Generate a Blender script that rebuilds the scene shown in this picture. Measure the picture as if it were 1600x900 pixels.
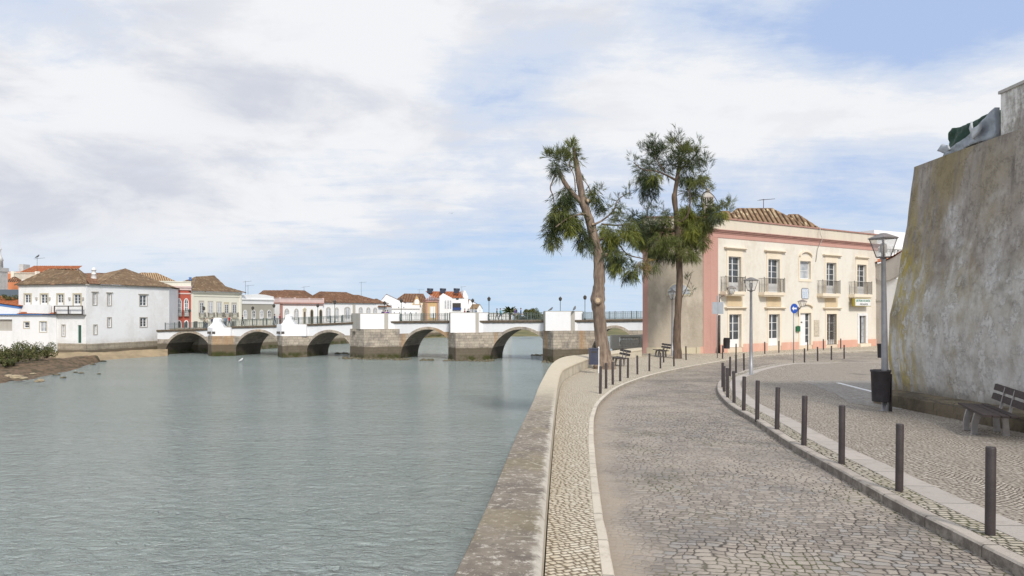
import bpy, bmesh, math, random
from mathutils import Vector, Matrix, noise as mnoise
R = math.radians
for o in list(bpy.data.objects): bpy.data.objects.remove(o)
scene = bpy.context.scene
COL = scene.collection
# ------------------------------------------------------------------ camera, sky, sun, exposure
FPX, CX, HY, ZC = 1100.0, 800.0, 487.0, 6.7       # focal length in px of the 1600 px photo, centre column, horizon row, eye height over the river
cd = bpy.data.cameras.new('camera'); cam = bpy.data.objects.new('camera', cd); COL.objects.link(cam)
cam.location = (0, 0, ZC); cam.rotation_euler = (R(90), 0, 0)
cd.sensor_width = 36; cd.lens = 36*FPX/1600; cd.shift_y = (HY-450)/1600; cd.clip_end = 20000; cd.clip_start = 0.05
scene.camera = cam
scene.render.resolution_x = 1024; scene.render.resolution_y = 576
SUN_AZ = math.atan2(0.28, -0.96)      # measured from +Y towards +X
SUN_EL = R(40)
sd = bpy.data.lights.new('sun', 'SUN'); sd.energy = 2.45; sd.angle = R(9); sd.color = (1.0, 0.95, 0.88)
sun = bpy.data.objects.new('sun', sd); COL.objects.link(sun)
sv = Vector((math.sin(SUN_AZ)*math.cos(SUN_EL), math.cos(SUN_AZ)*math.cos(SUN_EL), math.sin(SUN_EL)))
sun.rotation_euler = sv.to_track_quat('Z', 'Y').to_euler(); sun.location = sv*60
scene.view_settings.view_transform = 'Standard'; scene.view_settings.look = 'None'
scene.view_settings.exposure = 0.34; scene.view_settings.gamma = 1.0; scene.view_settings.use_curve_mapping = False

class NT:
    """small helper to write node trees as expressions"""
    def __init__(s, tree): s.t = tree; s.n = tree.nodes; s.l = tree.links
    def put(s, sock, v):
        if v is None: return
        if isinstance(v, bpy.types.NodeSocket): s.l.new(v, sock)
        elif isinstance(v, (tuple, list)):
            v = tuple(v)
            if len(sock.default_value) == 4 and len(v) == 3: v = v+(1,)
            sock.default_value = v
        else: sock.default_value = v
    def m(s, op, a, b=None, c=None):
        n = s.n.new('ShaderNodeMath'); n.operation = op
        for i, v in enumerate((a, b, c)): s.put(n.inputs[i], v)
        return n.outputs[0]
    def vm(s, op, a, b=None):
        n = s.n.new('ShaderNodeVectorMath'); n.operation = op
        s.put(n.inputs[0], a)
        if op == 'SCALE': s.put(n.inputs[3], b)
        elif b is not None: s.put(n.inputs[1], b)
        return n.outputs['Value'] if op in ('DOT_PRODUCT', 'LENGTH') else n.outputs[0]
    def sep(s, v):
        n = s.n.new('ShaderNodeSeparateXYZ'); s.put(n.inputs[0], v); return n.outputs
    def comb(s, x=0, y=0, z=0):
        n = s.n.new('ShaderNodeCombineXYZ')
        for i, v in enumerate((x, y, z)): s.put(n.inputs[i], v)
        return n.outputs[0]
    def noise(s, vec, scale, detail=4, rough=.55, dist=0, col=False):
        n = s.n.new('ShaderNodeTexNoise'); s.put(n.inputs['Vector'], vec); n.inputs['Scale'].default_value = scale
        n.inputs['Detail'].default_value = detail; n.inputs['Roughness'].default_value = rough; n.inputs['Distortion'].default_value = dist
        return n.outputs['Color' if col else 'Fac']
    def white(s, vec, dims='2D', col=False):
        n = s.n.new('ShaderNodeTexWhiteNoise'); n.noise_dimensions = dims; s.put(n.inputs['W' if dims == '1D' else 'Vector'], vec)
        return n.outputs['Color' if col else 'Value']
    def mix(s, f, a, b, mode='MIX'):
        n = s.n.new('ShaderNodeMix'); n.data_type = 'RGBA'; n.blend_type = mode
        s.put(n.inputs[0], f); s.put(n.inputs[6], a); s.put(n.inputs[7], b); return n.outputs[2]
    def ss(s, v, a, b, lo=0, hi=1):
        n = s.n.new('ShaderNodeMapRange'); n.interpolation_type = 'SMOOTHSTEP'; s.put(n.inputs[0], v)
        n.inputs[1].default_value = a; n.inputs[2].default_value = b; n.inputs[3].default_value = lo; n.inputs[4].default_value = hi
        return n.outputs[0]
    def bump(s, h, strength=.5, dist=.02):
        n = s.n.new('ShaderNodeBump'); s.put(n.inputs['Height'], h); n.inputs['Strength'].default_value = strength; n.inputs['Distance'].default_value = dist
        return n.outputs[0]
    def pos(s): return s.n.new('ShaderNodeNewGeometry').outputs['Position']
    def obj(s): return s.n.new('ShaderNodeTexCoord').outputs['Object']
    def uv(s): return s.n.new('ShaderNodeTexCoord').outputs['UV']

w = bpy.data.worlds.new('World'); scene.world = w; w.use_nodes = True
nt = NT(w.node_tree)
bg = nt.n['Background']; bg.inputs[1].default_value = 0.1
sk = nt.n.new('ShaderNodeTexSky'); sk.sky_type = 'NISHITA'; sk.sun_disc = False
sk.sun_elevation = SUN_EL; sk.sun_rotation = SUN_AZ; sk.air_density = 1.0; sk.dust_density = .6; sk.ozone_density = 1.5
d = nt.vm('NORMALIZE', nt.n.new('ShaderNodeTexCoord').outputs['Generated'])
dx, dy, dz = nt.sep(d)
zc = nt.m('ADD', nt.m('MAXIMUM', dz, 0.0), 0.10)
P = nt.comb(nt.m('DIVIDE', dx, zc), nt.m('DIVIDE', dy, zc), 0)
def dirv(px, py):
    return Vector(((px-CX)/FPX, 1, (HY-py)/FPX)).normalized()
def blob(px, py, wdeg, sx=1.0):
    c = dirv(px, py)
    diff = nt.vm('SUBTRACT', d, tuple(c)); diff = nt.vm('MULTIPLY', diff, (1/sx, 1/sx, 1.0))
    l = nt.vm('LENGTH', diff)
    return nt.ss(l, 0.0, math.sin(R(wdeg)), 1, 0)
n_big = nt.noise(P, .9, 10, .62, .5)
n_str = nt.noise(nt.vm('MULTIPLY', P, (1.0, 2.6, 1)), 1.3, 10, .66, .4)
n_puff = nt.noise(nt.vm('MULTIPLY', d, (1, 1, 2.0)), 5.5, 12, .62, .35)
n_fine = nt.noise(nt.vm('MULTIPLY', d, (1, 1, 2.8)), 14, 8, .65, .3)
cov = nt.m('ADD', nt.m('MULTIPLY', n_big, .35), nt.m('ADD', nt.m('MULTIPLY', n_str, .4), nt.m('ADD', nt.m('MULTIPLY', n_puff, .45), nt.m('MULTIPLY', n_fine, .2))))
cov = nt.m('SUBTRACT', cov, .085)
def addb(v, b, k): return nt.m('ADD', v, nt.m('MULTIPLY', b, k))
for (px, py, wd, sx, k) in [(90, 150, 16, 2, .16), (520, 110, 12, 1.8, .16), (1300, 180, 9, 3.4, .13), (1000, 170, 8, 2, .06), (200, 330, 10, 2.5, .05),
                            (1450, 22, 5, 3.0, -.22), (1330, 55, 4, 2.5, -.14), (1560, 60, 6, 2, -.12), (770, 125, 4.5, 2.2, -.18), (900, 110, 4, 2.6, -.08), (480, 250, 4, 2.6, -.12), (1110, 25, 4, 2, -.12),
                            (1230, 305, 6, 3.4, -.16), (1350, 290, 5, 3, -.08), (60, 8, 5, 2.4, -.16), (910, 440, 8, 3, -.10), (820, 230, 4, 3, -.08), (800, 400, 6, 3, -.08)]:
    cov = addb(cov, blob(px, py, wd, sx), k)
veil = nt.ss(cov, .36, .56)
puff = nt.ss(cov, .52, .72)
# darker undersides of the thick clouds
gn = nt.noise(nt.vm('MULTIPLY', d, (1, 1, 2.6)), 5.0, 10, .6, .3)
gr = nt.m('MULTIPLY', nt.ss(gn, .36, .66), .75)
for (px, py, wd, sx, k) in [(60, 200, 9, 2.2, .22), (440, 137, 4, 2.6, .75), (300, 150, 5, 2.4, .25), (250, 60, 6, 2, .15), (100, 340, 5, 3, .35), (10, 60, 6, 1.5, .3), (230, 290, 5, 3, .2), (600, 15, 4, 2.4, .35),
                            (520, 65, 6, 2.4, -.55), (110, 105, 6, 2.0, -.45), (640, 60, 5, 2, -.35), (1250, 200, 9, 3, -.3), (1000, 200, 9, 2, -.2)]:
    gr = addb(gr, blob(px, py, wd, sx), k)
gr = nt.ss(gr, 0.05, 1.15)
low = nt.ss(dz, .0, .17, 1, 0)
skyc = nt.mix(.8, sk.outputs[0], (3.1, 4.3, 6.9))
skyc = nt.mix(nt.m('MULTIPLY', low, .85), skyc, (3.9, 5.5, 7.2))
vc = nt.mix(low, (5.2, 5.8, 6.9), (4.9, 5.9, 7.1))
col = nt.mix(nt.m('ADD', .26, nt.m('MULTIPLY', veil, .74)), skyc, vc)
cc = nt.mix(gr, (7.2, 7.25, 7.4), (5.1, 5.3, 5.9))
col = nt.mix(nt.m('MULTIPLY', puff, nt.ss(dz, .02, .12, .25, .95)), col, cc)
nt.l.new(col, bg.inputs[0])

# ------------------------------------------------------------------ ground shape and photo-to-place helpers
def drop(Y):                                    # how far the pavement lies under the eye at distance Y
    if Y <= 31: return 2.05+.0275*max(Y, -12)
    if Y >= 50: return 3.16
    t = (Y-31)/19.0
    return 2.9025+.0275*19*(t-t*t*.5)
def GZ(Y): return ZC-drop(Y)
def gp(px, py, h=0.0):                          # the point of the pavement seen at a pixel (h above the pavement)
    r = (py-HY)/FPX; Y = 20.0
    for _ in range(60): Y = .5*Y+.5*(drop(Y)-h)/r
    return Vector(((px-CX)/FPX*Y, Y, GZ(Y)+h))
def at(px, py, Y): return Vector(((px-CX)/FPX*Y, Y, ZC+(HY-py)/FPX*Y))
def wp(px, py, z=0.0):                          # the point at height z seen at a pixel below the horizon
    Y = (ZC-z)*FPX/(py-HY); return Vector(((px-CX)/FPX*Y, Y, z))

# ------------------------------------------------------------------ mesh builder
class MB:
    def __init__(s): s.v = []; s.f = []; s.sm = []; s.mi = []; s.uv = None
    def face(s, pts, smooth=False, mi=0):
        b = len(s.v); s.v += [Vector(p) for p in pts]; s.f.append(list(range(b, b+len(pts)))); s.sm.append(smooth); s.mi.append(mi)
    def grid(s, rows, smooth=True, closed=False, mi=0, cap=False):
        b = len(s.v); n = len(rows[0])
        for r in rows: s.v += [Vector(p) for p in r]
        for i in range(len(rows)-1):
            for j in range(n if closed else n-1):
                k = (j+1) % n
                s.f.append([b+i*n+j, b+i*n+k, b+(i+1)*n+k, b+(i+1)*n+j]); s.sm.append(smooth); s.mi.append(mi)
        if cap:
            s.f.append([b+j for j in range(n)][::-1]); s.sm.append(False); s.mi.append(mi)
            s.f.append([b+(len(rows)-1)*n+j for j in range(n)]); s.sm.append(False); s.mi.append(mi)
    def hexa(s, q, mi=0):                       # eight corners: bottom ring then top ring
        b = len(s.v); s.v += [Vector(p) for p in q]
        for f in ((3, 2, 1, 0), (4, 5, 6, 7), (0, 1, 5, 4), (1, 2, 6, 5), (2, 3, 7, 6), (3, 0, 4, 7)):
            s.f.append([b+i for i in f]); s.sm.append(False); s.mi.append(mi)
    def box(s, x0, x1, y0, y1, z0, z1, F=None, mi=0):
        q = [(x, y, z) for z in (z0, z1) for x, y in ((x0, y0), (x1, y0), (x1, y1), (x0, y1))]
        if F: q = [F(*p) for p in q]
        s.hexa(q, mi)
    def prism(s, poly, z0, z1, F=None, mi=0, cap=True):   # plan polygon raised; z0/z1 numbers or functions
        f0 = z0 if callable(z0) else (lambda x, y: z0); f1 = z1 if callable(z1) else (lambda x, y: z1)
        T = F if F else (lambda x, y, z: Vector((x, y, z)))
        n = len(poly)
        lo = [T(x, y, f0(x, y)) for x, y in poly]; hi = [T(x, y, f1(x, y)) for x, y in poly]
        for i in range(n):
            j = (i+1) % n; s.face([lo[i], lo[j], hi[j], hi[i]], mi=mi)
        if cap: s.face(hi, mi=mi); s.face(lo[::-1], mi=mi)
    def slab(s, F, outline, y0, y1, mi=0):      # outline in the facade plane (x,z), thickness from y0 to y1 (outwards)
        a = [F(x, y0, z) for x, z in outline]; b = [F(x, y1, z) for x, z in outline]; n = len(outline)
        for i in range(n):
            j = (i+1) % n; s.face([a[i], a[j], b[j], b[i]], mi=mi)
        s.face(b, mi=mi); s.face(a[::-1], mi=mi)
    def tube(s, pts, rad, n=8, mi=0, cap=True, smooth=True, jit=0, rng=None):
        pts = [Vector(p) for p in pts]; rows = []
        if not isinstance(rad, (list, tuple)): rad = [rad]*len(pts)
        ref = None
        for i, p in enumerate(pts):
            t = (pts[min(i+1, len(pts)-1)]-pts[max(i-1, 0)]).normalized()
            if ref is None:
                ref = t.cross(Vector((0, 0, 1)))
                if ref.length < .1: ref = t.cross(Vector((0, 1, 0)))
            a = (ref-t*ref.dot(t)).normalized(); ref = a; b = t.cross(a)
            row = []
            for k in range(n):
                an = 2*math.pi*k/n; r = rad[i]
                if jit: r *= 1+jit*(mnoise.noise(Vector((math.cos(an)*1.3, math.sin(an)*1.3, i*.35)))+.6*mnoise.noise(Vector((k*1.7, i*.18, 4))))
                row.append(p+a*math.cos(an)*r+b*math.sin(an)*r)
            rows.append(row)
        s.grid(rows, smooth, True, mi, cap)
    def lathe(s, prof, c=(0, 0, 0), n=12, mi=0, smooth=True):
        c = Vector(c); s.grid([[c+Vector((r*math.cos(2*math.pi*k/n), r*math.sin(2*math.pi*k/n), z)) for k in range(n)] for r, z in prof], smooth, True, mi, True)
    def build(s, name, mats, parent=None, **kw):
        me = bpy.data.meshes.new(name)
        off = parent_loc(parent)
        me.from_pydata([tuple(v-off) for v in s.v], [], s.f)
        me.polygons.foreach_set('use_smooth', s.sm); me.polygons.foreach_set('material_index', s.mi)
        for m_ in (mats if isinstance(mats, (list, tuple)) else [mats]): me.materials.append(m_)
        if s.uv:
            ul = me.uv_layers.new(name='UVMap')
            for lp in me.loops: ul.data[lp.index].uv = s.uv(s.v[lp.vertex_index])
        me.update()
        o = bpy.data.objects.new(name, me); COL.objects.link(o)
        if parent: o.parent = parent
        for k, v in kw.items(): o[k] = v
        return o
def parent_loc(p):
    v = Vector((0, 0, 0))
    while p is not None: v += Vector(p.location); p = p.parent
    return v
def thing(name, label, cat, loc=(0, 0, 0), group=None):
    o = bpy.data.objects.new(name, None); COL.objects.link(o); o.location = loc; o.empty_display_size = .2
    o['label'] = label; o['category'] = cat
    if group: o['group'] = group
    return o
def tag(o, label, cat, group=None):
    o['label'] = label; o['category'] = cat
    if group: o['group'] = group
    return o
def copy_tree(o, parent=None):
    c = o.copy(); COL.objects.link(c)
    if parent is not None: c.parent = parent
    for ch in [x for x in scene.objects if x.parent == o]: copy_tree(ch, c)
    return c
class Frame:
    """vertical plane from P0 to P1: local x along it, y outwards (towards the viewer's side), z = world height"""
    def __init__(s, P0, P1):
        s.o = Vector((P0[0], P0[1], 0)); d_ = Vector((P1[0]-P0[0], P1[1]-P0[1], 0)); s.L = d_.length; s.u = d_.normalized(); s.n = Vector((s.u.y, -s.u.x, 0))
    def __call__(s, x, y, z): return s.o+s.u*x+s.n*y+Vector((0, 0, z))
    def s(s_, px, off=0.0):
        k = (px-CX)/FPX; o = s_.o+s_.n*off
        return (k*o.y-o.x)/(s_.u.x-k*s_.u.y)
    def z(s, px, py, off=0.0):
        p = s(s.s(px, off), off, 0); return ZC+(HY-py)/FPX*p.y
    def base(s, z): return (s.o.x, s.o.y, z)

# ------------------------------------------------------------------ materials
MATS = {}
def newmat(name):
    m_ = bpy.data.materials.new(name); m_.use_nodes = True; t = NT(m_.node_tree); return m_, t, t.n['Principled BSDF']
def plain(name, c1, c2=None, scale=3.0, rough=.7, bump=.0, bscale=30, metal=0, stretch=(1, 1, 1), spec=.4, local=False, lo=.35, hi=.65):
    m_, t, b = newmat(name)
    p = t.obj() if local else t.pos()
    p = t.vm('MULTIPLY', p, stretch)
    if c2: t.put(b.inputs['Base Color'], t.mix(t.ss(t.noise(p, scale, 6, .6), lo, hi), c1, c2))
    else: t.put(b.inputs['Base Color'], c1)
    b.inputs['Roughness'].default_value = rough; b.inputs['Metallic'].default_value = metal; b.inputs['Specular IOR Level'].default_value = spec
    if bump: t.put(b.inputs['Normal'], t.bump(t.noise(p, bscale, 5, .6), bump, .02))
    MATS[name] = m_; return m_
def plaster(name, base, stain, amount=.5, stretch=(1, 1, .25), scale=.6, low=None, lowz=0, lowh=1.0, bump=.25, third=None, rough=.85):
    """rendered wall with blotchy stains, optionally a dirt band near its foot"""
    m_, t, b = newmat(name); p = t.pos()
    s1 = t.noise(t.vm('MULTIPLY', p, stretch), scale, 8, .62, .3); s2 = t.noise(p, scale*7, 5, .65)
    f = t.m('MULTIPLY', t.ss(t.m('ADD', t.m('MULTIPLY', s1, .75), t.m('MULTIPLY', s2, .25)), .46, .64), amount)
    c = t.mix(f, base, stain)
    if third: c = t.mix(t.m('MULTIPLY', t.ss(t.noise(t.vm('ADD', t.vm('MULTIPLY', p, stretch), (7, 3, 1)), scale*1.6, 7, .6), .5, .68), amount), c, third)
    if low:
        z = t.m('ADD', t.sep(p)[2], t.m('MULTIPLY', t.noise(p, 1.3, 6, .7), 1.2*lowh))
        c = t.mix(t.ss(z, lowz+.45*lowh, lowz+1.5*lowh, 1, 0), c, low)
    c = t.mix(.12, c, t.noise(p, 14, 4, .6, 0, True), 'OVERLAY')
    t.put(b.inputs['Base Color'], c); b.inputs['Roughness'].default_value = rough; b.inputs['Specular IOR Level'].default_value = .2
    t.put(b.inputs['Normal'], t.bump(t.noise(p, 9, 8, .65), bump, .03))
    MATS[name] = m_; return m_
def cobble(name, sw, sh, cols, joint, jw=.010, rot=0.0, warp=.03, bump=.6, big=None, dust=None, moss=None, wear=.0, rough=.6, fan=False, stain=None):
    """setts: rows with random offset, warped; colour per stone"""
    m_, t, b = newmat(name); uv = t.uv(); p = t.pos()
    n1 = t.vm('SUBTRACT', t.noise(uv, 1.1, 3, .5, 0, True), (.5, .5, .5)); n2 = t.vm('SUBTRACT', t.noise(uv, 7, 2, .5, 0, True), (.5, .5, .5))
    q = t.vm('ADD', uv, t.vm('ADD', t.vm('SCALE', n1, warp*7), t.vm('SCALE', n2, warp*1.3)))
    u, v, _ = t.sep(q)
    if fan:
        v = t.m('ADD', v, t.m('MULTIPLY', t.m('ABSOLUTE', t.m('SINE', t.m('MULTIPLY', u, 1.9))), .35))
    if rot:
        c_, s_ = math.cos(rot), math.sin(rot)
        u, v = t.m('ADD', t.m('MULTIPLY', u, c_), t.m('MULTIPLY', v, s_)), t.m('SUBTRACT', t.m('MULTIPLY', v, c_), t.m('MULTIPLY', u, s_))
    vv = t.m('DIVIDE', v, sh); row = t.m('FLOOR', vv); fv = t.m('FRACT', vv)
    uu = t.m('ADD', t.m('DIVIDE', u, sw), t.m('MULTIPLY', t.white(row, '1D'), 3.0))
    uu = t.m('ADD', uu, t.m('MULTIPLY', t.m('SINE', t.m('ADD', t.m('MULTIPLY', uu, 1.7), t.m('MULTIPLY', row, 2.3))), .22))
    colm = t.m('FLOOR', uu); fu = t.m('FRACT', uu)
    cid = t.comb(colm, row, 0); rnd = t.white(cid, '2D'); rnd2 = t.white(t.vm('ADD', cid, (31.7, 11.3, 0)), '2D')
    eu = t.m('MULTIPLY', t.m('MINIMUM', fu, t.m('SUBTRACT', 1, fu)), sw); ev = t.m('MULTIPLY', t.m('MINIMUM', fv, t.m('SUBTRACT', 1, fv)), sh)
    # tilt of single edges, so joints are wedge shaped
    eu = t.m('ADD', eu, t.m('MULTIPLY', t.m('SUBTRACT', rnd2, .5), .006))
    e = t.m('SMOOTH_MIN', eu, ev, .02); e = t.m('ADD', e, t.m('MULTIPLY', t.m('SUBTRACT', t.noise(p, 28, 3, .6), .5), .022))
    stone = t.ss(e, jw*.25, jw*1.25)
    c = t.mix(t.ss(rnd, 0, 1), cols[0], cols[1]); c = t.mix(t.ss(rnd2, .72, 1.0), c, cols[2])
    c = t.mix(.35, c, t.mix(t.noise(p, 45, 5, .7), (.25, .25, .25), (.75, .75, .75)), 'OVERLAY')
    if big: c = t.mix(t.m('MULTIPLY', t.ss(t.noise(p, .33, 6, .6, .3), .42, .62), big[1]), c, big[0])
    if stain: c = t.mix(t.m('MULTIPLY', t.ss(t.noise(t.vm('ADD', p, (9, 4, 0)), .45, 8, .7, .2), .47, .66), stain[1]), c, stain[0])
    jc = t.mix(t.ss(t.noise(t.vm('ADD', p, (2, 7, 0)), .55, 8, .7, .3), .42, .60, 0, .6), joint, tuple(x*.8 for x in cols[0])) if stain else joint
    if moss: jc = t.mix(t.ss(t.noise(p, .7, 5, .6), .50, .66), jc, moss)
    c = t.mix(stone, jc, c)
    h = t.m('ADD', t.m('MULTIPLY', t.ss(e, -.004, jw*2.6), 1.0), t.m('ADD', t.m('MULTIPLY', rnd, .35), t.m('MULTIPLY', t.noise(p, 30, 4, .6), .25)))
    if dust:      # sand blown along one edge of the road (u = distance from the kerb)
        u0 = t.sep(uv)[0]; v0 = t.sep(uv)[1]
        lim = t.m('ADD', u0, t.m('MULTIPLY', t.m('SUBTRACT', t.noise(uv, .55, 6, .65), .5), 1.7))
        lim = t.m('ADD', lim, t.m('MULTIPLY', stone, .22))
        dm = t.m('MULTIPLY', t.m('MULTIPLY', t.ss(v0, 24, 40, 1, .3), 1.0), 1.0); dm = t.m('MULTIPLY', dm, t.ss(lim, dust[1]-.35, dust[1]+.15, dust[2], 0))
        gr_ = t.mix(t.noise(p, 60, 4, .8), tuple(x*.72 for x in dust[0]), tuple(x*1.2 for x in dust[0]))
        c = t.mix(dm, c, gr_); h = t.m('MULTIPLY', h, t.m('SUBTRACT', 1, t.m('MULTIPLY', dm, .9)))
    t.put(b.inputs['Base Color'], c)
    t.put(b.inputs['Roughness'], t.m('ADD', rough-.1, t.m('MULTIPLY', rnd, .25))); b.inputs['Specular IOR Level'].default_value = .35
    t.put(b.inputs['Normal'], t.bump(h, bump, .016))
    MATS[name] = m_; return m_

cobble('road_setts', .108, .098, ((.385, .335, .28), (.24, .205, .175), (.31, .29, .27)), (.06, .048, .038), .0095, rot=-.16, warp=.06, bump=.6, stain=((.11, .10, .10), .5),
       big=((.47, .40, .325), .68), dust=((.40, .33, .255), .60, .82), moss=(.085, .085, .03), rough=.55)
cobble('pavement_setts', .075, .07, ((.68, .60, .48), (.57, .50, .39), (.74, .68, .57)), (.19, .15, .10), .011, rot=.5, warp=.03, bump=.7, big=((.62, .55, .43), .35), rough=.75)
cobble('plaza_setts', .080, .070, ((.48, .425, .355), (.37, .325, .275), (.54, .49, .42)), (.12, .095, .07), .011, rot=.25, warp=.035, bump=.8, big=((.46, .41, .35), .35), fan=True, rough=.75)
cobble('row_setts', .12, .085, ((.50, .45, .36), (.40, .35, .28), (.55, .50, .42)), (.05, .045, .025), .014, warp=.012, bump=.9, moss=(.08, .08, .03), rough=.75)
cobble('parking_setts', .11, .11, ((.38, .35, .31), (.32, .29, .26), (.42, .40, .37)), (.17, .14, .11), .011, rot=.8, warp=.03, bump=.6, rough=.75)

def stonemat(name, c1, c2, c3, sw=.6, sh=.35, joint=(.12, .1, .075), jw=.012, wet=None, wetz=0, rust=None, bump=.5, algae=None):
    """coursed stone on any upright wall: course by height, joints by distance along the wall; wet = tide band colour"""
    m_, t, b = newmat(name); p = t.pos(); x, y, z = t.sep(p)
    g = t.n.new('ShaderNodeNewGeometry'); nx, ny, nz = t.sep(g.outputs['True Normal'])
    along = t.m('ADD', t.m('MULTIPLY', x, t.m('MULTIPLY', ny, -1)), t.m('MULTIPLY', y, nx))
    wv = t.vm('SUBTRACT', t.noise(p, 1.5, 3, .5, 0, True), (.5, .5, .5)); wx, wy, wz = t.sep(wv)
    vv = t.m('DIVIDE', t.m('ADD', z, t.m('MULTIPLY', wz, .12)), sh); row = t.m('FLOOR', vv); fv = t.m('FRACT', vv)
    uu = t.m('ADD', t.m('DIVIDE', t.m('ADD', along, t.m('MULTIPLY', wx, .15)), sw), t.m('MULTIPLY', t.white(row, '1D'), 5.0))
    fu = t.m('FRACT', uu); cid = t.comb(t.m('FLOOR', uu), row, 0); rnd = t.white(cid, '2D')
    e = t.m('MINIMUM', t.m('MULTIPLY', t.m('MINIMUM', fu, t.m('SUBTRACT', 1, fu)), sw), t.m('MULTIPLY', t.m('MINIMUM', fv, t.m('SUBTRACT', 1, fv)), sh))
    st = t.ss(e, jw*.3, jw*1.5)
    c = t.mix(rnd, c1, c2); c = t.mix(t.ss(t.noise(p, .9, 7, .65), .45, .68), c, c3)
    c = t.mix(.45, c, t.mix(t.noise(p, 6, 6, .7), (.2, .2, .2), (.8, .8, .8)), 'OVERLAY')
    c = t.mix(st, joint, c)
    if rust: c = t.mix(t.m('MULTIPLY', t.ss(t.noise(t.vm('MULTIPLY', p, (1, 1, .12)), .35, 4, .5), .56, .66), .6), c, rust)
    if wet:
        zz = t.m('ADD', z, t.m('MULTIPLY', t.m('SUBTRACT', t.noise(p, 1.2, 5, .7), .5), .35))
        c = t.mix(t.ss(zz, wetz-.08, wetz+.12, .85, 0), c, wet)
        if algae: c = t.mix(t.m('MULTIPLY', t.ss(zz, .45, .95, 1, 0), t.ss(t.noise(p, .8, 5, .7), .38, .6)), c, algae)
    t.put(b.inputs['Base Color'], c); b.inputs['Roughness'].default_value = .85; b.inputs['Specular IOR Level'].default_value = .25
    t.put(b.inputs['Normal'], t.bump(t.m('ADD', t.m('MULTIPLY', st, .6), t.noise(p, 7, 7, .7)), bump, .05))
    MATS[name] = m_; return m_
stonemat('bridge_stone', (.52, .45, .36), (.38, .33, .27), (.26, .23, .2), .7, .38, wet=(.11, .088, .06), wetz=1.75, rust=(.42, .24, .1), algae=(.055, .06, .018))
stonemat('vault_stone', (.40, .34, .27), (.30, .25, .2), (.22, .19, .16), .6, .3, wet=(.075, .06, .045), wetz=1.75, algae=(.05, .055, .018))
stonemat('quay_stone', (.44, .38, .29), (.37, .32, .25), (.3, .26, .2), .9, .45, wet=(.14, .11, .075), wetz=1.2, algae=(.06, .07, .02))
stonemat('ledge_stone', (.22, .18, .12), (.16, .13, .09), (.09, .075, .05), .8, .5, bump=.8)

def kerbmat(name, c1, c2, jl=1.0, dark=(.16, .14, .12)):
    m_, t, b = newmat(name); uv = t.uv(); p = t.pos(); v = t.sep(uv)[1]
    vv = t.m('DIVIDE', v, jl); fr = t.m('FRACT', vv); e = t.m('MULTIPLY', t.m('MINIMUM', fr, t.m('SUBTRACT', 1, fr)), jl)
    st = t.ss(e, .004, .016); rnd = t.white(t.m('FLOOR', vv), '1D')
    c = t.mix(rnd, c1, c2); c = t.mix(t.ss(t.noise(p, 3.5, 7, .7), .48, .7), c, dark)
    c = t.mix(.3, c, t.mix(t.noise(p, 40, 4, .7), (.2, .2, .2), (.8, .8, .8)), 'OVERLAY')
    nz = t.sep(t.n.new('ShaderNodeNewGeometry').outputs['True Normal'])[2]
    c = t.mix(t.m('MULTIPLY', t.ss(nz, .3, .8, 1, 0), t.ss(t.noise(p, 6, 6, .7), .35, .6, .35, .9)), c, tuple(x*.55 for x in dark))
    c = t.mix(st, tuple(x*.5 for x in dark), c)
    t.put(b.inputs['Base Color'], c); b.inputs['Roughness'].default_value = .8
    t.put(b.inputs['Normal'], t.bump(t.m('ADD', t.m('MULTIPLY', st, .8), t.m('ADD', t.noise(p, 18, 6, .7), t.noise(p, 3, 4, .6))), .5, .02))
    MATS[name] = m_; return m_
kerbmat('kerb_limestone', (.66, .59, .49), (.59, .53, .44), 1.0, (.47, .41, .33))
kerbmat('kerb_granite', (.48, .43, .37), (.40, .355, .31), 1.05, (.25, .215, .18))
kerbmat('slab_strip', (.47, .42, .375), (.43, .39, .35), .95, (.37, .33, .29))

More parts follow.
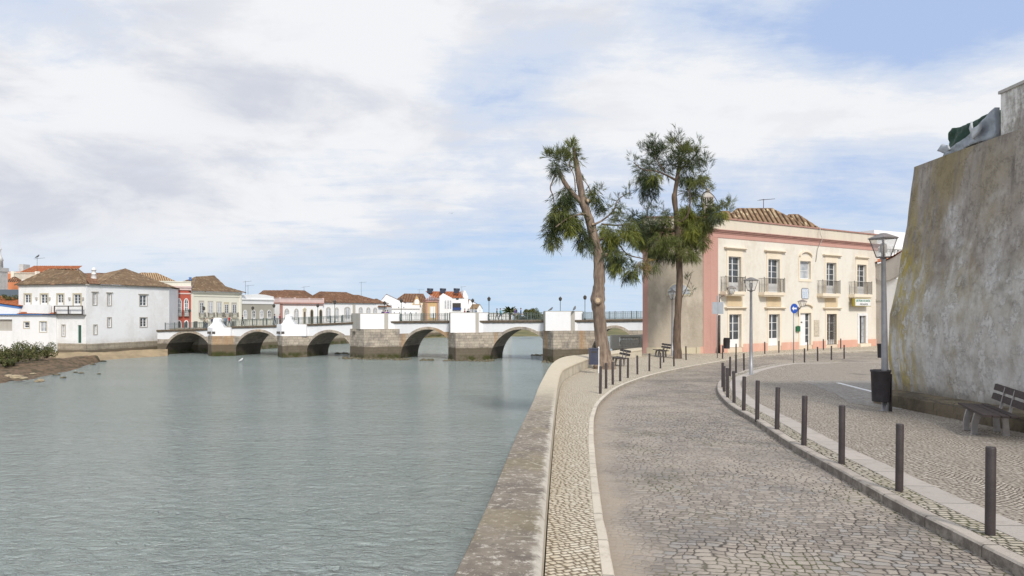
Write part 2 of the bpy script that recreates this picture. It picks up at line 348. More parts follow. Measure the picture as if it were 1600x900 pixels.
def capmat():
    m_, t, b = newmat('parapet_cement'); p = t.pos(); u, v, _ = t.sep(t.uv())
    x, y, z = t.sep(p)
    c = t.mix(t.ss(t.noise(p, 2.2, 8, .7), .38, .66), (.27, .225, .175), (.155, .13, .105))
    c = t.mix(t.ss(t.noise(p, 13, 7, .8), .52, .62), c, (.54, .49, .42))
    c = t.mix(t.ss(t.noise(t.vm('ADD', p, (4, 4, 4)), 18, 6, .8), .54, .64, 0, .8), c, (.13, .11, .09))
    c = t.mix(t.m('MULTIPLY', t.ss(t.noise(p, .8, 4, .6), .5, .62), .35), c, (.27, .22, .11))
    # whitewash and lime deposits towards the land side, brighter far away where the coping was renewed
    edge = t.m('ADD', u, t.m('MULTIPLY', t.m('SUBTRACT', t.noise(p, 5, 6, .75), .5), .55))
    c = t.mix(t.ss(edge, .84, .99, 0, .8), c, (.66, .61, .52))
    far = t.ss(t.m('ADD', y, t.m('MULTIPLY', t.noise(p, .5, 4, .6), 8)), 15, 27)
    c = t.mix(far, c, t.mix(t.noise(p, 5, 6, .7), (.66, .58, .44), (.50, .43, .32)))
    fr = t.m('FRACT', t.m('DIVIDE', v, 1.35)); e = t.m('MINIMUM', fr, t.m('SUBTRACT', 1, fr))
    e = t.m('ADD', e, t.m('MULTIPLY', t.m('SUBTRACT', t.noise(p, 9, 5, .8), .5), .03))
    js = t.m('MULTIPLY', t.ss(e, .005, .02, 1, 0), t.m('MULTIPLY', t.ss(u, .45, .8, .0, 1), t.ss(t.noise(p, 3, 4, .7), .4, .6, .2, .8)))
    c = t.mix(js, c, (.62, .57, .48))
    t.put(b.inputs['Base Color'], c); b.inputs['Roughness'].default_value = .9
    t.put(b.inputs['Normal'], t.bump(t.m('ADD', t.noise(p, 25, 8, .75), t.m('MULTIPLY', t.noise(p, 4, 4, .6), 1.5)), .7, .02))
    MATS['parapet_cement'] = m_
capmat()
plaster('parapet_side', (.60, .54, .43), (.38, .33, .25), .7, scale=1.2, low=(.2, .17, .12), lowz=3.2, lowh=.4)

def watermat():
    m_, t, b = newmat('river_water'); p = t.pos(); x, y, z = t.sep(p)
    big = t.noise(t.vm('MULTIPLY', p, (.5, 1.0, 1)), .10, 4, .6)
    w1 = t.noise(t.vm('MULTIPLY', p, (.85, 1.5, 1)), 1.7, 5, .60, .6)
    w2 = t.noise(t.vm('MULTIPLY', p, (.8, 1.4, 1)), 6.0, 3, .6, .4)
    w0 = t.noise(t.vm('MULTIPLY', p, (.4, 1.2, 1)), .45, 3, .5, .5)
    rd = t.m('SUBTRACT', 1.0, t.m('MULTIPLY', t.m('ABSOLUTE', t.m('SUBTRACT', t.noise(t.vm('MULTIPLY', t.vm('ADD', p, (3, 9, 0)), (.70, 1.5, 1)), 1.7, 4, .6, .7), .5)), 4.0))
    w1 = t.m('ADD', t.m('MULTIPLY', w1, .8), t.m('MULTIPLY', t.m('MAXIMUM', rd, 0.0), .42))
    h = t.m('ADD', t.m('ADD', t.m('MULTIPLY', w1, 1.0), t.m('MULTIPLY', w2, .22)), t.m('MULTIPLY', w0, .9))
    t.put(b.inputs['Base Color'], t.mix(t.ss(big, .35, .65), (.29, .345, .325), (.32, .37, .355)))
    b.inputs['Roughness'].default_value = .13; b.inputs['IOR'].default_value = 1.5; b.inputs['Specular IOR Level'].default_value = .5
    t.put(b.inputs['Normal'], t.bump(h, 1.0, .50))
    MATS['river_water'] = m_
watermat()

def bastionmat():
    m_, t, b = newmat('bastion_render'); p = t.pos(); x, y, z = t.sep(p)
    hgt = t.m('DIVIDE', t.m('SUBTRACT', z, 4.3), 6.6)
    def o(dx): return t.vm('ADD', p, (dx, dx*2, dx*.7))
    n0 = t.noise(p, .55, 10, .66, .2); n1 = t.noise(t.vm('MULTIPLY', o(3), (1, 1, .55)), 1.3, 10, .7, .2); nf = t.noise(o(8), 5, 8, .72)
    wob = t.m('ADD', hgt, t.m('ADD', t.m('MULTIPLY', t.m('SUBTRACT', n0, .5), 1.1), t.m('MULTIPLY', t.m('SUBTRACT', n1, .5), .6)))
    up = t.mix(t.ss(n1, .38, .64), (.43, .38, .33), (.31, .27, .235))          # brown grey upper render
    lo = t.mix(t.ss(n1, .36, .66), (.66, .645, .62), (.46, .43, .385))             # pale worn lower render
    c = t.mix(t.ss(wob, .40, .72), lo, up)
    # olive film, mostly in a belt near the far corner
    far = t.ss(t.m('ADD', y, t.m('MULTIPLY', t.m('SUBTRACT', n0, .5), 5)), 15.5, 19.5)
    ol = t.m('MULTIPLY', t.ss(t.noise(t.vm('MULTIPLY', o(1), (1, 1, .4)), .9, 9, .66, .2), .40, .60), t.ss(wob, .15, .45))
    c = t.mix(t.m('MULTIPLY', ol, t.m('ADD', t.m('MULTIPLY', far, .6), .2)), c, (.30, .235, .11))
    yel = t.m('MULTIPLY', t.ss(t.noise(t.vm('MULTIPLY', p, (2.2, 2.2, .35)), 1.1, 8, .66, .1), .42, .58), t.m('MULTIPLY', t.ss(y, 18.3, 19.9), t.ss(hgt, .9, .6)))
    c = t.mix(t.m('MULTIPLY', yel, .9), c, (.44, .34, .07))
    # pale flakes with ragged rims
    fl = t.noise(t.vm('MULTIPLY', o(5), (1, 1, .75)), 2.6, 10, .74, .1)
    pale = t.m('MULTIPLY', t.ss(fl, .53, .58), t.ss(wob, .75, .35, 0, 1))
    c = t.mix(t.m('MULTIPLY', pale, .75), c, (.66, .64, .61))
    dk = t.m('MULTIPLY', t.ss(t.noise(o(12), 1.1, 8, .68, .1), .52, .72), .6)
    c = t.mix(dk, c, (.21, .185, .15))
    drk = t.m('MULTIPLY', t.ss(t.noise(t.vm('MULTIPLY', p, (2.4, 2.4, .14)), 1.2, 8, .66, .1), .50, .66), t.ss(hgt, .35, .95))
    c = t.mix(t.m('MULTIPLY', drk, .75), c, (.19, .165, .15))
    c = t.mix(t.ss(t.m('ADD', z, t.m('MULTIPLY', n1, .8)), 4.9, 5.25, .75, 0), c, (.20, .17, .13))
    crack = t.m('ABSOLUTE', t.m('SUBTRACT', t.noise(o(20), 1.1, 6, .7, .2), .5))
    c = t.mix(t.m('MULTIPLY', t.ss(crack, .0, .002, .4, 0), t.ss(n0, .5, .6)), c, (.15, .13, .1))
    c = t.mix(.35, c, t.mix(nf, (.15, .15, .15), (.85, .85, .85)), 'OVERLAY')
    t.put(b.inputs['Base Color'], c); b.inputs['Roughness'].default_value = .92; b.inputs['Specular IOR Level'].default_value = .15
    t.put(b.inputs['Normal'], t.bump(t.m('ADD', t.m('MULTIPLY', t.ss(fl, .53, .58), .25), t.m('ADD', nf, t.noise(p, 1.2, 3, .5))), .8, .05))
    MATS['bastion_render'] = m_
bastionmat()

def tilemat(name, c1, c2, c3, lich=(.10, .09, .065)):
    m_, t, b = newmat(name); p = t.pos()
    u, v, _ = t.sep(t.uv())
    cid = t.comb(t.m('FLOOR', t.m('ADD', u, .5)), t.m('FLOOR', t.m('DIVIDE', v, .4)), 0); rnd = t.white(cid, '2D')
    c = t.mix(rnd, c1, c2); c = t.mix(t.ss(t.white(t.vm('ADD', cid, (9.1, 4.7, 0)), '2D'), .75, 1), c, c3)
    c = t.mix(t.ss(t.noise(p, .8, 7, .65), .45, .65, 0, .55), c, lich)
    c = t.mix(t.ss(t.noise(p, 5, 6, .7), .5, .7, 0, .5), c, lich)
    ridge = t.m('ABSOLUTE', t.m('SINE', t.m('MULTIPLY', u, math.pi)))      # cover tiles; shading of the channels between them is painted into the colour
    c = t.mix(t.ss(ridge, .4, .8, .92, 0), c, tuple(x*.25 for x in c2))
    t.put(b.inputs['Base Color'], c); b.inputs['Roughness'].default_value = .9; b.inputs['Specular IOR Level'].default_value = .2
    t.put(b.inputs['Normal'], t.bump(t.m('ADD', t.m('MULTIPLY', t.m('FRACT', t.m('DIVIDE', v, .4)), -1.0), t.noise(p, 12, 5, .7)), .5, .03))
    MATS[name] = m_; return m_
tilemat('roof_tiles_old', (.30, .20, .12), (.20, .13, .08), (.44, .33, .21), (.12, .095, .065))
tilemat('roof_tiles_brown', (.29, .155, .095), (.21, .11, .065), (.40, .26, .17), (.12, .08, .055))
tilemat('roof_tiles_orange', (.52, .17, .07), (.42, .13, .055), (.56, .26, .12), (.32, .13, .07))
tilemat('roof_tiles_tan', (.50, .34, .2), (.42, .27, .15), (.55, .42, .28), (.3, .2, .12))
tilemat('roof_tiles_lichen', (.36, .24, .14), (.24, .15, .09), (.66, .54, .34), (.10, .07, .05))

plaster('white_wash', (.84, .84, .84), (.62, .61, .59), .35, scale=.35)
plaster('white_old', (.85, .85, .85), (.66, .64, .60), .45, scale=.28, low=(.60, .57, .52), lowz=1.5, lowh=1.7, stretch=(1, 1, .6))
plaster('bridge_white', (.78, .78, .79), (.58, .57, .56), .3, scale=.5)
plaster('pier_white', (.84, .84, .85), (.68, .68, .68), .25, scale=.5)
plaster('cream_old', (.76, .74, .64), (.62, .60, .52), .4, scale=.4)
plaster('red_facade', (.44, .11, .075), (.36, .12, .09), .3)
plaster('grey_facade', (.40, .38, .32), (.34, .32, .27), .3)
plaster('ochre_facade', (.58, .41, .21), (.48, .32, .17), .4)
plaster('terracotta_facade', (.60, .24, .12), (.5, .22, .12), .4)
plaster('pink_band', (.66, .52, .49), (.55, .42, .4), .4)
plaster('facade_cream', (.72, .68, .60), (.62, .55, .45), .75, scale=.45, low=(.66, .54, .41), lowz=3.7, lowh=1.0, bump=.12)
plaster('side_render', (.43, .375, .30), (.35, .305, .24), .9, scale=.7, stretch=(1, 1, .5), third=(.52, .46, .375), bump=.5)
plaster('salmon_trim', (.53, .31, .26), (.46, .26, .215), .6, scale=.8, bump=.15)
plaster('salmon_plinth', (.64, .37, .28), (.72, .48, .38), .7, scale=1.2, low=(.42, .2, .13), lowz=3.3, lowh=.3)
plaster('dark_cornice', (.42, .24, .2), (.30, .17, .14), .7, scale=1.5)
plaster('attic_cream', (.66, .60, .49), (.54, .48, .4), .6, scale=.5, stretch=(1.5, 1.5, .15))
plaster('trim_cream', (.78, .69, .55), (.68, .57, .43), .5, scale=.8, bump=.1)
plaster('ledge_shadowed', (.62, .50, .33), (.5, .4, .28), .5, scale=1)
plaster('trim_grey', (.47, .44, .39), (.38, .35, .3), .5, scale=1)
plaster('trim_sand', (.55, .49, .36), (.45, .4, .3), .5, scale=1)
plaster('block_white', (.80, .77, .72), (.17, .14, .11), .95, scale=1.4, stretch=(1, 1, .3), third=(.4, .37, .33))
plaster('cornice_grey', (.50, .47, .43), (.36, .33, .29), .6, scale=1)
plain('window_white', (.78, .78, .78), rough=.5); plain('white_paint', (.80, .80, .80), (.7, .7, .69), 4, .5)
plain('window_glass', (.035, .042, .05), (.08, .09, .1), 1.3, .08, spec=.9)
plain('window_curtain', (.30, .32, .34), (.5, .52, .54), 2.0, .3, spec=.7)
plain('dark_inside', (.05, .045, .04), rough=.7)
plain('iron_dark', (.06, .055, .05), (.1, .085, .07), 8, .6); plain('iron_brown', (.13, .10, .08), rough=.6)
plain('rail_green', (.10, .135, .125), (.15, .18, .17), 3, .5, metal=.2)
plain('bollard_paint', (.045, .036, .037), (.062, .05, .05), 5, .5, .25, 60, local=True)
plain('lamp_metal', (.33, .33, .345), (.26, .26, .27), 3, .45, .1, 50, metal=.35, local=True)
plain('lamp_cap', (.27, .245, .235), (.2, .18, .17), 5, .5, metal=.3, local=True)
plain('lamp_inner', (.30, .27, .24), rough=.5)
plain('bin_black', (.022, .02, .024), (.035, .032, .036), 5, .55); plain('bin_blue', (.045, .05, .085), (.06, .065, .1), 3, .5)
plain('bench_wood', (.045, .033, .032), (.07, .052, .048), 4, .65, .5, 25, stretch=(1, 6, 6), local=True)
plain('bench_concrete', (.36, .335, .32), (.27, .25, .235), 5, .8, .3, 30, local=True)
plain('sign_grey', (.42, .46, .50), (.36, .4, .43), 2, .45, metal=.3); plain('sign_blue', (.02, .08, .40), rough=.4)
plain('sign_green_text', (.02, .22, .12), rough=.5); plain('sign_yellow', (.28, .22, .03), rough=.5)
plain('mail_green', (.02, .12, .05), rough=.4); plain('blue_trim', (.10, .22, .50), rough=.7); plain('door_green', (.03, .10, .07), rough=.5)
plain('tile_panel', (.72, .72, .70), (.35, .45, .6), 9, .3); plain('stucco_relief', (.62, .55, .43), (.45, .4, .33), 9, .8, .6, 12)
plain('bridge_cornice', (.19, .145, .10), (.12, .095, .07), 3, .9, .9, 9, lo=.3)
plain('bark', (.29, .22, .165), (.15, .11, .085), 2.0, .95, 1.0, 9, stretch=(3, 3, .6)); plain('bark_dark', (.17, .12, .085), (.09, .065, .05), 2.0, .95, 1.0, 9, stretch=(3, 3, .6)); plain('bark_cut', (.50, .38, .25), rough=.9)
plain('twig', (.12, .085, .06), rough=.9)
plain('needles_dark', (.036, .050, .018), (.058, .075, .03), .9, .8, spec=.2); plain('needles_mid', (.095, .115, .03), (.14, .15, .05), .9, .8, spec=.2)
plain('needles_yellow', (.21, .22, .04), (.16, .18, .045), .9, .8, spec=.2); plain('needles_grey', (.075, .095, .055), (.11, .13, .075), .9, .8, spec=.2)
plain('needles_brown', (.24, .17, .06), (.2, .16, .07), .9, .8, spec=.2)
plain('shrub_green', (.10, .12, .035), (.055, .068, .025), 1.5, .9); plain('shrub_olive', (.17, .16, .06), (.11, .11, .045), 1.5, .9)
plain('palm_green', (.06, .09, .03), (.1, .12, .04), 1, .8)
plain('mud', (.17, .11, .065), (.075, .058, .03), 1.6, .85, 1.0, 5, lo=.42, hi=.58); plain('sand_bank', (.38, .29, .18), (.27, .21, .13), .5, .9, .6, 3)
plain('far_bank', (.20, .17, .075), (.11, .11, .045), .12, .95, .5, 2); plain('town_ground', (.36, .32, .27), (.3, .27, .22), .3, .9)
plain('river_rock', (.09, .08, .05), (.17, .15, .10), 3, .9, .8, 8); plain('pale_rock', (.42, .34, .22), (.3, .24, .16), 3, .9, .6, 6)
plain('tarp_green', (.010, .045, .025), (.018, .06, .035), 2, .5); plain('plastic_sheet', (.36, .39, .42), (.25, .27, .30), 2.5, .35, .6, 6)
plain('plastic_pale', (.52, .54, .56), (.40, .42, .45), 3, .35, .6, 8)
plain('solar_dark', (.03, .035, .05), rough=.3); plain('skin', (.50, .30, .21), rough=.7); plain('hair_dark', (.035, .025, .02), rough=.8)
plain('chimney_white', (.76, .75, .74), rough=.8); plain('feather_grey', (.14, .14, .15), rough=.8); plain('feather_white', (.7, .7, .7), rough=.8)
plain('awning_blue', (.03, .06, .2), rough=.7); plain('dark_slate', (.08, .1, .12), rough=.6); plain('tower_pale', (.62, .62, .60), (.5, .5, .48), 1, .8)
def glassmat():
    m_, t, b = newmat('lantern_glass'); b.inputs['Base Color'].default_value = (.8, .8, .78, 1); b.inputs['Roughness'].default_value = .25
    b.inputs['Alpha'].default_value = .35; MATS['lantern_glass'] = m_
glassmat()
M = MATS
# ================================================================== SETTING: ground, quay, road, pavements
def struct(o, kind='structure'): o['kind'] = kind; return o
def catmull(pts, sub=6):
    out = []
    for i in range(len(pts)-1):
        p0 = pts[max(i-1, 0)]; p1 = pts[i]; p2 = pts[i+1]; p3 = pts[min(i+2, len(pts)-1)]
        for k in range(sub):
            t = k/sub
            out.append(.5*((2*p1)+(p2-p0)*t+(2*p0-5*p1+4*p2-p3)*t*t+(3*p1-p0-3*p2+p3)*t*t*t))
    out.append(pts[-1]); return out
def V2(p): return Vector((p[0], p[1]))
def offset(line, dist):                         # positive = to the right of travel
    out = []
    for i, p in enumerate(line):
        t = (line[min(i+1, len(line)-1)]-line[max(i-1, 0)]).normalized(); out.append(p+Vector((t.y, -t.x))*dist)
    return out
def arclen(line):
    s = [0.0]
    for a, b in zip(line, line[1:]): s.append(s[-1]+(b-a).length)
    return s
def along_uv(line):
    S = arclen(line)
    segs = [(a, (b-a), (b-a).length_squared, S[i]) for i, (a, b) in enumerate(zip(line, line[1:])) if (b-a).length_squared > 1e-9]
    def f(p):
        q = Vector((p[0], p[1])); best = None
        for a, d_, l2, s0 in segs:
            t = max(0, min(1, (q-a).dot(d_)/l2)); c = a+d_*t; ds = (q-c).length_squared
            if best is None or ds < best[0]: best = (ds, s0+t*math.sqrt(l2), d_.x*(q.y-c.y)-d_.y*(q.x-c.x))
        return (math.sqrt(best[0])*(1 if best[2] < 0 else -1), best[1])
    return f
def sheet(name, poly, dz, mat, uvf=None, step=1.0, zf=None, xstep=None, skirt=0):
    bm = bmesh.new(); vs = [bm.verts.new((p[0], p[1], 0)) for p in poly]; bm.faces.new(vs)
    bmesh.ops.triangulate(bm, faces=bm.faces[:])
    ys = [p[1] for p in poly]; xs = [p[0] for p in poly]
    y = math.floor(min(ys))+.013
    while y < max(ys):
        bmesh.ops.bisect_plane(bm, geom=bm.verts[:]+bm.edges[:]+bm.faces[:], plane_co=(0, y, 0), plane_no=(0, 1, 0)); y += step if y < 60 else step*6
    if xstep:
        x = math.floor(min(xs))+.017
        while x < min(max(xs), 40):
            bmesh.ops.bisect_plane(bm, geom=bm.verts[:]+bm.edges[:]+bm.faces[:], plane_co=(x, 0, 0), plane_no=(1, 0, 0)); x += xstep
    for v in bm.verts: v.co.z = (zf(v.co.x, v.co.y) if zf else GZ(v.co.y))+dz
    bm.normal_update()
    for f in bm.faces:
        if f.normal.z < 0: f.normal_flip()
    me = bpy.data.meshes.new(name); bm.to_mesh(me); bm.free(); me.materials.append(mat)
    ul = me.uv_layers.new(name='UVMap'); uvc = {}
    for lp in me.loops:
        i = lp.vertex_index
        if i not in uvc: c = me.vertices[i].co; uvc[i] = uvf(c) if uvf else (c.x, c.y)
        ul.data[lp.index].uv = uvc[i]
    o = bpy.data.objects.new(name, me); COL.objects.link(o); return o
def band(name, line, w, z0, z1, mat, chamfer=.012, parent=None, tags=None, uv_per=1):
    """kerb or slab strip: rectangle swept along the line, to its right by w; z offsets from the pavement"""
    other = offset(line, w); S = arclen(line); mb = MB(); uvs = []
    prof = [(0, z0), (0, z1-chamfer), (chamfer/w, z1), (1-chamfer/w, z1), (1, z1-chamfer), (1, z0)]
    rows = []
    for i, (a, b) in enumerate(zip(line, other)):
        j = .004*mnoise.noise(Vector((S[i]*2.3, 1, 2))); j2 = .006*mnoise.noise(Vector((S[i]*1.7, 5, 2)))
        rows.append([Vector(((a+(b-a)*t).x+j2, (a+(b-a)*t).y, GZ(a.y)+z+(j if z > z0 else 0))) for t, z in prof])
    mb.grid(rows, False)
    o = mb.build(name, mat, parent); ul = o.data.uv_layers.new(name='UVMap'); n = len(prof)
    for lp in o.data.loops: i = lp.vertex_index; ul.data[lp.index].uv = (prof[i % n][0], S[i//n])
    return o

# river wall: water side edge and land side edge of the coping
H_PAR = .5
out_px = [(707, 893), (760, 784), (808, 676), (832, 624), (846, 595), (864, 571), (885, 561), (918, 554.5), (952, 549), (975.6, 545.5), (1003, 542.5)]
in_px = [(845, 900), (853, 784), (861, 690), (869, 617), (872, 598.6), (877, 582), (887, 573), (919, 560.5), (950, 553.5), (974, 549.5), (1003, 546)]
outl = [V2(gp(x, y, H_PAR)) for x, y in out_px]; inl = [V2(gp(x, y, H_PAR)) for x, y in in_px]
d0 = (outl[1]-outl[0]).normalized(); d1 = (inl[1]-inl[0]).normalized()
outl = [outl[0]-d0*q_ for q_ in (14, 7, 3, 1)]+outl; inl = [inl[0]-d1*q_ for q_ in (14, 7, 3, 1)]+inl
outl = catmull(outl, 8); inl = catmull(inl, 8)
mb = MB(); rows = []; S = arclen(inl); prof_u = []
for i, (a, b) in enumerate(zip(outl, inl)):
    g = GZ(b.y); top = g+H_PAR; n_ = mnoise.noise(Vector((S[i]*.8, 0, 3)))*.012
    pr = [(a.lerp(b, -.10), -1.2), (a.lerp(b, -.04), 1.2), (a, g-.05), (a.lerp(b, .0), top-.05), (a.lerp(b, .05), top+n_), (a.lerp(b, .5), top+.012+n_), (a.lerp(b, .93), top+n_), (a.lerp(b, 1.0), top-.03), (a.lerp(b, 1.0), top-.09), (a.lerp(b, .975), top-.10), (a.lerp(b, .975), g-.3)]
    rows.append([Vector((p.x, p.y, z)) for p, z in pr])
us = [-.2, -.1, 0, 0, .05, .5, .93, 1, 1.05, 1.1, 1.2]
mb.grid(rows, False)
for k in range(len(mb.f)):
    j = k % (len(us)-1); mb.mi[k] = 1 if j < 2 else (2 if j >= 8 else 0)
par = mb.build('river_wall', [M['parapet_cement'], M['quay_stone'], M['parapet_side']])
ul = par.data.uv_layers.new(name='UVMap')
for lp in par.data.loops: i = lp.vertex_index; ul.data[lp.index].uv = (us[i % len(us)], S[i//len(us)])
tag(par, 'low weathered cement parapet wall curving along the river edge of the promenade', 'wall')

# left kerb line and right kerb line (pavement level)
lk_px = [(960, 900), (951, 848), (940, 792), (931, 722), (927.5, 672), (930, 646), (941, 624), (972, 601.5), (1020, 585), (1072, 573.5), (1130, 563.5), (1176, 557), (1224, 552.8), (1300, 549.6), (1372, 547.6)]
lk = [V2(gp(x, y)) for x, y in lk_px]; lk = [lk[0]-(lk[1]-lk[0]).normalized()*d_ for d_ in (12, 8, 5, 3, 1.5)]+lk+[lk[-1]+Vector((30, 9))*q_ for q_ in (.2, .5, 1)]
lk = catmull(lk, 7)
rk_px = [(1598, 884), (1500, 834), (1392, 779), (1300, 727.5), (1232, 689.5), (1180, 655), (1141, 632), (1125, 616), (1120.5, 604), (1124, 595), (1134, 588.5), (1150, 583), (1176, 575.5), (1224, 567.5), (1300, 566.3), (1376, 566)]
rk = [V2(gp(x, y)) for x, y in rk_px]; rk = [rk[0]+(rk[0]-rk[1]).normalized()*d_ for d_ in (12, 8, 5, 2.5)]+rk+[rk[-1]+Vector((25, 1))*q_ for q_ in (.25, 1)]
rk = catmull(rk, 7)
luv = along_uv(lk); ruv = along_uv(rk)

# carriageway: everything at road level
left_b = [o_.lerp(i_, .6) for o_, i_ in zip(outl, inl)][:-3]
poly = [(-.3+left_b[0].x, -14)]+[(p.x, p.y) for p in left_b]+[(9.6, 54), (11, 62), (60, 90), (90, 90), (90, -14)]
poly[0] = (left_b[0].x, left_b[0].y)
struct(sheet('road', poly, -.12, M['road_setts'], luv, step=.9, xstep=1.0))
# promenade pavement on the river side and in front of the house
poly = [(p.x, p.y) for p in inl]+[(9.7, 53), (12, 66), (60, 90), (70, 88)]+[(p.x, p.y) for p in reversed(offset(lk, -.10))]
struct(sheet('pavement', poly, 0, M['pavement_setts'], luv, step=1.5))
# plaza pavement on the right
ro = offset(rk, .17)
poly = [(p.x, p.y) for p in ro]+[(60, ro[-1].y), (60, ro[0].y)]
struct(sheet('plaza_pavement', poly, 0, M['plaza_setts'], None, step=1.5))
lk_mid = offset(lk, -.02)
struct(band('kerb', offset(lk, -.11), .11, -.2, .006, M['kerb_limestone']))
rkk = rk
struct(band('kerb', rkk, .175, -.2, .006, M['kerb_granite'], .02))
struct(band('setts_strip', offset(rk, .178)[:126], .27, -.02, .004, M['row_setts'], .002))
o = bpy.data.objects['setts_strip']
for lp in o.data.loops: u_ = o.data.uv_layers[0].data[lp.index]; u_.uv = (u_.uv[0]*.27, u_.uv[1])
struct(band('slab_strip', offset(rk, .45)[:126], .40, -.02, .008, M['slab_strip'], .003))
# parking bay inlaid in the plaza, with its painted line
pk = [V2(gp(x, y)) for x, y in [(1248, 595), (1400, 594.5), (1520, 600), (1500, 640), (1390, 640), (1325, 629), (1306, 616), (1276, 604)]]
struct(sheet('parking_bay', [(p.x, p.y) for p in pk], .005, M['parking_setts'], None, step=1.5))
a, b = V2(gp(1309, 598.4)), V2(gp(1362, 612)); tdir = (b-a).normalized(); nn = Vector((tdir.y, -tdir.x))*.09
ln = [a-nn, b+tdir*2-nn, b+tdir*2+nn, a+nn]
struct(sheet('painted_line', [(p.x, p.y) for p in ln], .010, M['white_paint'], None, step=1.5))

# water to the horizon, far banks, town ground
mb = MB(); mb.face([(-9000, -60, 0), (9000, -60, 0), (9000, 15000, 0), (-9000, 15000, 0)]); struct(mb.build('river_water', M['river_water']))
mb = MB(); mb.face([(-60, -60, -1.1), (60, -60, -1.1), (200, 300, -1.1), (-300, 300, -1.1)]); struct(mb.build('riverbed', M['mud']))
def terrain(name, front, back, zf, zb, mat, nu=60, nv=8, amp=.15, mid=None):
    """bank between a front line and a back line"""
    mb = MB(); rows = []
    F_ = catmull([Vector(p) for p in front], 12); B_ = catmull([Vector(p) for p in back], 12)
    def samp(L, t): x = t*(len(L)-1); i = min(int(x), len(L)-2); return L[i].lerp(L[i+1], x-i)
    for j in range(nv+1):
        v = j/nv; row = []
        for i in range(nu+1):
            p = samp(F_, i/nu).lerp(samp(B_, i/nu), v); hz = zf+(zb-zf)*(mid(v) if mid else v)
            hz += amp*mnoise.noise(Vector((p.x*.35, p.y*.35, 2)))*min(1, v*3)+amp*.5*mnoise.noise(Vector((p.x*1.3, p.y*1.3, 7)))*min(1, v*3+.15)
            row.append((p.x, p.y, hz))
        rows.append(row)
    mb.grid(rows); return mb.build(name, mat)
mudf = [tuple(wp(x, y, 0))[:2] for x, y in [(-160, 660), (0, 606), (40, 598), (80, 590), (124, 578), (138, 571), (158, 565.5)]]
mudb = [tuple(wp(x, y, .55))[:2] for x, y in [(-220, 566), (0, 562), (40, 561.5), (72, 561), (100, 560.5), (120, 560), (150, 558.5)]]
struct(terrain('mud_bank', mudf, mudb, -.35, .75, M['mud'], 150, 40, .30, lambda v: min(1, v*1.5)**.7))
sf = [tuple(wp(x, y, 0))[:2] for x, y in [(-300, 590), (-40, 573), (60, 566), (130, 564.2), (160, 563.4), (200, 560.6), (262, 556.6)]]
sb = [tuple(wp(x, y, .9))[:2] for x, y in [(-300, 560), (-40, 553), (60, 551.5), (130, 551), (160, 550.5), (200, 548.5), (262, 545.5)]]
struct(terrain('sand_slope', sf, sb, -.25, .95, M['sand_bank'], 80, 10, .12))
# town side ground: polygon behind the quay
quay = [(-55.6, 115.1), (-51.5, 115.6), (-46, 123), (-33, 152), (-25, 178), (-16, 190)]
land = quay+[(-6, 300), (-3, 420), (-500, 420), (-500, 128), (-66, 126)]
struct(sheet('town_ground', land, 0, M['town_ground'], None, step=12, zf=lambda x, y: 3.9))
low = [(-400, 98), (-75, 99.5), (-62, 99.6), (-58.2, 107), (-56.5, 114), (-66, 127), (-400, 129)]
struct(sheet('river_terrace', low, 0, M['sand_bank'], None, step=12, zf=lambda x, y: .82))
mb = MB()
for a, b in zip(quay, quay[1:]):
    zt = 3.9
    mb.hexa([(a[0], a[1], -1), (b[0], b[1], -1), (b[0]-1.5, b[1]+.8, -1), (a[0]-1.5, a[1]+.8, -1), (a[0], a[1], zt), (b[0], b[1], zt), (b[0]-1.5, b[1]+.8, zt), (a[0]-1.5, a[1]+.8, zt)])
tag(mb.build('quay_wall', M['quay_stone']), 'long stone quay wall at the foot of the white houses on the far bank', 'wall')
fb = [(-28, 172), (-14, 180), (2, 186), (20, 186), (45, 196), (90, 190), (200, 180)]; bb = [(-30, 300), (-14, 300), (6, 310), (25, 310), (60, 320), (120, 320), (300, 320)]
struct(terrain('far_bank', fb, bb, -.2, 1.6, M['far_bank'], 80, 14, .5, lambda v: min(1, v*3.2)))
# low sandbars by the sea, far off
for x0, x1, Y, z in ((600, 870, 1500, 3.2), (560, 760, 900, 2.0)):
    a = at(x0, HY, Y); b = at(x1, HY, Y); mb = MB(); n = 30
    rows = [[(a.x+(b.x-a.x)*i/n, Y+k*40, (z*math.sin(math.pi*i/n)**.5*(1 if k == 1 else -.1))+.3*mnoise.noise(Vector((i*.7, k, 1)))) for i in range(n+1)] for k in range(3)]
    mb.grid(rows); struct(mb.build('sandbar', M['sand_bank']))

# ================================================================== BASTION WALL on the right
prof_px = [(599, 1394), (575, 1390), (542, 1387.5), (491, 1390.6), (434, 1403), (352, 1416.5), (300, 1422.5), (261, 1427.5)]
YC = 20.3
pf = [((x-CX)/FPX*YC, ZC+(HY-y)/FPX*YC) for y, x in prof_px]
pf = [(pf[0][0]+.02, 3.9)]+pf
TOPZ = pf[-1][1]; TOPX = pf[-1][0]
mb = MB(); rows = []
dense = []
for (x0, z0), (x1, z1) in zip(pf, pf[1:]):
    for k in range(6): t = k/6; dense.append((x0+(x1-x0)*t, z0+(z1-z0)*t))
dense.append(pf[-1])
ysteps = [YC-.0-i*.4 for i in range(int((YC+9)/.4))]
for Y in ysteps:
    rows.append([Vector((x+.05*mnoise.noise(Vector((0, Y*.35, z*.45)))+.018*mnoise.noise(Vector((3, Y*1.6, z*1.8))), Y, z)) for x, z in dense])
mb.grid(rows)
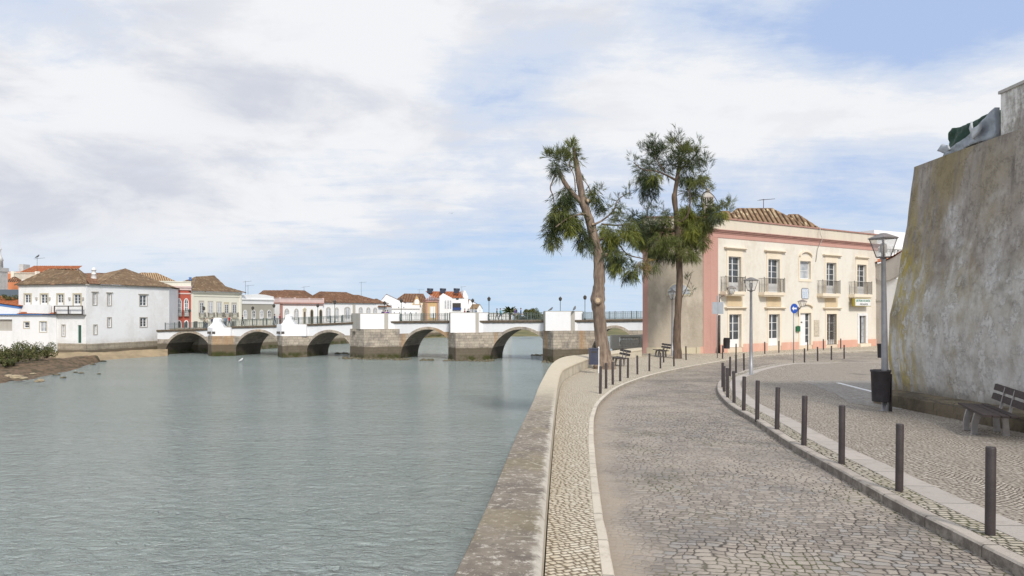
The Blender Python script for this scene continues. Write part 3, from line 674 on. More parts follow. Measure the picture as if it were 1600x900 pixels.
# far end and top
end = rows[0]; mb.face([Vector((17, YC, 3.9))]+end[:]+[Vector((17, YC, TOPZ))])
tp = [r[-1] for r in rows]
for a, b in zip(tp, tp[1:]): mb.face([a, b, Vector((17, b.y, TOPZ)), Vector((17, a.y, TOPZ))])
e2 = rows[-1]; mb.face([Vector((17, e2[0].y, TOPZ))]+e2[::-1]+[Vector((17, e2[0].y, 3.9))])
bast = mb.build('bastion_wall', M['bastion_render'])
tag(bast, 'tall leaning plastered fortress wall stained grey and mossy yellow, beside the bench', 'wall')
# ledge at the foot
mb = MB(); rows = []
for i in range(70):
    Y = YC-.25-i*.4; g = GZ(Y); jx = .03*mnoise.noise(Vector((Y*.9, 2, 0))); jz = .025*mnoise.noise(Vector((Y*1.1, 6, 0)))
    rows.append([(10.28+jx, Y, g-.2), (10.30+jx*.5, Y, g+.12), (10.33+jx, Y, g+.30+jz), (10.42+jx, Y, g+.36+jz), (10.62, Y, g+.37+jz), (11.4, Y, g+.39)])
mb.grid(rows, False); r0 = rows[0]; mb.face([r0[5], r0[4], r0[3], r0[2], r0[1], r0[0]])
mb.build('ledge', M['ledge_stone'], bast)
# white plastered block standing on the wall
WX = TOPX+.05
mb = MB(); y1 = 16.75
mb.box(WX, 16, 4, y1, TOPZ-.1, 11.88); mb.box(WX-.04, 16, 4, y1+.04, 11.88, 11.95, mi=1)
tag(mb.build('rooftop_block', [M['block_white'], M['cornice_grey']]), 'white plastered block with black mould runs on top of the tall wall', 'wall block')
def wallpt(px, py, X): Y = X*FPX/(px-CX); return Vector((X, Y, ZC+(HY-py)/FPX*Y))
def cloth(name, zoom_pts, X, mat, label, thick=.25, seed=1, amp=.10, cat='tarpaulin'):
    pts = [wallpt(1450+x/6, 140+y/6, X) for x, y in zoom_pts]
    bm = bmesh.new(); f = bm.faces.new([bm.verts.new(p) for p in pts])
    e = bmesh.ops.extrude_face_region(bm, geom=[f]); bmesh.ops.translate(bm, verts=[v for v in e['geom'] if isinstance(v, bmesh.types.BMVert)], vec=(thick, 0, 0))
    bmesh.ops.triangulate(bm, faces=bm.faces[:]); 
    for _ in range(4):
        es = [x for x in bm.edges if x.calc_length() > .10]
        if es: bmesh.ops.subdivide_edges(bm, edges=es, cuts=1); bmesh.ops.triangulate(bm, faces=bm.faces[:])
    for v in bm.verts:
        q = Vector((v.co.y*2.3, v.co.z*4.0, seed)); r = mnoise.noise(q)+.6*mnoise.noise(q*2.7)
        v.co.x += amp*r; v.co.z += amp*.35*mnoise.noise(q*1.9+Vector((3, 3, 3))); v.co.y += amp*.3*mnoise.noise(q*2.2+Vector((8, 1, 3)))
    bmesh.ops.recalc_face_normals(bm, faces=bm.faces[:])
    me = bpy.data.meshes.new(name); bm.to_mesh(me); bm.free(); me.materials.append(mat)
    for p_ in me.polygons: p_.use_smooth = True
    o = bpy.data.objects.new(name, me); COL.objects.link(o); return tag(o, label, cat)
cloth('green_tarpaulin', [(185, 560), (188, 430), (225, 362), (300, 352), (420, 300), (545, 230), (640, 190), (640, 330), (420, 480), (230, 590)], TOPX+.35, M['tarp_green'], 'dark green tarpaulin bundle on top of the tall wall', .5, 2, .09)
cloth('plastic_sheet', [(135, 640), (180, 565), (330, 460), (450, 365), (560, 230), (625, 165), (634, 440), (560, 470), (430, 505), (300, 575), (150, 680)], TOPX+.02, M['plastic_sheet'], 'translucent grey plastic sheeting draped over the edge of the tall wall', .12, 5, .06, 'plastic sheet')
cloth('plastic_flap', [(92, 575), (128, 505), (150, 520), (186, 525), (205, 560), (150, 600)], TOPX-.02, M['plastic_pale'], 'loose white flap of plastic sheet fluttering at the end of the tarpaulin', .04, 9, .06, 'plastic sheet')
cloth('plastic_rag', [(385, 370), (400, 300), (408, 365), (500, 320), (480, 400), (415, 470)], TOPX-.12, M['plastic_pale'], 'knotted white scrap of plastic tied over the green tarpaulin', .05, 11, .04, 'plastic sheet')

# ================================================================== STREET FURNITURE
def make_bollard():
    root = thing('bollard', '', 'bollard')
    mb = MB(); mb.lathe([(.050, -.05), (.047, 0), (.047, .872), (.043, .884), (.0, .886)], n=18); mb.build('post', M['bollard_paint'], root)
    return root
bol0 = make_bollard(); nb = 0
def bollard(px, py, label, group, h=.0, lean=0):
    global nb
    o = bol0 if nb == 0 else copy_tree(bol0); nb += 1
    p = gp(px, py); o.location = p+Vector((0, 0, h)); o['label'] = label; o['group'] = group
    rg = random.Random(int(px*7+py)); o.rotation_euler = (R(rg.uniform(-1, 1)), R(lean+rg.uniform(-.6, .6)), rg.uniform(0, 6)); o.scale = (1, 1, rg.uniform(.98, 1.03))
right_b = [(1547, 836, 'foremost'), (1405, 768, 'second'), (1315, 725, 'third'), (1256, 696, 'fourth'), (1214, 671, 'fifth'), (1183, 655.6, 'sixth'), (1162, 641.6, 'seventh'), (1147, 629.6, 'eighth'), (1137, 621, 'ninth'), (1131.6, 612, 'tenth'), (1129, 605, 'eleventh'), (1140.6, 588, 'twelfth'), (1150, 582.6, 'thirteenth'), (1162.6, 578.6, 'fourteenth')]
for x, y, nm in right_b:
    bollard(x, y, ('foremost dark bollard, largest in the photo, on the right hand kerb' if nm == 'foremost' else f'{nm} dark bollard from the front along the right hand kerb of the road'), 'bollards along the right kerb', lean=-.8 if y > 640 else 0)
left_bs = [(938, 615), (947, 607), (957.5, 601), (969, 595.7), (981, 590.4), (996, 585), (1014.5, 580), (1032, 575.7), (1053, 572.4)]
nmz = ['nearest', 'second', 'third', 'fourth', 'fifth', 'sixth', 'seventh', 'eighth', 'ninth']
for (x, y), nm in zip(left_bs, nmz): bollard(x, y, f'{nm} dark bollard from the white post along the promenade kerb', 'bollards along the promenade kerb')
bollard(1037, 566.5, 'dark bollard standing behind the promenade row beside the far bench', 'bollards on the promenade')
bollard(1072, 562.6, 'dark bollard right of the second tree by the plain side wall', 'bollards on the promenade')
for x, y, lb in [(1195, 553, 'leftmost dark bollard on the house side, right of the tall lamp post'), (1217, 551, 'dark bollard below the second ground floor window of the cream house'), (1262, 547.8, 'dark bollard in front of the white house door'), (1286.6, 546.6, 'dark bollard left of the grilled door of the cream house'), (1313.6, 545, 'dark bollard nearest the shop door below the sign board'), (1129, 560.5, 'dark bollard just right of the grey traffic sign pole'), (1150, 556, 'dark bollard in front of the bin at the house corner')]:
    bollard(x, y, lb, 'bollards in front of the cream house')
for x, y, lb in [(1257, 566.4, 'dark bollard right of the blue arrow sign at the plaza corner'), (1277.6, 563, 'second bollard right of the blue arrow sign on the plaza edge'), (1299, 561, 'third bollard right of the blue arrow sign on the plaza edge'), (1319, 559.5, 'fourth bollard right of the blue arrow sign, nearest the big wall')]:
    bollard(x, y, lb, 'bollards on the far plaza edge')

def make_lamp():
    root = thing('street_lamp', '', 'street lamp')
    mb = MB(); mb.lathe([(.13, 0), (.13, .012), (.088, .02), (.085, 1.1), (.082, 1.12), (.066, 2.6), (.055, 3.86), (.07, 3.88), (.07, 3.93), (.0, 3.94)], n=16); mb.build('pole', M['lamp_metal'], root)
    head = MB(); r0, r1, z0, z1 = .115, .225, 3.95, 4.42
    def ring(r, z): return [Vector((sx*r, sy*r, z)) for sx, sy in ((-1, -1), (1, -1), (1, 1), (-1, 1))]
    # frame bars at edges
    A, B = ring(r0, z0), ring(r1, z1)
    for a, b in zip(A, B): head.tube([a, b], .014, 6)
    for Rg in (A, B):
        for i in range(4): head.tube([Rg[i], Rg[(i+1) % 4]], .015, 6)
    head.box(-.11, .11, -.11, .11, 3.925, 3.955)
    h = head.build('lantern_frame', M['lamp_cap'], root)
    g = MB(); A2, B2 = ring(r0-.004, z0+.01), ring(r1-.006, z1-.005)
    for i in range(4): g.face([A2[i], A2[(i+1) % 4], B2[(i+1) % 4], B2[i]])
    g.build('glass', M['lantern_glass'], h)
    k = MB(); k.lathe([(.05, 3.955), (.05, 4.05), (.085, 4.08), (.085, 4.26), (.04, 4.3), (0, 4.31)], n=12); k.build('bulb_housing', M['lamp_inner'], h)
    c = MB(); C0, C1, C2 = ring(.25, 4.415), ring(.25, 4.44), ring(.05, 4.56)
    c.grid([C0, C1, C2], False, True, 0, True); c.build('cap', M['lamp_cap'], root)
    return root
lamp0 = make_lamp(); p = gp(1383.5, 642); lamp0.location = p; lamp0.rotation_euler = (0, R(-1.0), R(20)); lamp0['label'] = 'largest grey street lamp with trapezoid lantern, beside the black bin by the tall wall'; lamp0['group'] = 'street lamps on the promenade'
l2 = copy_tree(lamp0); l2.location = gp(1173.5, 585.5); l2.rotation_euler = (0, 0, R(38)); l2['label'] = 'grey street lamp standing on the plaza corner inside the bend of the road'; l2['group'] = 'street lamps on the promenade'
l3 = copy_tree(lamp0); l3.location = gp(1050.5, 556); l3.rotation_euler = (0, 0, R(50)); l3.scale = (1.03,)*3; l3['label'] = 'grey street lamp just left of the second tree trunk, before the blank side wall'; l3['group'] = 'street lamps on the promenade'

def make_bin():
    root = thing('litter_bin', '', 'litter bin')
    mb = MB(); mb.lathe([(.205, .0), (.205, .01), (.23, .74), (.245, .76), (.245, .80), (.19, .80), (.185, .74), (.17, .3), (0, .3)], n=24); mb.build('barrel', M['bin_black'], root)
    mb = MB(); mb.box(.235, .265, -.05, .05, -.28, .70); mb.box(.2, .27, -.03, .03, .55, .6); mb.box(.2, .27, -.03, .03, .15, .2); mb.build('bracket_post', M['bollard_paint'], root)
    return root
bn = make_bin(); pb = at(1376, 627, 17.95); bn.location = pb; bn.rotation_euler = (0, 0, R(-4)); bn['label'] = 'round black litter bin mounted behind the largest street lamp'; bn['group'] = 'round litter bins'
b2 = copy_tree(bn); b2.location = at(1377.5, 559, 32.0); b2.rotation_euler = (0, 0, R(20)); b2['label'] = 'black litter bin half hidden behind the largest lamp post, near the end of the wall'; b2['group'] = 'round litter bins'
b3 = copy_tree(bn); b3.location = at(1135.8, 544.6, 52.6); b3.rotation_euler = (0, 0, R(180)); b3['label'] = 'black litter bin beneath the corner lantern of the cream house'; b3['group'] = 'round litter bins'
b2.scale = (.8,)*3
# box bin on a white post by the first tree
pbase = gp(935.5, 583); root = thing('post_bin', 'dark blue box litter bin on a thin white post beside the leaning tree', 'litter bin', pbase)
mb = MB(); mb.box(pbase.x-.03, pbase.x+.03, pbase.y-.03, pbase.y+.03, pbase.z, pbase.z+1.28); mb.build('post', M['white_paint'], root)
sc = pbase.y/FPX; mb = MB(); X0, X1 = pbase.x-15*sc, pbase.x-1.2*sc; zt = ZC+(HY-544)*sc; zb = ZC+(HY-569.5)*sc
mb.box(X0, X1, pbase.y-.16, pbase.y+.16, zb, zt-.05); mb.box(X0-.015, X1+.015, pbase.y-.18, pbase.y+.18, zt-.05, zt); mb.build('box', M['bin_blue'], root)
mb = MB(); mb.box(X0+.08, X1-.08, pbase.y-.166, pbase.y-.161, zt-.22, zt-.14); mb.build('slot', M['dark_inside'], root)

def make_bench(L=1.95):
    root = thing('bench', '', 'bench')       # length along local y, sitter faces -x
    for i in range(4): 
        mb = MB(); x = -.27+i*.145; mb.box(x, x+.128, -L/2, L/2, .435+.008*(abs(i-1.5)), .472+.008*abs(i-1.5)); mb.build('seat_slat', M['bench_wood'], root)
    for z, x in ((.60, .345), (.79, .385)):
        mb = MB(); q = []
        for zz, xx in ((z, x), (z+.125, x+.03)): q += [(xx, -L/2, zz), (xx+.035, -L/2, zz), (xx+.035, L/2, zz), (xx, L/2, zz)]
        mb.hexa(q); mb.build('back_slat', M['bench_wood'], root)
    for yy in (-.30, .30):
        mb = MB(); rows = []
        for t in [k/10 for k in range(11)]:      # curved front leg
            z = .43*(1-t); x = -.20-.085*math.sin(t*1.9)*1.0+.02*t; wd = .045+.02*(1-t)+.02*(t > .9)
            rows.append([(x-wd, yy-.035, z), (x+wd, yy-.035, z), (x+wd, yy+.035, z), (x-wd, yy+.035, z)])
        mb.grid(rows, False, True, 0, True); mb.build('front_leg', M['bench_concrete'], root)
        mb = MB(); mb.hexa([(.22, yy-.035, 0), (.33, yy-.035, 0), (.33, yy+.035, 0), (.22, yy+.035, 0), (.20, yy-.035, .43), (.29, yy-.035, .43), (.29, yy+.035, .43), (.20, yy+.035, .43)]); mb.build('rear_leg', M['bench_concrete'], root)
        mb = MB(); mb.box(-.26, .34, yy-.034, yy+.034, .385, .432); mb.build('seat_bearer', M['bench_concrete'], root)
        mb = MB(); mb.hexa([(.30, yy-.02, .43), (.35, yy-.02, .43), (.35, yy+.02, .43), (.30, yy+.02, .43), (.405, yy-.02, .90), (.44, yy-.02, .90), (.44, yy+.02, .90), (.405, yy+.02, .90)]); mb.build('back_bracket', M['bench_concrete'], root)
    return root
be = make_bench(); c = Vector((9.52, 14.15)); be.location = (c.x, c.y, GZ(c.y)); be.rotation_euler = (0, 0, R(-20)); be['label'] = 'dark slatted bench with concrete legs against the foot of the tall wall'
p2_ = gp(962, 571.5); p3_ = gp(1029, 557.5)
e2_ = copy_tree(be); e2_.location = (p2_.x+.15, p2_.y, p2_.z); e2_.rotation_euler = (0, 0, R(8)); e2_['label'] = 'dark slatted bench right beside the leaning tree on the promenade'
e3_ = copy_tree(be); e3_.location = (p3_.x+.15, p3_.y, p3_.z); e3_.rotation_euler = (0, 0, R(6)); e3_['label'] = 'dark slatted bench left of the second tree by the river wall'
for x in (be, e2_, e3_): x['group'] = 'slatted benches'

# signs
pg = gp(1121, 559); root = thing('traffic_sign', 'thin grey pole with two square sign backs turned away, at the house corner', 'traffic sign', pg)
s_ = pg.y/FPX; zt = ZC+(HY-462)*s_
mb = MB(); mb.tube([pg, (pg.x, pg.y, zt)], .035, 10); mb.build('pole', M['lamp_metal'], root)
for x0, x1, dy_ in ((1112.8, 1121.2, -.06), (1121.6, 1129.6, -.10)):
    mb = MB(); mb.box((x0-CX)*s_, (x1-CX)*s_, pg.y+dy_, pg.y+dy_+.02, ZC+(HY-490.5)*s_, ZC+(HY-472)*s_); mb.build('sign_plate', M['sign_grey'], root)
pg = gp(1240, 567); root = thing('arrow_sign', 'round blue sign with white left arrow on a slim post before the cream house', 'traffic sign', pg)
s_ = pg.y/FPX; cz = ZC+(HY-482)*s_; mb = MB(); mb.tube([pg, (pg.x, pg.y, cz+.2)], .03, 10); mb.build('post', M['lamp_metal'], root)
F_ = Frame((pg.x-1, pg.y-.45), (pg.x+1, pg.y+.45)); L0 = F_.L/2
def disc(r, n=32, rx=1): return [(L0+r*rx*math.cos(2*math.pi*k/n), cz+r*math.sin(2*math.pi*k/n)) for k in range(n)]
mb = MB(); mb.slab(F_, disc(.30), .045, .06); dk = mb.build('disc', M['sign_blue'], root)
mb = MB(); mb.slab(F_, [(L0-.20, cz), (L0-.05, cz+.14), (L0-.05, cz+.05), (L0+.19, cz+.05), (L0+.19, cz-.05), (L0-.05, cz-.05), (L0-.05, cz-.14)], .061, .066); mb.build('arrow', M['white_paint'], dk)
pg = gp(1093.5, 552); root = thing('white_sign', 'small white rectangular notice on a white post before the side wall', 'sign', pg); s_ = pg.y/FPX
mb = MB(); mb.box(pg.x-.035, pg.x+.035, pg.y-.03, pg.y+.03, pg.z, ZC+(HY-520)*s_); mb.build('post', M['white_paint'], root)
x0, x1, z0, z1 = (1088.7-CX)*s_, (1098.2-CX)*s_, ZC+(HY-528.8)*s_, ZC+(HY-516.3)*s_
mb = MB(); mb.box(x0, x1, pg.y-.06, pg.y-.035, z0, z1); pl = mb.build('plate', M['white_paint'], root)
mb = MB()
for a in (.18, .40, .62): mb.box(x0+(x1-x0)*a, x0+(x1-x0)*(a+.06 if a != .40 else a+.14), pg.y-.064, pg.y-.061, z0+.1, z1-.1)
mb.build('marking', M['sign_grey'], pl)
# ================================================================== BUILDING HELPERS
def wallf(mb, F, L0, L1, z0, z1, ops, depth=.25, y=0, mi=0):
    """front face with real openings (x0,x1,z0,z1) and their reveals"""
    xs = sorted({L0, L1, *[v for o in ops for v in o[:2]]}); zs = sorted({z0, z1, *[v for o in ops for v in o[2:4]]})
    for a, b in zip(xs, xs[1:]):
        for c, d_ in zip(zs, zs[1:]):
            mx, mz = (a+b)/2, (c+d_)/2
            if any(o[0] < mx < o[1] and o[2] < mz < o[3] for o in ops): continue
            mb.face([F(a, y, c), F(b, y, c), F(b, y, d_), F(a, y, d_)], mi=mi)
    for a, b, c, d_ in [o[:4] for o in ops]:
        for q in ([(a, c), (b, c)], [(b, c), (b, d_)], [(b, d_), (a, d_)], [(a, d_), (a, c)]):
            (xa, za), (xb, zb) = q; mb.face([F(xa, y, za), F(xa, y-depth, za), F(xb, y-depth, zb), F(xb, y, zb)], mi=mi)
def window(root, F, x0, x1, z0, z1, y=-.18, cols=2, rows=4, fw=.05, panel=0.0, frame='window_white', glass='window_glass', name='window', mull=None):
    """frame with glazing bars, glass pane child, optional solid lower panel"""
    mb = MB(); t = .05; mull = mull or fw*1.5
    zp = z0+(z1-z0)*panel
    mb.box(x0, x0+fw, y-t, y, z0, z1, F); mb.box(x1-fw, x1, y-t, y, z0, z1, F)
    mb.box(x0+fw, x1-fw, y-t, y, z1-fw, z1, F); mb.box(x0+fw, x1-fw, y-t, y, z0, z0+fw, F)
    if panel: mb.box(x0+fw, x1-fw, y-t*.8, y-.006, z0+fw, zp, F)
    iw = x1-x0-2*fw; cxs = []
    for i in range(1, cols):
        cx_ = x0+fw+iw*i/cols; mb.box(cx_-mull/2, cx_+mull/2, y-t, y-.003, zp if panel else z0+fw, z1-fw, F); cxs.append(cx_)
    edges = [x0+fw]+cxs+[x1-fw]
    for j in range(1, rows):
        zz = zp+(z1-fw-zp)*j/rows
        mb.box(x0+fw, x1-fw, y-t*.7, y-.010, zz-fw*.28, zz+fw*.28, F)
    w_ = mb.build(name, M[frame], root)
    g = MB(); g.box(x0+fw*.5, x1-fw*.5, y-t*1.2, y-t*.75, zp+(0 if panel else fw*.5), z1-fw*.5, F); g.build('pane', M[glass], w_)
    return w_
def balcony(root, F, x0, x1, zs0, zs1, ztop, out=.55, slab='trim_cream', rail='iron_dark', sp=.125, bar=.011, rx0=None, rx1=None, name='balcony'):
    mb = MB(); mb.box(x0, x1, .002, out, zs0+.1, zs1, F); mb.box(x0+.08, x1-.08, .002, out-.08, zs0, zs0+.1, F); b = mb.build(name, M[slab], root)
    r = MB(); a = x0+.04 if rx0 is None else rx0; c = x1-.04 if rx1 is None else rx1; yo = out-.04
    r.box(a, c, yo-.012, yo+.012, ztop-.025, ztop, F); r.box(a, c, yo-.01, yo+.01, zs1+.08, zs1+.10, F)
    for xx in (a, c): r.box(xx-.012, xx+.012, .01, yo, ztop-.025, ztop, F); r.box(xx-.02, xx+.02, yo-.02, yo+.02, zs1, ztop+.08, F)
    n = max(2, int((c-a)/sp))
    for i in range(1, n): x = a+(c-a)*i/n; r.box(x-bar, x+bar, yo-bar, yo+bar, zs1+.08, ztop-.02, F)
    for k in range(1, 4):
        y = yo*k/4
        for xx in (a, c): r.box(xx-bar, xx+bar, y-bar, y+bar, zs1, ztop-.02, F)
    r.build('railing', M[rail], b); return b
def arch_pts(x0, x1, z0, z1, rise=None, n=10):
    """outline of an opening with a half-round (or segmental) head"""
    hw = (x1-x0)/2; rise = hw if rise is None else rise; cx_ = (x0+x1)/2; pts = [(x0, z0), (x1, z0)]
    for k in range(n+1):
        a = math.pi*k/n; pts.append((cx_+hw*math.cos(a), z1-rise+rise*math.sin(a)))
    return pts
def arch_window(root, F, x0, x1, z0, z1, rise=None, trim='trim_sand', inner='window_glass', leaf='window_white', tw=.14, rows=2, name='window', y=0, solid=False):
    mb = MB(); mb.slab(F, arch_pts(x0-tw, x1+tw, z0-.02, z1+tw, (None if rise is None else rise+tw*.5)), y+.001, y+.05)
    w_ = mb.build(name, M[trim], root)
    g = MB(); g.slab(F, arch_pts(x0, x1, z0, z1, rise), y+.051, y+.06); pn = g.build('pane', M[inner], w_)
    if not solid:
        b = MB(); cx_ = (x0+x1)/2; bw = .045; hw = (x1-x0)/2; rs = hw if rise is None else rise
        b.box(x0, x0+bw*1.4, y+.061, y+.08, z0, z1-rs, F); b.box(x1-bw*1.4, x1, y+.061, y+.08, z0, z1-rs, F); b.box(cx_-bw, cx_+bw, y+.061, y+.085, z0, z1-rs*.1, F)
        for k in range(1, rows+1): z = z0+(z1-rs-z0)*k/rows; b.box(x0, x1, y+.061, y+.078, z-bw*.7, z+bw*.7, F)
        b.box(x0, x1, y+.061, y+.079, z0, z0+.3*(z1-z0)*.6, F)
        b.build('glazing_bars', M[leaf], w_)
    return w_
def roof_face(mb, uvs, poly, pitch=.25, amp=.04, sub=6, lift=.0):
    """corrugated tile face: poly starts with its eave edge p0->p1"""
    P_ = [Vector(p) for p in poly]; u = (P_[1]-P_[0]).normalized(); n = (P_[1]-P_[0]).cross(P_[-1]-P_[0]).normalized()
    if n.z < 0: n = -n
    v = n.cross(u); 
    if v.z < 0: v = -v
    q = [((p-P_[0]).dot(u), (p-P_[0]).dot(v)) for p in P_]; us = [a for a, _ in q]; u0, u1 = min(us), max(us)
    step = pitch/sub; samples = sorted(set([u0+1e-4, u1-1e-4]+[u0+step*i for i in range(1, int((u1-u0)/step)+1)]+[x for x in us if u0+1e-4 < x < u1-1e-4]))
    strip = []
    for s_ in samples:
        vs = []
        for (a, b), (c, d_) in zip(q, q[1:]+q[:1]):
            if (a-s_)*(c-s_) <= 0 and abs(a-c) > 1e-7: vs.append(b+(d_-b)*(s_-a)/(c-a))
        if len(vs) < 2: continue
        h = amp*abs(math.sin(math.pi*s_/pitch))+lift
        row = [P_[0]+u*s_+v*vv+n*h for vv in (min(vs), max(vs))]; strip.append((row, s_/pitch, min(vs), max(vs)))
    for (r0, s0, a0, b0), (r1, s1, a1, b1) in zip(strip, strip[1:]):
        mb.face([r0[0], r1[0], r1[1], r0[1]], True); uvs += [(s0, a0), (s1, a1), (s1, b1), (s0, b0)]
def tiled_roof(root, faces, mat, pitch=.25, amp=.04, sub=6, ridges=(), name='roof', rmat=None, rr=.09):
    mb = MB(); uvs = []
    for f in faces: roof_face(mb, uvs, f, pitch, amp, sub)
    for a, b in ridges:
        n0 = len(mb.v); a, b = Vector(a), Vector(b); L = (b-a).length; k = max(2, int(L/.4)); pts = []; rad = []
        for i in range(k+1): pts.append(a.lerp(b, i/k)); rad.append(rr*(1.15 if i % 2 else .92))
        mb.tube(pts, rad, 7)
        uvs += [(i*.07, .1) for i in range(len(mb.v)-n0)]
    o = mb.build(name, M[mat], root); ul = o.data.uv_layers.new(name='UVMap')
    for lp in o.data.loops: ul.data[lp.index].uv = uvs[lp.vertex_index]
    return o
def hip_roof(root, F, x0, x1, yf, yb, ze, rx0, rx1, ry, zr, mat, pitch=.25, amp=.04, sub=6, name='roof', back=True, ry2=None):
    ry2 = ry if ry2 is None else ry2
    a, b, c, d_ = F(x0, yf, ze), F(x1, yf, ze), F(x1, yb, ze), F(x0, yb, ze); r0, r1 = F(rx0, ry, zr), F(rx1, ry2, zr)
    fs = [[a, b, r1, r0], [b, c, r1], [d_, a, r0]]
    if back: fs.append([c, d_, r0, r1])
    if abs(ry-ry2) > .01: fs = [[a, b, r1], [a, r1, r0], [b, c, r1], [d_, a, r0], [c, d_, r1]]
    if rx1-rx0 < .05: fs = [[a, b, r0], [b, c, r0], [d_, a, r0], [c, d_, r0]]
    return tiled_roof(root, fs, mat, pitch, amp, sub, [(a, r0), (b, r1), (c, r1), (d_, r0), (r0, r1)], name)
def antenna(root_or_none, p, h, label=None, n=5, el=.5, yaw=0.3):
    mb = MB(); p = Vector(p); mb.tube([p, p+Vector((0, 0, h))], .03, 5)
    d_ = Vector((math.cos(yaw), math.sin(yaw), .12)); q = p+Vector((0, 0, h*.93)); mb.tube([q-d_*.5, q+d_*1.3], .022, 4)
    for k in range(n): c = q+d_*(-.4+1.6*k/n); e = Vector((-d_.y, d_.x, 0))*el*(1-.1*k); mb.tube([c-e*.5, c+e*.5], .012, 4)
    o = mb.build('antenna', M['iron_dark'], root_or_none)
    return o

# ================================================================== CREAM HOUSE by the promenade
YA = 53.3; HA = Vector(((1110-CX)/FPX*YA, YA)); HL = Vector(((1004.5-CX)/FPX*YA, YA)); HB = Vector(((1371-CX)/FPX*65.5, 65.5))
FS = Frame(HL, HA); FA = Frame(HA, HB); ZG = GZ(55)
house = thing('cream_house', 'two storey cream house with salmon corner bands, balconies and tiled roof, behind the tall trees', 'house', (HA.x, HA.y, ZG))
z_cor0, z_cor1 = ZC+(HY-365.5)*YA/FPX, ZC+(HY-358)*YA/FPX; z_top = ZC+(HY-339.5)*YA/FPX+.05
def fx(px): return FA.s(px)
def fz(px, py): return FA.z(px, py)
ups = [(1138, 1157.5, 401.7, 456), (1200, 1218, 405, 457), (1291, 1306.4, 410.4, 458.6), (1339, 1353.4, 413, 459.8)]
los = [(1139, 1158, 490, 543), (1201, 1218, 490, 540.7), (1291.6, 1307, 489, 538.4), (1342, 1352.5, 493.4, 536.5)]
def opn(t): x0, x1, y0, y1 = t; m_ = (x0+x1)/2; return (fx(x0), fx(x1), fz(m_, y1), fz(m_, y0))
midw = opn((1249.6, 1266.4, 408, 436)); midd = opn((1250, 1267, 489, 539.5))
UP = [opn(t) for t in ups]; LO = [opn(t) for t in los]
zu0 = sum(o[2] for o in UP)/4; zu1 = sum(o[3] for o in UP)/4; zl1 = sum(o[3] for o in LO)/4
UP = [(a, b, zu0, zu1) for a, b, _, _ in UP]; LO = [(a, b, c, zl1 if i < 3 else d_) for i, (a, b, c, d_) in enumerate(LO)]
LAt = FA.L
mb = MB(); wallf(mb, FA, 0, LAt, ZG-.5, z_cor0, UP+LO+[midw, midd], .30); mb.build('facade_wall', M['facade_cream'], house)
# side wall, back walls
xl0, xl1 = FS.s(1030.5), FS.s(1069+14); lun_c = FS.s(1060.5); lz0 = ZC+(HY-462.5)*YA/FPX
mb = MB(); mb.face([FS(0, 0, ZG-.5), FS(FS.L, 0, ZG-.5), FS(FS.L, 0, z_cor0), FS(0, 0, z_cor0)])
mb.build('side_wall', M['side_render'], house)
C_ = Vector((31, 79)); D_ = Vector((13.6, 73))
mb = MB()
for a, b in ((HB, C_), (C_, D_), (D_, HL)): mb.face([(a.x, a.y, ZG-.5), (b.x, b.y, ZG-.5), (b.x, b.y, z_cor0), (a.x, a.y, z_cor0)])
mb.build('rear_wall', M['facade_cream'], house)
def ringpoly(off):      # footprint grown outwards by off
    pts = [HL, HA, HB, C_, D_]; out = []; n = len(pts)
    for i in range(n):
        a, b, c = pts[i-1], pts[i], pts[(i+1) % n]; e1 = (b-a).normalized(); e2 = (c-b).normalized(); n1 = Vector((e1.y, -e1.x)); n2 = Vector((e2.y, -e2.x)); bis = (n1+n2).normalized()
        out.append(tuple(b+bis*(off/max(.3, bis.dot(n1)))))
    return out
mb = MB(); mb.prism(ringpoly(.05), z_cor0-.22, z_cor0+.10); mb.prism(ringpoly(.10), z_cor0+.10, z_cor0+.22); mb.build('cornice', M['salmon_trim'], house)
mb = MB(); mb.prism(ringpoly(.20), z_cor0+.22, z_cor0+.32); mb.prism(ringpoly(.27), z_cor0+.32, z_cor1+.02); mb.build('cornice_lip', M['dark_cornice'], house)
mb = MB(); mb.prism(ringpoly(-.02), z_cor1+.02, z_top-.08); mb.build('attic_wall', M['attic_cream'], house)
mb = MB(); mb.prism(ringpoly(.07), z_top-.08, z_top+.02); mb.build('coping', M['dark_cornice'], house)
# salmon quoins and plinths (proud of the walls)
qx = FA.s(1121.5); qs = FS.s(1094.0+1.0)
mb = MB(); mb.box(.0, qx, .0, .035, ZG-.4, z_cor0-.22, FA); mb.build('corner_band', M['salmon_trim'], house)
mb = MB(); mb.box(FS.s(1109.8-11), FS.L+.01, 0, .035, ZG-.4, z_cor0-.22, FS); mb.build('corner_band', M['salmon_trim'], house)
mb = MB(); mb.box(-.02, FS.s(1012), 0, .035, ZG-.4, z_cor0-.22, FS); mb.build('corner_band', M['salmon_trim'], house)
zp = fz(1163, 537.3)
segs = sorted([(o[0]-.18, o[1]+.18) for o in LO+[midd]])+[(LAt, LAt)]; x = qx+.002
for a, b in segs: mb = MB(); mb.box(x, a, .001, .045, ZG-.4, zp, FA); x = b; mb.build('plinth', M['salmon_plinth'], house)
mb = MB(); mb.box(FS.s(1094.5), FS.s(1109.8-11)-.003, 0, .03, ZG-.4, ZC+(HY-541.5)*YA/FPX, FS); mb.build('plinth', M['salmon_plinth'], house)
mb = MB(); mb.box(FS.s(1088), FS.s(1094.4), .001, .06, ZG-.4, ZC+(HY-542.5)*YA/FPX, FS); mb.box(FS.s(1010), FS.s(1087), .001, .05, ZG-.4, ZC+(HY-543.0)*YA/FPX, FS); mb.build('foot_course', M['trim_sand'], house)
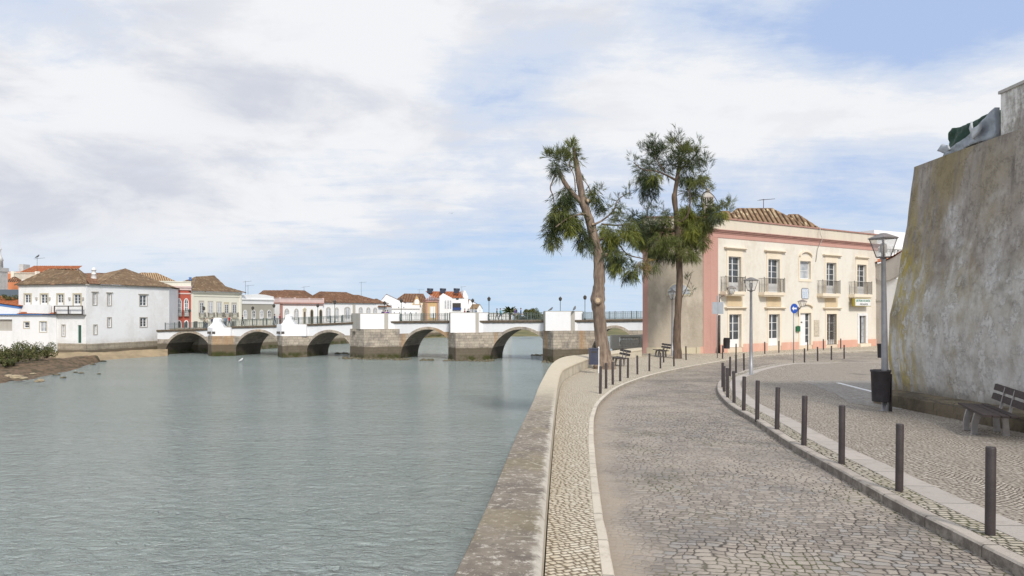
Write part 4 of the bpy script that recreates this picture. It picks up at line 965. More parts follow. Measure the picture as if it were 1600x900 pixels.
# lunette
cx0, cx1 = FS.s(1041), FS.s(1080); zl0, zlt = ZC+(HY-462)*YA/FPX, ZC+(HY-441)*YA/FPX
mb = MB(); mb.slab(FS, arch_pts(cx0, cx1, zl0, zlt, zlt-zl0-.05, 18), .001, .05); lu = mb.build('lunette_window', M['trim_sand'], house)
mb = MB(); mb.slab(FS, arch_pts(cx0+.12, cx1-.12, zl0+.1, zlt-.12, zlt-zl0-.28, 18), .051, .056); mb.build('pane', M['window_curtain'], lu)
mb = MB(); 
for a in (36, 72, 108, 144):
    c0 = ((cx0+cx1)/2, zl0+.1); r_ = (zlt-zl0-.24); q = (c0[0]+math.cos(R(a))*r_*.95, c0[1]+math.sin(R(a))*r_*.95)
    mb.tube([FS(c0[0], .065, c0[1]), FS(q[0], .065, q[1])], .015, 4)
mb.build('glazing_bars', M['iron_brown'], lu)
def surround(F, o, wd=.22, proud=.045, top=.35, mat='trim_cream', bottom=0.0):
    x0, x1, z0, z1 = o; mb = MB(); mb.box(x0-wd, x0, .001, proud, z0-bottom, z1+top, F); mb.box(x1, x1+wd, .001, proud, z0-bottom, z1+top, F); mb.box(x0, x1, .001, proud, z1, z1+top, F)
    if bottom: mb.box(x0, x1, .001, proud, z0-bottom, z0, F)
    return mb.build('surround', M[mat], house)
def hood(F, x0, x1, z, d_=.26, mat='trim_cream'):
    mb = MB(); mb.box(x0, x1, .001, d_, z+.07, z+.15, F); mb.box(x0+.06, x1-.06, .001, d_-.09, z, z+.07, F); return mb.build('window_hood', M[mat], house)
hood_px = [(1131, 1165), (1193.5, 1226), (1285, 1313), (1336, 1356)]
bal_px = [(1133, 1164.5), (1193, 1226), (1284.4, 1312.4), (1334, 1362)]
for i in range(4):
    o = UP[i]; surround(FA, o, .20, .04, .55)
    window(house, FA, o[0], o[1], o[2]+.02, o[3], -.22, 2, 4, .055, .26)
    hx0, hx1 = fx(hood_px[i][0]), fx(hood_px[i][1]); hood(FA, hx0, hx1, zu1+.55)
    bx0, bx1 = FA.s(bal_px[i][0], .5), FA.s(bal_px[i][1], .5)
    balcony(house, FA, bx0, bx1, zu0-.36, zu0-.02, zu0+1.10, .58)
    if i < 3:
        mb = MB(); mb.box(o[0]-.18, o[1]+.18, .001, .035, zl1+.62, zu0-.36, FA); mb.build('apron', M['ledge_shadowed'], house)
        hood(FA, hx0+.05, hx1-.0, zl1+.42)
    ol = LO[i]
    if i < 3: surround(FA, ol, .20, .04, .42)
    else: surround(FA, ol, .26, .055, .22, 'white_paint')
window(house, FA, LO[0][0], LO[0][1], LO[0][2]+.02, LO[0][3], -.22, 2, 3, .06, .24)
window(house, FA, LO[1][0], LO[1][1], LO[1][2]+.02, LO[1][3], -.22, 2, 3, .06, .24)
g_ = window(house, FA, LO[2][0], LO[2][1], LO[2][2]+.02, LO[2][3], -.22, 2, 3, .06, .15, name='grilled_door')
mb = MB(); a, b, c, d_ = LO[2]; 
for k in range(6): x = a+(b-a)*k/5; mb.box(max(a, x-.012), min(b, x+.012), -.06, -.03, c, d_, FA)
for j in range(9):
    z = c+(d_-c)*(j+.5)/9
    for k in range(5):
        xa, xb = a+(b-a)*k/5, a+(b-a)*(k+1)/5; h = (d_-c)/18*.8; xm = (xa+xb)/2
        pts = [FA(xm+math.cos(t*math.pi/4)*(xb-xa)*.45, -.045, z+math.sin(t*math.pi/4)*h) for t in range(9)]; mb.tube(pts, .014, 4)
mb.build('grille', M['iron_brown'], g_)
window(house, FA, (LO[3][0]+LO[3][1])/2, LO[3][1], LO[3][2]+.02, LO[3][3], -.10, 1, 4, .05, 0, glass='window_curtain', name='shop_door', frame='lamp_metal')
window(house, FA, LO[3][0], (LO[3][0]+LO[3][1])/2-.01, LO[3][2]+.02, LO[3][3], -.22, 1, 1, .04, 0, name='shop_door')
mb = MB(); mb.box(LO[3][0]-.3, LO[3][1]+.3, .05, .35, ZG-.05, LO[3][2]-.01, FA); mb.build('door_step', M['trim_cream'], house)
# middle bay: window with arched hood, tile panel, main door with arched hood
surround(FA, midw, .16, .045, .40, bottom=.22); window(house, FA, *midw, -.20, 1, 2, .07, 0, glass='window_curtain')
def archhood(cx_, hw, z, rise, d_=.18, th=.13, parent=None):
    mb = MB(); rows = []
    for k in range(13):
        a = math.pi*k/12; c, s = math.cos(a), math.sin(a); x, zz = cx_-hw*c, z+rise*s; xi, zi = cx_-(hw-th)*c, z+(rise-th)*s
        rows.append([FA(x, .001, zz), FA(x, d_, zz), FA(xi, d_, zi), FA(xi, .001, zi)])
    mb.grid(rows, False, True, 0, True)
    return mb.build('arched_hood', M['trim_cream'], house)
mc = (midw[0]+midw[1])/2; archhood(mc, .88, midw[3]+.40, .48); md = (midd[0]+midd[1])/2
surround(FA, midd, .20, .04, .35); archhood(md, .92, midd[3]+.42, .42)
dw = (midd[1]-midd[0]); mb = MB(); mb.box(midd[0], midd[0]+dw*.60, -.22, -.16, midd[2], midd[3], FA)
for k in range(3): z0_ = midd[2]+.2+k*.85; mb.box(midd[0]+.1, midd[0]+dw*.5, -.16, -.145, z0_, z0_+.65, FA)
dr = mb.build('door', M['window_white'], house)
mb = MB(); mb.tube([FA(midd[0]+.12, -.13, midd[2]+1.1), FA(midd[0]+.12, -.13, midd[2]+1.35)], .02, 6); mb.box(midd[0]+.3, midd[0]+.5, -.144, -.13, midd[2]+1.9, midd[2]+2.0, FA); mb.build('handle', M['iron_dark'], dr)
window(house, FA, midd[0]+dw*.62, midd[1], midd[2]+.02, midd[3], -.19, 1, 4, .06, .08, name='side_light')
a, b = fx(1252), fx(1263.6); c, d_ = fz(1258, 467.4), fz(1258, 450)
ch = .12
mb = MB(); mb.slab(FA, [(a+ch, c), (b-ch, c), (b, c+ch), (b, d_-ch), (b-ch, d_), (a+ch, d_), (a, d_-ch), (a, c+ch)], .001, .02); tp_ = mb.build('tile_panel', M['iron_brown'], house)
mb = MB(); e = .05; mb.slab(FA, [(a+ch, c+e), (b-ch, c+e), (b-e, c+ch), (b-e, d_-ch), (b-ch, d_-e), (a+ch, d_-e), (a+e, d_-ch), (a+e, c+ch)], .021, .03); mb.build('tile_face', M['tile_panel'], tp_)
a, b = fx(1271.5), fx(1280); mb = MB(); mb.box(a, b, .001, .02, fz(1276, 526), fz(1276, 500), FA)
for k in range(4): z0_ = fz(1276, 526)+.08+k*.36; mb.box(a+.08, b-.08, .02, .05, z0_, z0_+.27, FA)
mb.build('relief_panel', M['stucco_relief'], house)
mb = MB(); a, b = fx(1242.8), fx(1248); mb.box(a, b, .001, .16, fz(1245, 518), fz(1245, 510.5), FA); mb.slab(FA, [(a-.02, fz(1245, 510.5)), (b+.02, fz(1245, 510.5)), ((a+b)/2, fz(1245, 509))], .001, .18); mb.build('letter_box', M['mail_green'], house)
# sign board above the last door
a, b = FA.s(1336, .5), FA.s(1360.5, .5); c, d_ = fz(1348, 478.2), fz(1348, 465.8); d_ = min(d_, zu0-.38); 
mb = MB(); mb.box(a-.28, b, .36, .52, c-.04, d_+.0, FA); sb_ = mb.build('sign_board', M['sign_yellow'], house)
mb = MB(); mb.box(a, b-.04, .521, .53, c+.02, d_-.05, FA); mb.build('sign_face', M['white_paint'], sb_)
def text(body, size, F, x, y, z, mat, parent, width=None, name='lettering'):
    cu = bpy.data.curves.new(name, 'FONT'); cu.body = body; cu.size = size; cu.extrude = .006; cu.align_x = 'CENTER'; cu.align_y = 'CENTER'; cu.space_character = 1.05
    to = bpy.data.objects.new('tmp', cu); COL.objects.link(to); bpy.context.view_layer.update()
    me = bpy.data.meshes.new_from_object(to.evaluated_get(bpy.context.evaluated_depsgraph_get())); bpy.data.objects.remove(to)
    xs = [v.co.x for v in me.vertices]; k = (width/(max(xs)-min(xs))) if width else 1; off = parent_loc(parent)
    for v in me.vertices: v.co = F(x+v.co.x*k, y+v.co.z, z+v.co.y)-off
    me.materials.clear(); me.materials.append(M[mat]); o = bpy.data.objects.new(name, me); COL.objects.link(o); o.parent = parent; return o
zc_ = (c+d_)/2; text('JOSÉ PEDRO DOS SANTOS', .27, FA, (a+b-.04)/2, .537, zc_+.12, 'sign_green_text', sb_, (b-a)*.90); text('MEDIADOR', .21, FA, (a+b-.04)/2+.1, .537, zc_-.19, 'iron_dark', sb_, (b-a)*.50)
# cable and downpipe on the front
mb = MB(); mb.tube([FA(fx(1278), .2, z_top+.1), FA(fx(1277), .28, z_top-.5), FA(fx(1280), .3, z_cor0+.35), FA(fx(1276), .1, z_cor0-.5), FA(fx(1274), .04, z_cor0-1.6)], .03, 5); mb.build('cable', M['trim_grey'], house)
# corner lantern on its bracket
def wall_lantern(F, x, z, label, flip=1):
    q = F(x, .03, z); root = thing('wall_lantern', label, 'lantern', q)
    r = MB(); pts = [F(x, .03, z-.9), F(x+.05*flip, .1, z-.75), F(x+.25*flip, .4, z-.55), F(x+.5*flip, .75, z-.5)]; r.tube(pts, .03, 6); r.tube([F(x, .03, z-1.3), F(x, .03, z-.5)], .05, 6); br = r.build('bracket', M['lamp_cap'], root)
    c = F(x+.5*flip, .75, z-.5); h = MB()
    rings = [[c+Vector((sx*r_, sy*r_, zz)) for sx, sy in ((-1, -1), (1, -1), (1, 1), (-1, 1))] for r_, zz in ((.13, 0), (.26, .42))]
    for a_, b_ in zip(*rings): h.tube([a_, b_], .02, 5)
    for rg in rings:
        for i in range(4): h.tube([rg[i], rg[(i+1) % 4]], .02, 5)
    h.grid([[c+Vector((sx*r_, sy*r_, zz)) for sx, sy in ((-1, -1), (1, -1), (1, 1), (-1, 1))] for r_, zz in ((.30, .42), (.29, .45), (.05, .58))], False, True, 0, True)
    hh = h.build('lantern', M['lamp_cap'], root)
    g = MB(); g.grid([[c+Vector((sx*r_, sy*r_, zz)) for sx, sy in ((-1, -1), (1, -1), (1, 1), (-1, 1))] for r_, zz in ((.125, .01), (.25, .41))], False, True); g.build('glass', M['lantern_glass'], hh)
wall_lantern(FA, FA.s(1123.5), ZC+(HY-449)*54/FPX+.0, 'lantern on a curved bracket at the salmon corner of the cream house')
wall_lantern(FA, fx(1247), fz(1247, 470), 'wall lantern on a bracket behind the blue arrow sign', -1)
mb = MB(); mb.tube([FA(FA.s(1122), .12, ZG-.05), FA(FA.s(1122), .12, ZG+2.9)], .09, 8); mb.build('downpipe', M['iron_dark'], house)
# roofs behind the attic
def FR(x, y, z): return FA(x, y, z)
ze = z_top-.15; s0, s1 = fx(1135), fx(1282); pk_ = FA.s(1206, -4.5)
def frontal_hip(x0, x1, rx0, rx1, Y, dep, row, pitch=.42, drop_=.25):
    Fh = Frame((-10, Y), (40, Y)); zr = ZC+(HY-row)/FPX*(Y+dep)
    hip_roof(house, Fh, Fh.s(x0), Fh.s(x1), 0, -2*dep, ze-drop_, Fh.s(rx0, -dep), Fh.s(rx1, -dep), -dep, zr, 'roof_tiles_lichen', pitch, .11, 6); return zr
zpk = frontal_hip(1128, 1284, 1152, 1206, 61.6, 3.6, 326.5)
frontal_hip(1222, 1296, 1233, 1247, 62.6, 2.6, 336)
frontal_hip(1112, 1172, 1128, 1138, 57.0, 2.2, 331)
# ornate white chimney
cp = at(1106, 340, 57.5); ch_ = MB(); ch_.box(cp.x-.38, cp.x+.38, cp.y-.3, cp.y+.3, cp.z-.5, cp.z+.95); ch_.box(cp.x-.47, cp.x+.47, cp.y-.4, cp.y+.4, cp.z+.95, cp.z+1.07)
for k in range(5): x = cp.x-.36+k*.18; ch_.box(x-.04, x+.04, cp.y-.3, cp.y+.3, cp.z+1.07, cp.z+1.6)
ch_.box(cp.x-.42, cp.x+.42, cp.y-.34, cp.y+.34, cp.z+1.6, cp.z+1.7)
ch_.grid([[(cp.x+sx*r_, cp.y+sy*r_*.8, cp.z+z_) for sx, sy in ((-1, -1), (1, -1), (1, 1), (-1, 1))] for r_, z_ in ((.4, 1.7), (.2, 2.05), (.08, 2.4))], False, True, 0, True)
ch_.build('chimney', M['cornice_grey'], house)
tag(antenna(None, at(1193, 327, 65.2), .95, n=7, el=.7, yaw=.35), 'television aerial above the tiled ridge of the cream house', 'antenna')

# white buildings to the right of the cream house
FB = Frame(at(1366, 0, 73).to_2d(), at(1500, 0, 80).to_2d())
wb = thing('white_building', 'plain white building with dentilled eaves behind the cream house and the tall wall', 'building', FB.base(ZG))
zt_ = ZC+(HY-361)*74/FPX; mb = MB(); mb.box(0, FB.L, -8, 0, ZG, zt_, FB); mb.build('wall', M['white_wash'], wb)
mb = MB(); mb.box(-.2, FB.L, 0, .35, zt_-1.9, zt_-1.6, FB); n = 24
for k in range(n): x = FB.L*k/n; mb.box(x, x+.2, 0, .25, zt_-2.15, zt_-1.9, FB)
mb.build('eaves', M['chimney_white'], wb)
# lower shaped-gable wall in front of it
FG = Frame((HB.x+.15, HB.y-.2), at(1440, 0, 62).to_2d()); gw = thing('gabled_outbuilding', 'lilac white outbuilding with curved grey eaves and tiled edge between house and tall wall', 'building', FG.base(ZG))
def gz(px, py): return ZC+(HY-py)/FPX*FG(FG.s(px), 0, 0).y
mb = MB(); xx0, xx1 = FG.s(1381), FG.s(1440); mb.box(xx0, xx1, -4, 0, ZG-.2, gz(1385, 436), FG); mb.build('wall', M['pink_band'] if False else M['white_wash'], gw)
mb = MB(); pxs = [(1355, 419, 412), (1368, 432, 413), (1376, 438, 412), (1384, 440, 410), (1392, 438, 406), (1400, 434, 402), (1412, 426, 394)]
top = [(FG.s(x), gz(x, b_)) for x, a_, b_ in pxs]; bot = [(FG.s(x), gz(x, a_)) for x, a_, b_ in pxs]
mb.slab(FG, [bot[0]]+bot[1:]+top[::-1], -.2, .35); mb.build('cornice', M['cornice_grey'], gw)
mb = MB(); mb.box(FG.s(1370), FG.s(1381), -.4, .25, ZG-.2, gz(1376, 434), FG); mb.box(FG.s(1369), FG.s(1382), -.4, .32, gz(1376, 470), gz(1376, 467), FG); mb.build('pilaster', M['cornice_grey'], gw)
uv_ = []; mb = MB(); 
f_ = [FG(top[0][0], .5, top[0][1]), FG(top[3][0], .5, top[3][1]), FG(top[3][0], -2, top[3][1]+.5), FG(top[0][0], -2, top[0][1]+.5)]
f2 = [FG(top[3][0], .5, top[3][1]), FG(top[6][0], .5, top[6][1]), FG(top[6][0], -2, top[6][1]+.5), FG(top[3][0], -2, top[3][1]+.5)]
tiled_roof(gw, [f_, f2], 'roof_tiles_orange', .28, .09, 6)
# balustraded terrace left of the house
FT = Frame(at(955, 0, 60).to_2d(), at(1006, 0, 60.6).to_2d()); tz = ZC+(HY-523.5)*60/FPX; tb = tz-1.15
te = thing('balustrade', 'old stone balustrade on the river terrace left of the cream house, under the bridge end', 'balustrade', FT.base(tb))
mb = MB(); mb.box(0, .75, -.35, .0, tb-.02, tz, FT); mb.box(FT.s(1001), FT.L+.5, -.35, 0, tb, tz, FT); mb.box(.75, FT.s(1001), -.34, .0, tz-.17, tz, FT); mb.box(.75, FT.s(1001), -.36, .03, tb, tb+.16, FT); mb.build('rail', M['trim_grey'], te)
n = 12
for k in range(n):
    x = .95+(FT.s(1000)-1.0)*k/(n-1); c = FT(x, -.17, 0); mb = MB(); mb.lathe([(.09, tb+.16), (.09, tb+.2), (.05, tb+.26), (.11, tb+.45), (.10, tb+.55), (.05, tb+.8), (.08, tb+.9), (.08, tb+.98)], (c.x, c.y, 0), 10); mb.build('baluster', M['trim_grey'], te)
mb = MB(); mb.prism([tuple(FT(0, .3, 0))[:2], tuple(FT(FT.L+3, .3, 0))[:2], (14, 73), (10.4, 73)], -1, tb-.01); mb.build('terrace_base', M['quay_stone'], te)
# palisade river-side block between wall end and terrace
# ================================================================== BRIDGE
BP0 = at(258, 0, 110).to_2d(); BP1 = at(1005, 0, 92).to_2d(); FBR = Frame(BP0, BP1); BW = 6.5
def bs(px, off=0): return FBR.s(px, off)
def bz(px, py, off=0): return FBR.z(px, py, off)
bridge = thing('stone_bridge', 'old stone and whitewashed bridge of low round arches with pointed piers across the river', 'bridge', FBR.base(0))
S0, S1 = bs(246), bs(1022)
deck_pts = [(246, 515.5), (258, 515), (300, 514), (340, 512), (368, 509.5), (404, 508.7), (431, 508), (478, 506), (515, 504.6), (550, 503), (600, 502), (660, 501.3), (700, 501.2), (765, 500.8), (810, 500.5), (858, 500.2), (918, 499.6), (960, 499), (1022, 498.2)]
DP = [(bs(x), bz(x, y)) for x, y in deck_pts]
def deckz(s):
    for (a, za), (b, zb) in zip(DP, DP[1:]):
        if s <= b: return za+(zb-za)*(s-a)/(b-a)
    return DP[-1][1]
arches = [(258.5, 331, 520), (367, 441, 518.2), (478, 553, 519), (626, 712, 514.6), (766, 862, 514.6), (921, 1000, 512.5)]
AR = [((bs(a)+bs(b))/2, (bs(b)-bs(a))/2, bz((a+b)/2, c)) for a, b, c in arches]
AR[5] = (AR[5][0], AR[5][1], AR[5][2])
def archz(s, grow=0):
    for c, hw, zt in AR:
        if abs(s-c) < hw+grow:
            return (zt+grow)*math.sqrt(max(0, 1-((s-c)/(hw+grow))**2))
    return -1.0
ZS = {}                                          # height where whitewash ends
def zplast(s): 
    pts = [(bs(258), bz(258, 530)), (bs(330), bz(330, 525.3)), (bs(480), bz(480, 525)), (bs(560), bz(560, 523.7)), (bs(700), bz(700, 518.5)), (bs(765), bz(765, 519)), (bs(858), bz(858, 517)), (bs(1022), bz(1022, 516))]
    if s <= pts[0][0]: return pts[0][1]
    for (a, za), (b, zb) in zip(pts, pts[1:]):
        if s <= b: return za+(zb-za)*(s-a)/(b-a)
    return pts[-1][1]
xs = []; n = 560
xs = sorted(set([S0+(S1-S0)*i/n for i in range(n+1)]+[v for c, hw, _ in AR for v in (c-hw+1e-3, c+hw-1e-3)]))
stone, white = MB(), MB()
for y, fl in ((0, 1), (-BW, -1)):
    for a, b in zip(xs, xs[1:]):
        m_ = (a+b)/2; op = archz(m_) > 0; la, lb = (max(archz(a), -.8), max(archz(b), -.8)) if op else (-.8, -.8)
        pa, pb = zplast(a), zplast(b); da, db = deckz(a)-.30, deckz(b)-.30
        if la < pa or lb < pb: stone.face([FBR(a, y, min(la, pa)), FBR(b, y, min(lb, pb)), FBR(b, y, pb), FBR(a, y, pa)])
        white.face([FBR(a, y, max(la, pa)), FBR(b, y, max(lb, pb)), FBR(b, y, db), FBR(a, y, da)])
white.build('spandrel_wall', M['bridge_white'], bridge)
stone.build('stone_wall', M['bridge_stone'], bridge)
for c, hw, zt in AR:
    mb = MB(); N = 40; rows = []
    for yy in (.02, -BW-.02):
        rows.append([FBR(c-hw*math.cos(math.pi*k/N), yy, zt*math.sin(math.pi*k/N)-(.8 if k in (0, N) else 0)) for k in range(N+1)])
    mid = [[r0.lerp(r1, t) for r0, r1 in zip(rows[0], rows[1])] for t in (0, .33, .66, 1)]
    mb.grid(mid); mb.build('arch_vault', M['vault_stone'], bridge)
    mb = MB(); rr = []; g = .36
    for k in range(N+1):
        a = math.pi*k/N; ca, sa = math.cos(a), math.sin(a)
        rr.append([FBR(c-hw*ca, .0, zt*sa), FBR(c-hw*ca, .07, zt*sa), FBR(c-(hw+g)*ca, .07, (zt+g)*sa), FBR(c-(hw+g)*ca, .0, (zt+g)*sa)])
    mb.grid(rr, False, True, 0, True); mb.build('arch_ring', M['bridge_stone'], bridge)
# cornice and deck
mb = MB(); row = []
for i in range(300):
    s = S0+(S1-S0)*i/299; d_ = deckz(s); j = .035*mnoise.noise(Vector((s*2.2, 1, 1))); j2 = .03*mnoise.noise(Vector((s*1.7, 4, 1)))
    row.append([FBR(s, -BW-.2, d_-.30), FBR(s, 0, d_-.34+j), FBR(s, .20+j2, d_-.28+j), FBR(s, .26+j2, d_-.06), FBR(s, .22+j2, d_), FBR(s, -BW-.2, d_)])
mb.grid(row, False, True, 0, True); mb.build('cornice', M['bridge_cornice'], bridge)
# piers: pointed cutwaters, with whitewashed balcony parapets
def pier(bl, ap, br, ptop, wtop=None, wa=None, p=2.4, strip=None, towers=None, wlow=None, left_strip=None, p2=None, wl=None, wr=None):
    apx = bs(ap, p); mbp = MB(); s0, s1 = bs(bl), bs(br)
    zt = bz(ap+8, ptop, p*.8); fp = [(s0, 0), (apx, p), (s1, .02)]
    if p2: fp = [(s0, 0), (apx, p), (bs(p2[0], p2[1]), p2[1]), (s1, 0)]
    mbp.prism([(x, y) for x, y in fp], -.9, zt, FBR); mbp.build('cutwater', M['bridge_stone'], bridge)
    if wtop:
        zw = bz(ap+8, wtop, p*.8); ins = .97
        mb = MB(); cxm = sum(f[0] for f in fp)/len(fp); q = [(cxm+(x-cxm)*.985, y*.97) for x, y in fp]; q[1] = (bs(wa, 2.1), 2.1)
        q[0] = (q[0][0], -.35); q[-1] = (q[-1][0], -.35)
        mb.prism(q, zt+.002, zw, FBR); pw = mb.build('parapet', M['pier_white'], bridge)
        mb = MB(); mb.prism([(cxm+(x-cxm)*1.0, y*1.0) for x, y in q], zw, zw+.09, FBR); mb.build('coping', M['trim_grey'], pw)
        # stone strips at the corners, set proud of the whitewash
        F1 = Frame(FBR(q[1][0], q[1][1], 0).to_2d(), FBR(q[2][0], q[2][1], 0).to_2d())
        if left_strip: F0 = Frame(FBR(q[0][0], q[0][1], 0).to_2d(), FBR(q[1][0], q[1][1], 0).to_2d()); st = MB(); st.box(0, F0.L, .001, .05, zt, zw, F0); st.build('stone_strip', M['trim_grey'], pw)
        if strip: a, b = F1.s(strip[0]), F1.s(strip[1]); st = MB(); st.box(a, b, .001, .06, zt, zw+.1, F1); st.build('stone_strip', M['trim_grey'], pw)
        fil = MB(); fil.prism([(q[0][0], -.35), (q[0][0], -.40), (q[-1][0], -.40), (q[-1][0], -.35)][::-1], zt, zw, FBR)
    return zt
pier(325, 330.5, 369, 525.2); pier(434, 441.5, 480, 525.2)
pier(547, 569, 624.5, 514.3, 490.5, 563, 2.6, strip=(600.5, 606.5), left_strip=True)
pier(700.5, 712, 763, 520, 489.2, 704, 2.6, strip=(743, 748), left_strip=True)
pier(848, 864.5, 911, 517, 487, 852.5, 2.6, strip=(891.8, 898), left_strip=True)
# low whitewashed blocks with small turrets over the first two piers
for a, b, t0, t1 in ((324, 360, 334, 344), (432, 478, 446.5, 455)):
    A, B = bs(a, .5), bs(b, .5); dz_ = deckz((A+B)/2); ca, cb = bs(t0, .3), bs(t1, .3); zl = bz(a+10, 525, .6)
    mb = MB(); mb.prism([(A, -.3), (A, .45), (bs(a+8, 1.5), 1.5), (B, .45), (B, -.3)][::-1], zl, dz_+.02, FBR)
    mb.build('whitewashed_block', M['pier_white'], bridge)
    mb = MB(); hw = (cb-ca)/2; c_ = (ca+cb)/2; rows = []
    for z, k in ((0, 2.0), (.25, 1.6), (.55, 1.25), (.8, 1.05), (1.15, .95), (1.25, .98), (1.38, .8), (1.46, .4)): rows.append([FBR(c_+sx*hw*k, .1+sy*.4*k, dz_+z) for sx, sy in ((-1, 1), (1, 1), (1, -1), (-1, -1))])
    mb.grid(rows, False, True, 0, True); mb.build('turret', M['pier_white'], bridge)
    for px in (a+3.5, a+11):      # floodlights
        q = FBR(bs(px, 1.2), 1.25, bz(px, 520, 1.2)); mb = MB(); mb.box(q.x-.22, q.x+.22, q.y-.25, q.y+.1, q.z-.15, q.z+.2); mb.tube([q, q+Vector((0, .5, -.2))], .05, 5); mb.build('floodlight', M['iron_dark'], bridge)
q = FBR(bs(554, .8), .9, bz(554, 519.5, .8)); mb = MB(); mb.box(q.x-.2, q.x+.2, q.y-.2, q.y+.2, q.z-.15, q.z+.2); mb.build('floodlight', M['iron_dark'], bridge)
# railings
def railing(a, b, y, h=1.02, sp=.17, posts=1.9):
    mb = MB(); n = max(1, int((b-a)/sp)); k_ = max(1, round((b-a)/posts))
    for i in range(k_):
        x0, x1 = a+(b-a)*i/k_, a+(b-a)*(i+1)/k_; z0, z1 = deckz(x0), deckz(x1)
        for zz, t in ((.14, .03), (h-.22, .022), (h, .035)):
            mb.hexa([FBR(x0, y-.02, z0+zz-t), FBR(x1, y-.02, z1+zz-t), FBR(x1, y+.02, z1+zz-t), FBR(x0, y+.02, z0+zz-t), FBR(x0, y-.02, z0+zz), FBR(x1, y-.02, z1+zz), FBR(x1, y+.02, z1+zz), FBR(x0, y+.02, z0+zz)])
    for i in range(n):
        x = a+(b-a)*(i+.5)/n; z = deckz(x); mb.box(x-.014, x+.014, y-.014, y+.014, z+.12, z+h-.02, FBR)
    r = mb.build('railing', M['rail_green'], bridge)
    p_ = MB()
    for i in range(k_+1): x = a+(b-a)*i/k_; z = deckz(x); p_.box(x-.05, x+.05, y-.04, y+.04, z, z+h+.08, FBR)
    p_.build('posts', M['rail_green'], r)
for a, b in ((258, 333), (345.5, 445), (456.5, 556), (625, 699), (763.5, 845.5), (911, 1012)): railing(bs(a), bs(b), -.02)
railing(bs(262), bs(1012), -BW+.05, sp=.3)
# bridge lamps
def make_bridge_lamp():
    root = thing('bridge_lamp', '', 'street lamp')
    mb = MB(); mb.lathe([(.12, 0), (.12, .2), (.07, .3), (.055, 1.2), (.07, 1.25), (.045, 1.3), (.04, 2.95), (.09, 3.0), (0, 3.02)], n=8); mb.build('post', M['rail_green'], root)
    mb = MB(); mb.lathe([(.06, 2.98), (.19, 3.08), (.24, 3.36), (.16, 3.5), (.26, 3.36+.04), (.14, 3.55), (.05, 3.66), (.0, 3.72)], n=10); mb.build('lantern', M['iron_dark'], root)
    return root
bl0 = make_bridge_lamp(); first = True
for px, py, off, lb in [(764, 463, -.25, 'tall green bridge lamp between the fourth and fifth piers, clear against the sky'), (738.5, 466, -5.8, 'bridge lamp behind the whitewashed parapet of the fourth pier'), (627, 466, -.25, 'bridge lamp right of the third pier in front of the white houses'), (875.5, 463, -5.8, 'bridge lamp rising behind the fifth pier left of the leaning tree'), (914, 460.5, -.25, 'bridge lamp just left of the leaning tree trunk'), (523, 468, -.25, 'bridge lamp in front of the arched windows left of the third pier'), (496.5, 474, -5.8, 'slim bridge lamp before the pinkish parapet house'), (318.5, 478, -5.8, 'bridge lamp in front of the cream house with five balconies'), (428, 474, -5.8, 'bridge lamp at the right edge of the grey facade'), (395, 478, -5.8, 'bridge lamp before the grey facade with arched windows'), (601, 470, -5.8, 'bridge lamp behind the three people by the third pier'), (296, 482, -5.8, 'bridge lamp at the right edge of the red facade')]:
    o = bl0 if first else copy_tree(bl0); first = False
    s = bs(px, off); o.location = FBR(s, off, deckz(s)); h = bz(px, py, off)-deckz(s); o.scale = (1, 1, max(.6, h/3.72)) ; o['label'] = lb; o['group'] = 'lamps along the bridge'

# rubble at the pier feet
rngr = random.Random(4)
def rock(name, p, r, mat, label, cat='rock', group=None, flat=.6, seed=0):
    bm = bmesh.new(); bmesh.ops.create_icosphere(bm, subdivisions=2, radius=r)
    for v in bm.verts: k = 1+.35*mnoise.noise(v.co/r*1.1+Vector((seed, seed*2, 0)))+.15*mnoise.noise(v.co/r*2.7+Vector((seed, 0, 5))); v.co = Vector((v.co.x*k, v.co.y*k, v.co.z*k*flat))
    me = bpy.data.meshes.new(name); bm.to_mesh(me); bm.free(); me.materials.append(mat); o = bpy.data.objects.new(name, me); COL.objects.link(o); o.location = p; return tag(o, label, cat, group)
mb = MB()
def rubble(s0, s1, y0, y1, n, hmax=.5, seed=1):
    rg = random.Random(seed)
    for i in range(n):
        s = rg.uniform(s0, s1); y = rg.uniform(y0, y1); r = rg.uniform(.12, .34); c = FBR(s, y, -.05)
        k = 5; rows = []
        for zz, rr in ((-.2, .7), (.0, 1), (.5, .85), (.9, .35)):
            rows.append([c+Vector((math.cos(6.283*j/6+zz)*r*rr*rg.uniform(.8, 1.2), math.sin(6.283*j/6+zz)*r*rr*rg.uniform(.8, 1.2), zz*r*rg.uniform(.7, 1.1))) for j in range(6)])
        mb.grid(rows, True, True, 0, True)
rubble(bs(535, 1.5), bs(640, 1.5), .6, 3.2, 130, seed=1); rubble(bs(655, 2), bs(678, 2), 1.5, 3.4, 22, seed=2); rubble(bs(697, 2), bs(768, 2), .5, 3.2, 85, seed=3); rubble(bs(845, 2), bs(915, 2), .5, 3.0, 60, seed=4); rubble(bs(478), bs(552), -9.5, -7.5, 90, seed=6); rubble(bs(800), bs(862), -13, -11, 60, seed=7); rubble(bs(245), bs(330), -7, -5, 40, seed=8)
o = mb.build('rubble', M['river_rock']); struct(o, 'stuff'); o['label'] = 'dark weedy rubble heaped at the feet of the bridge piers'

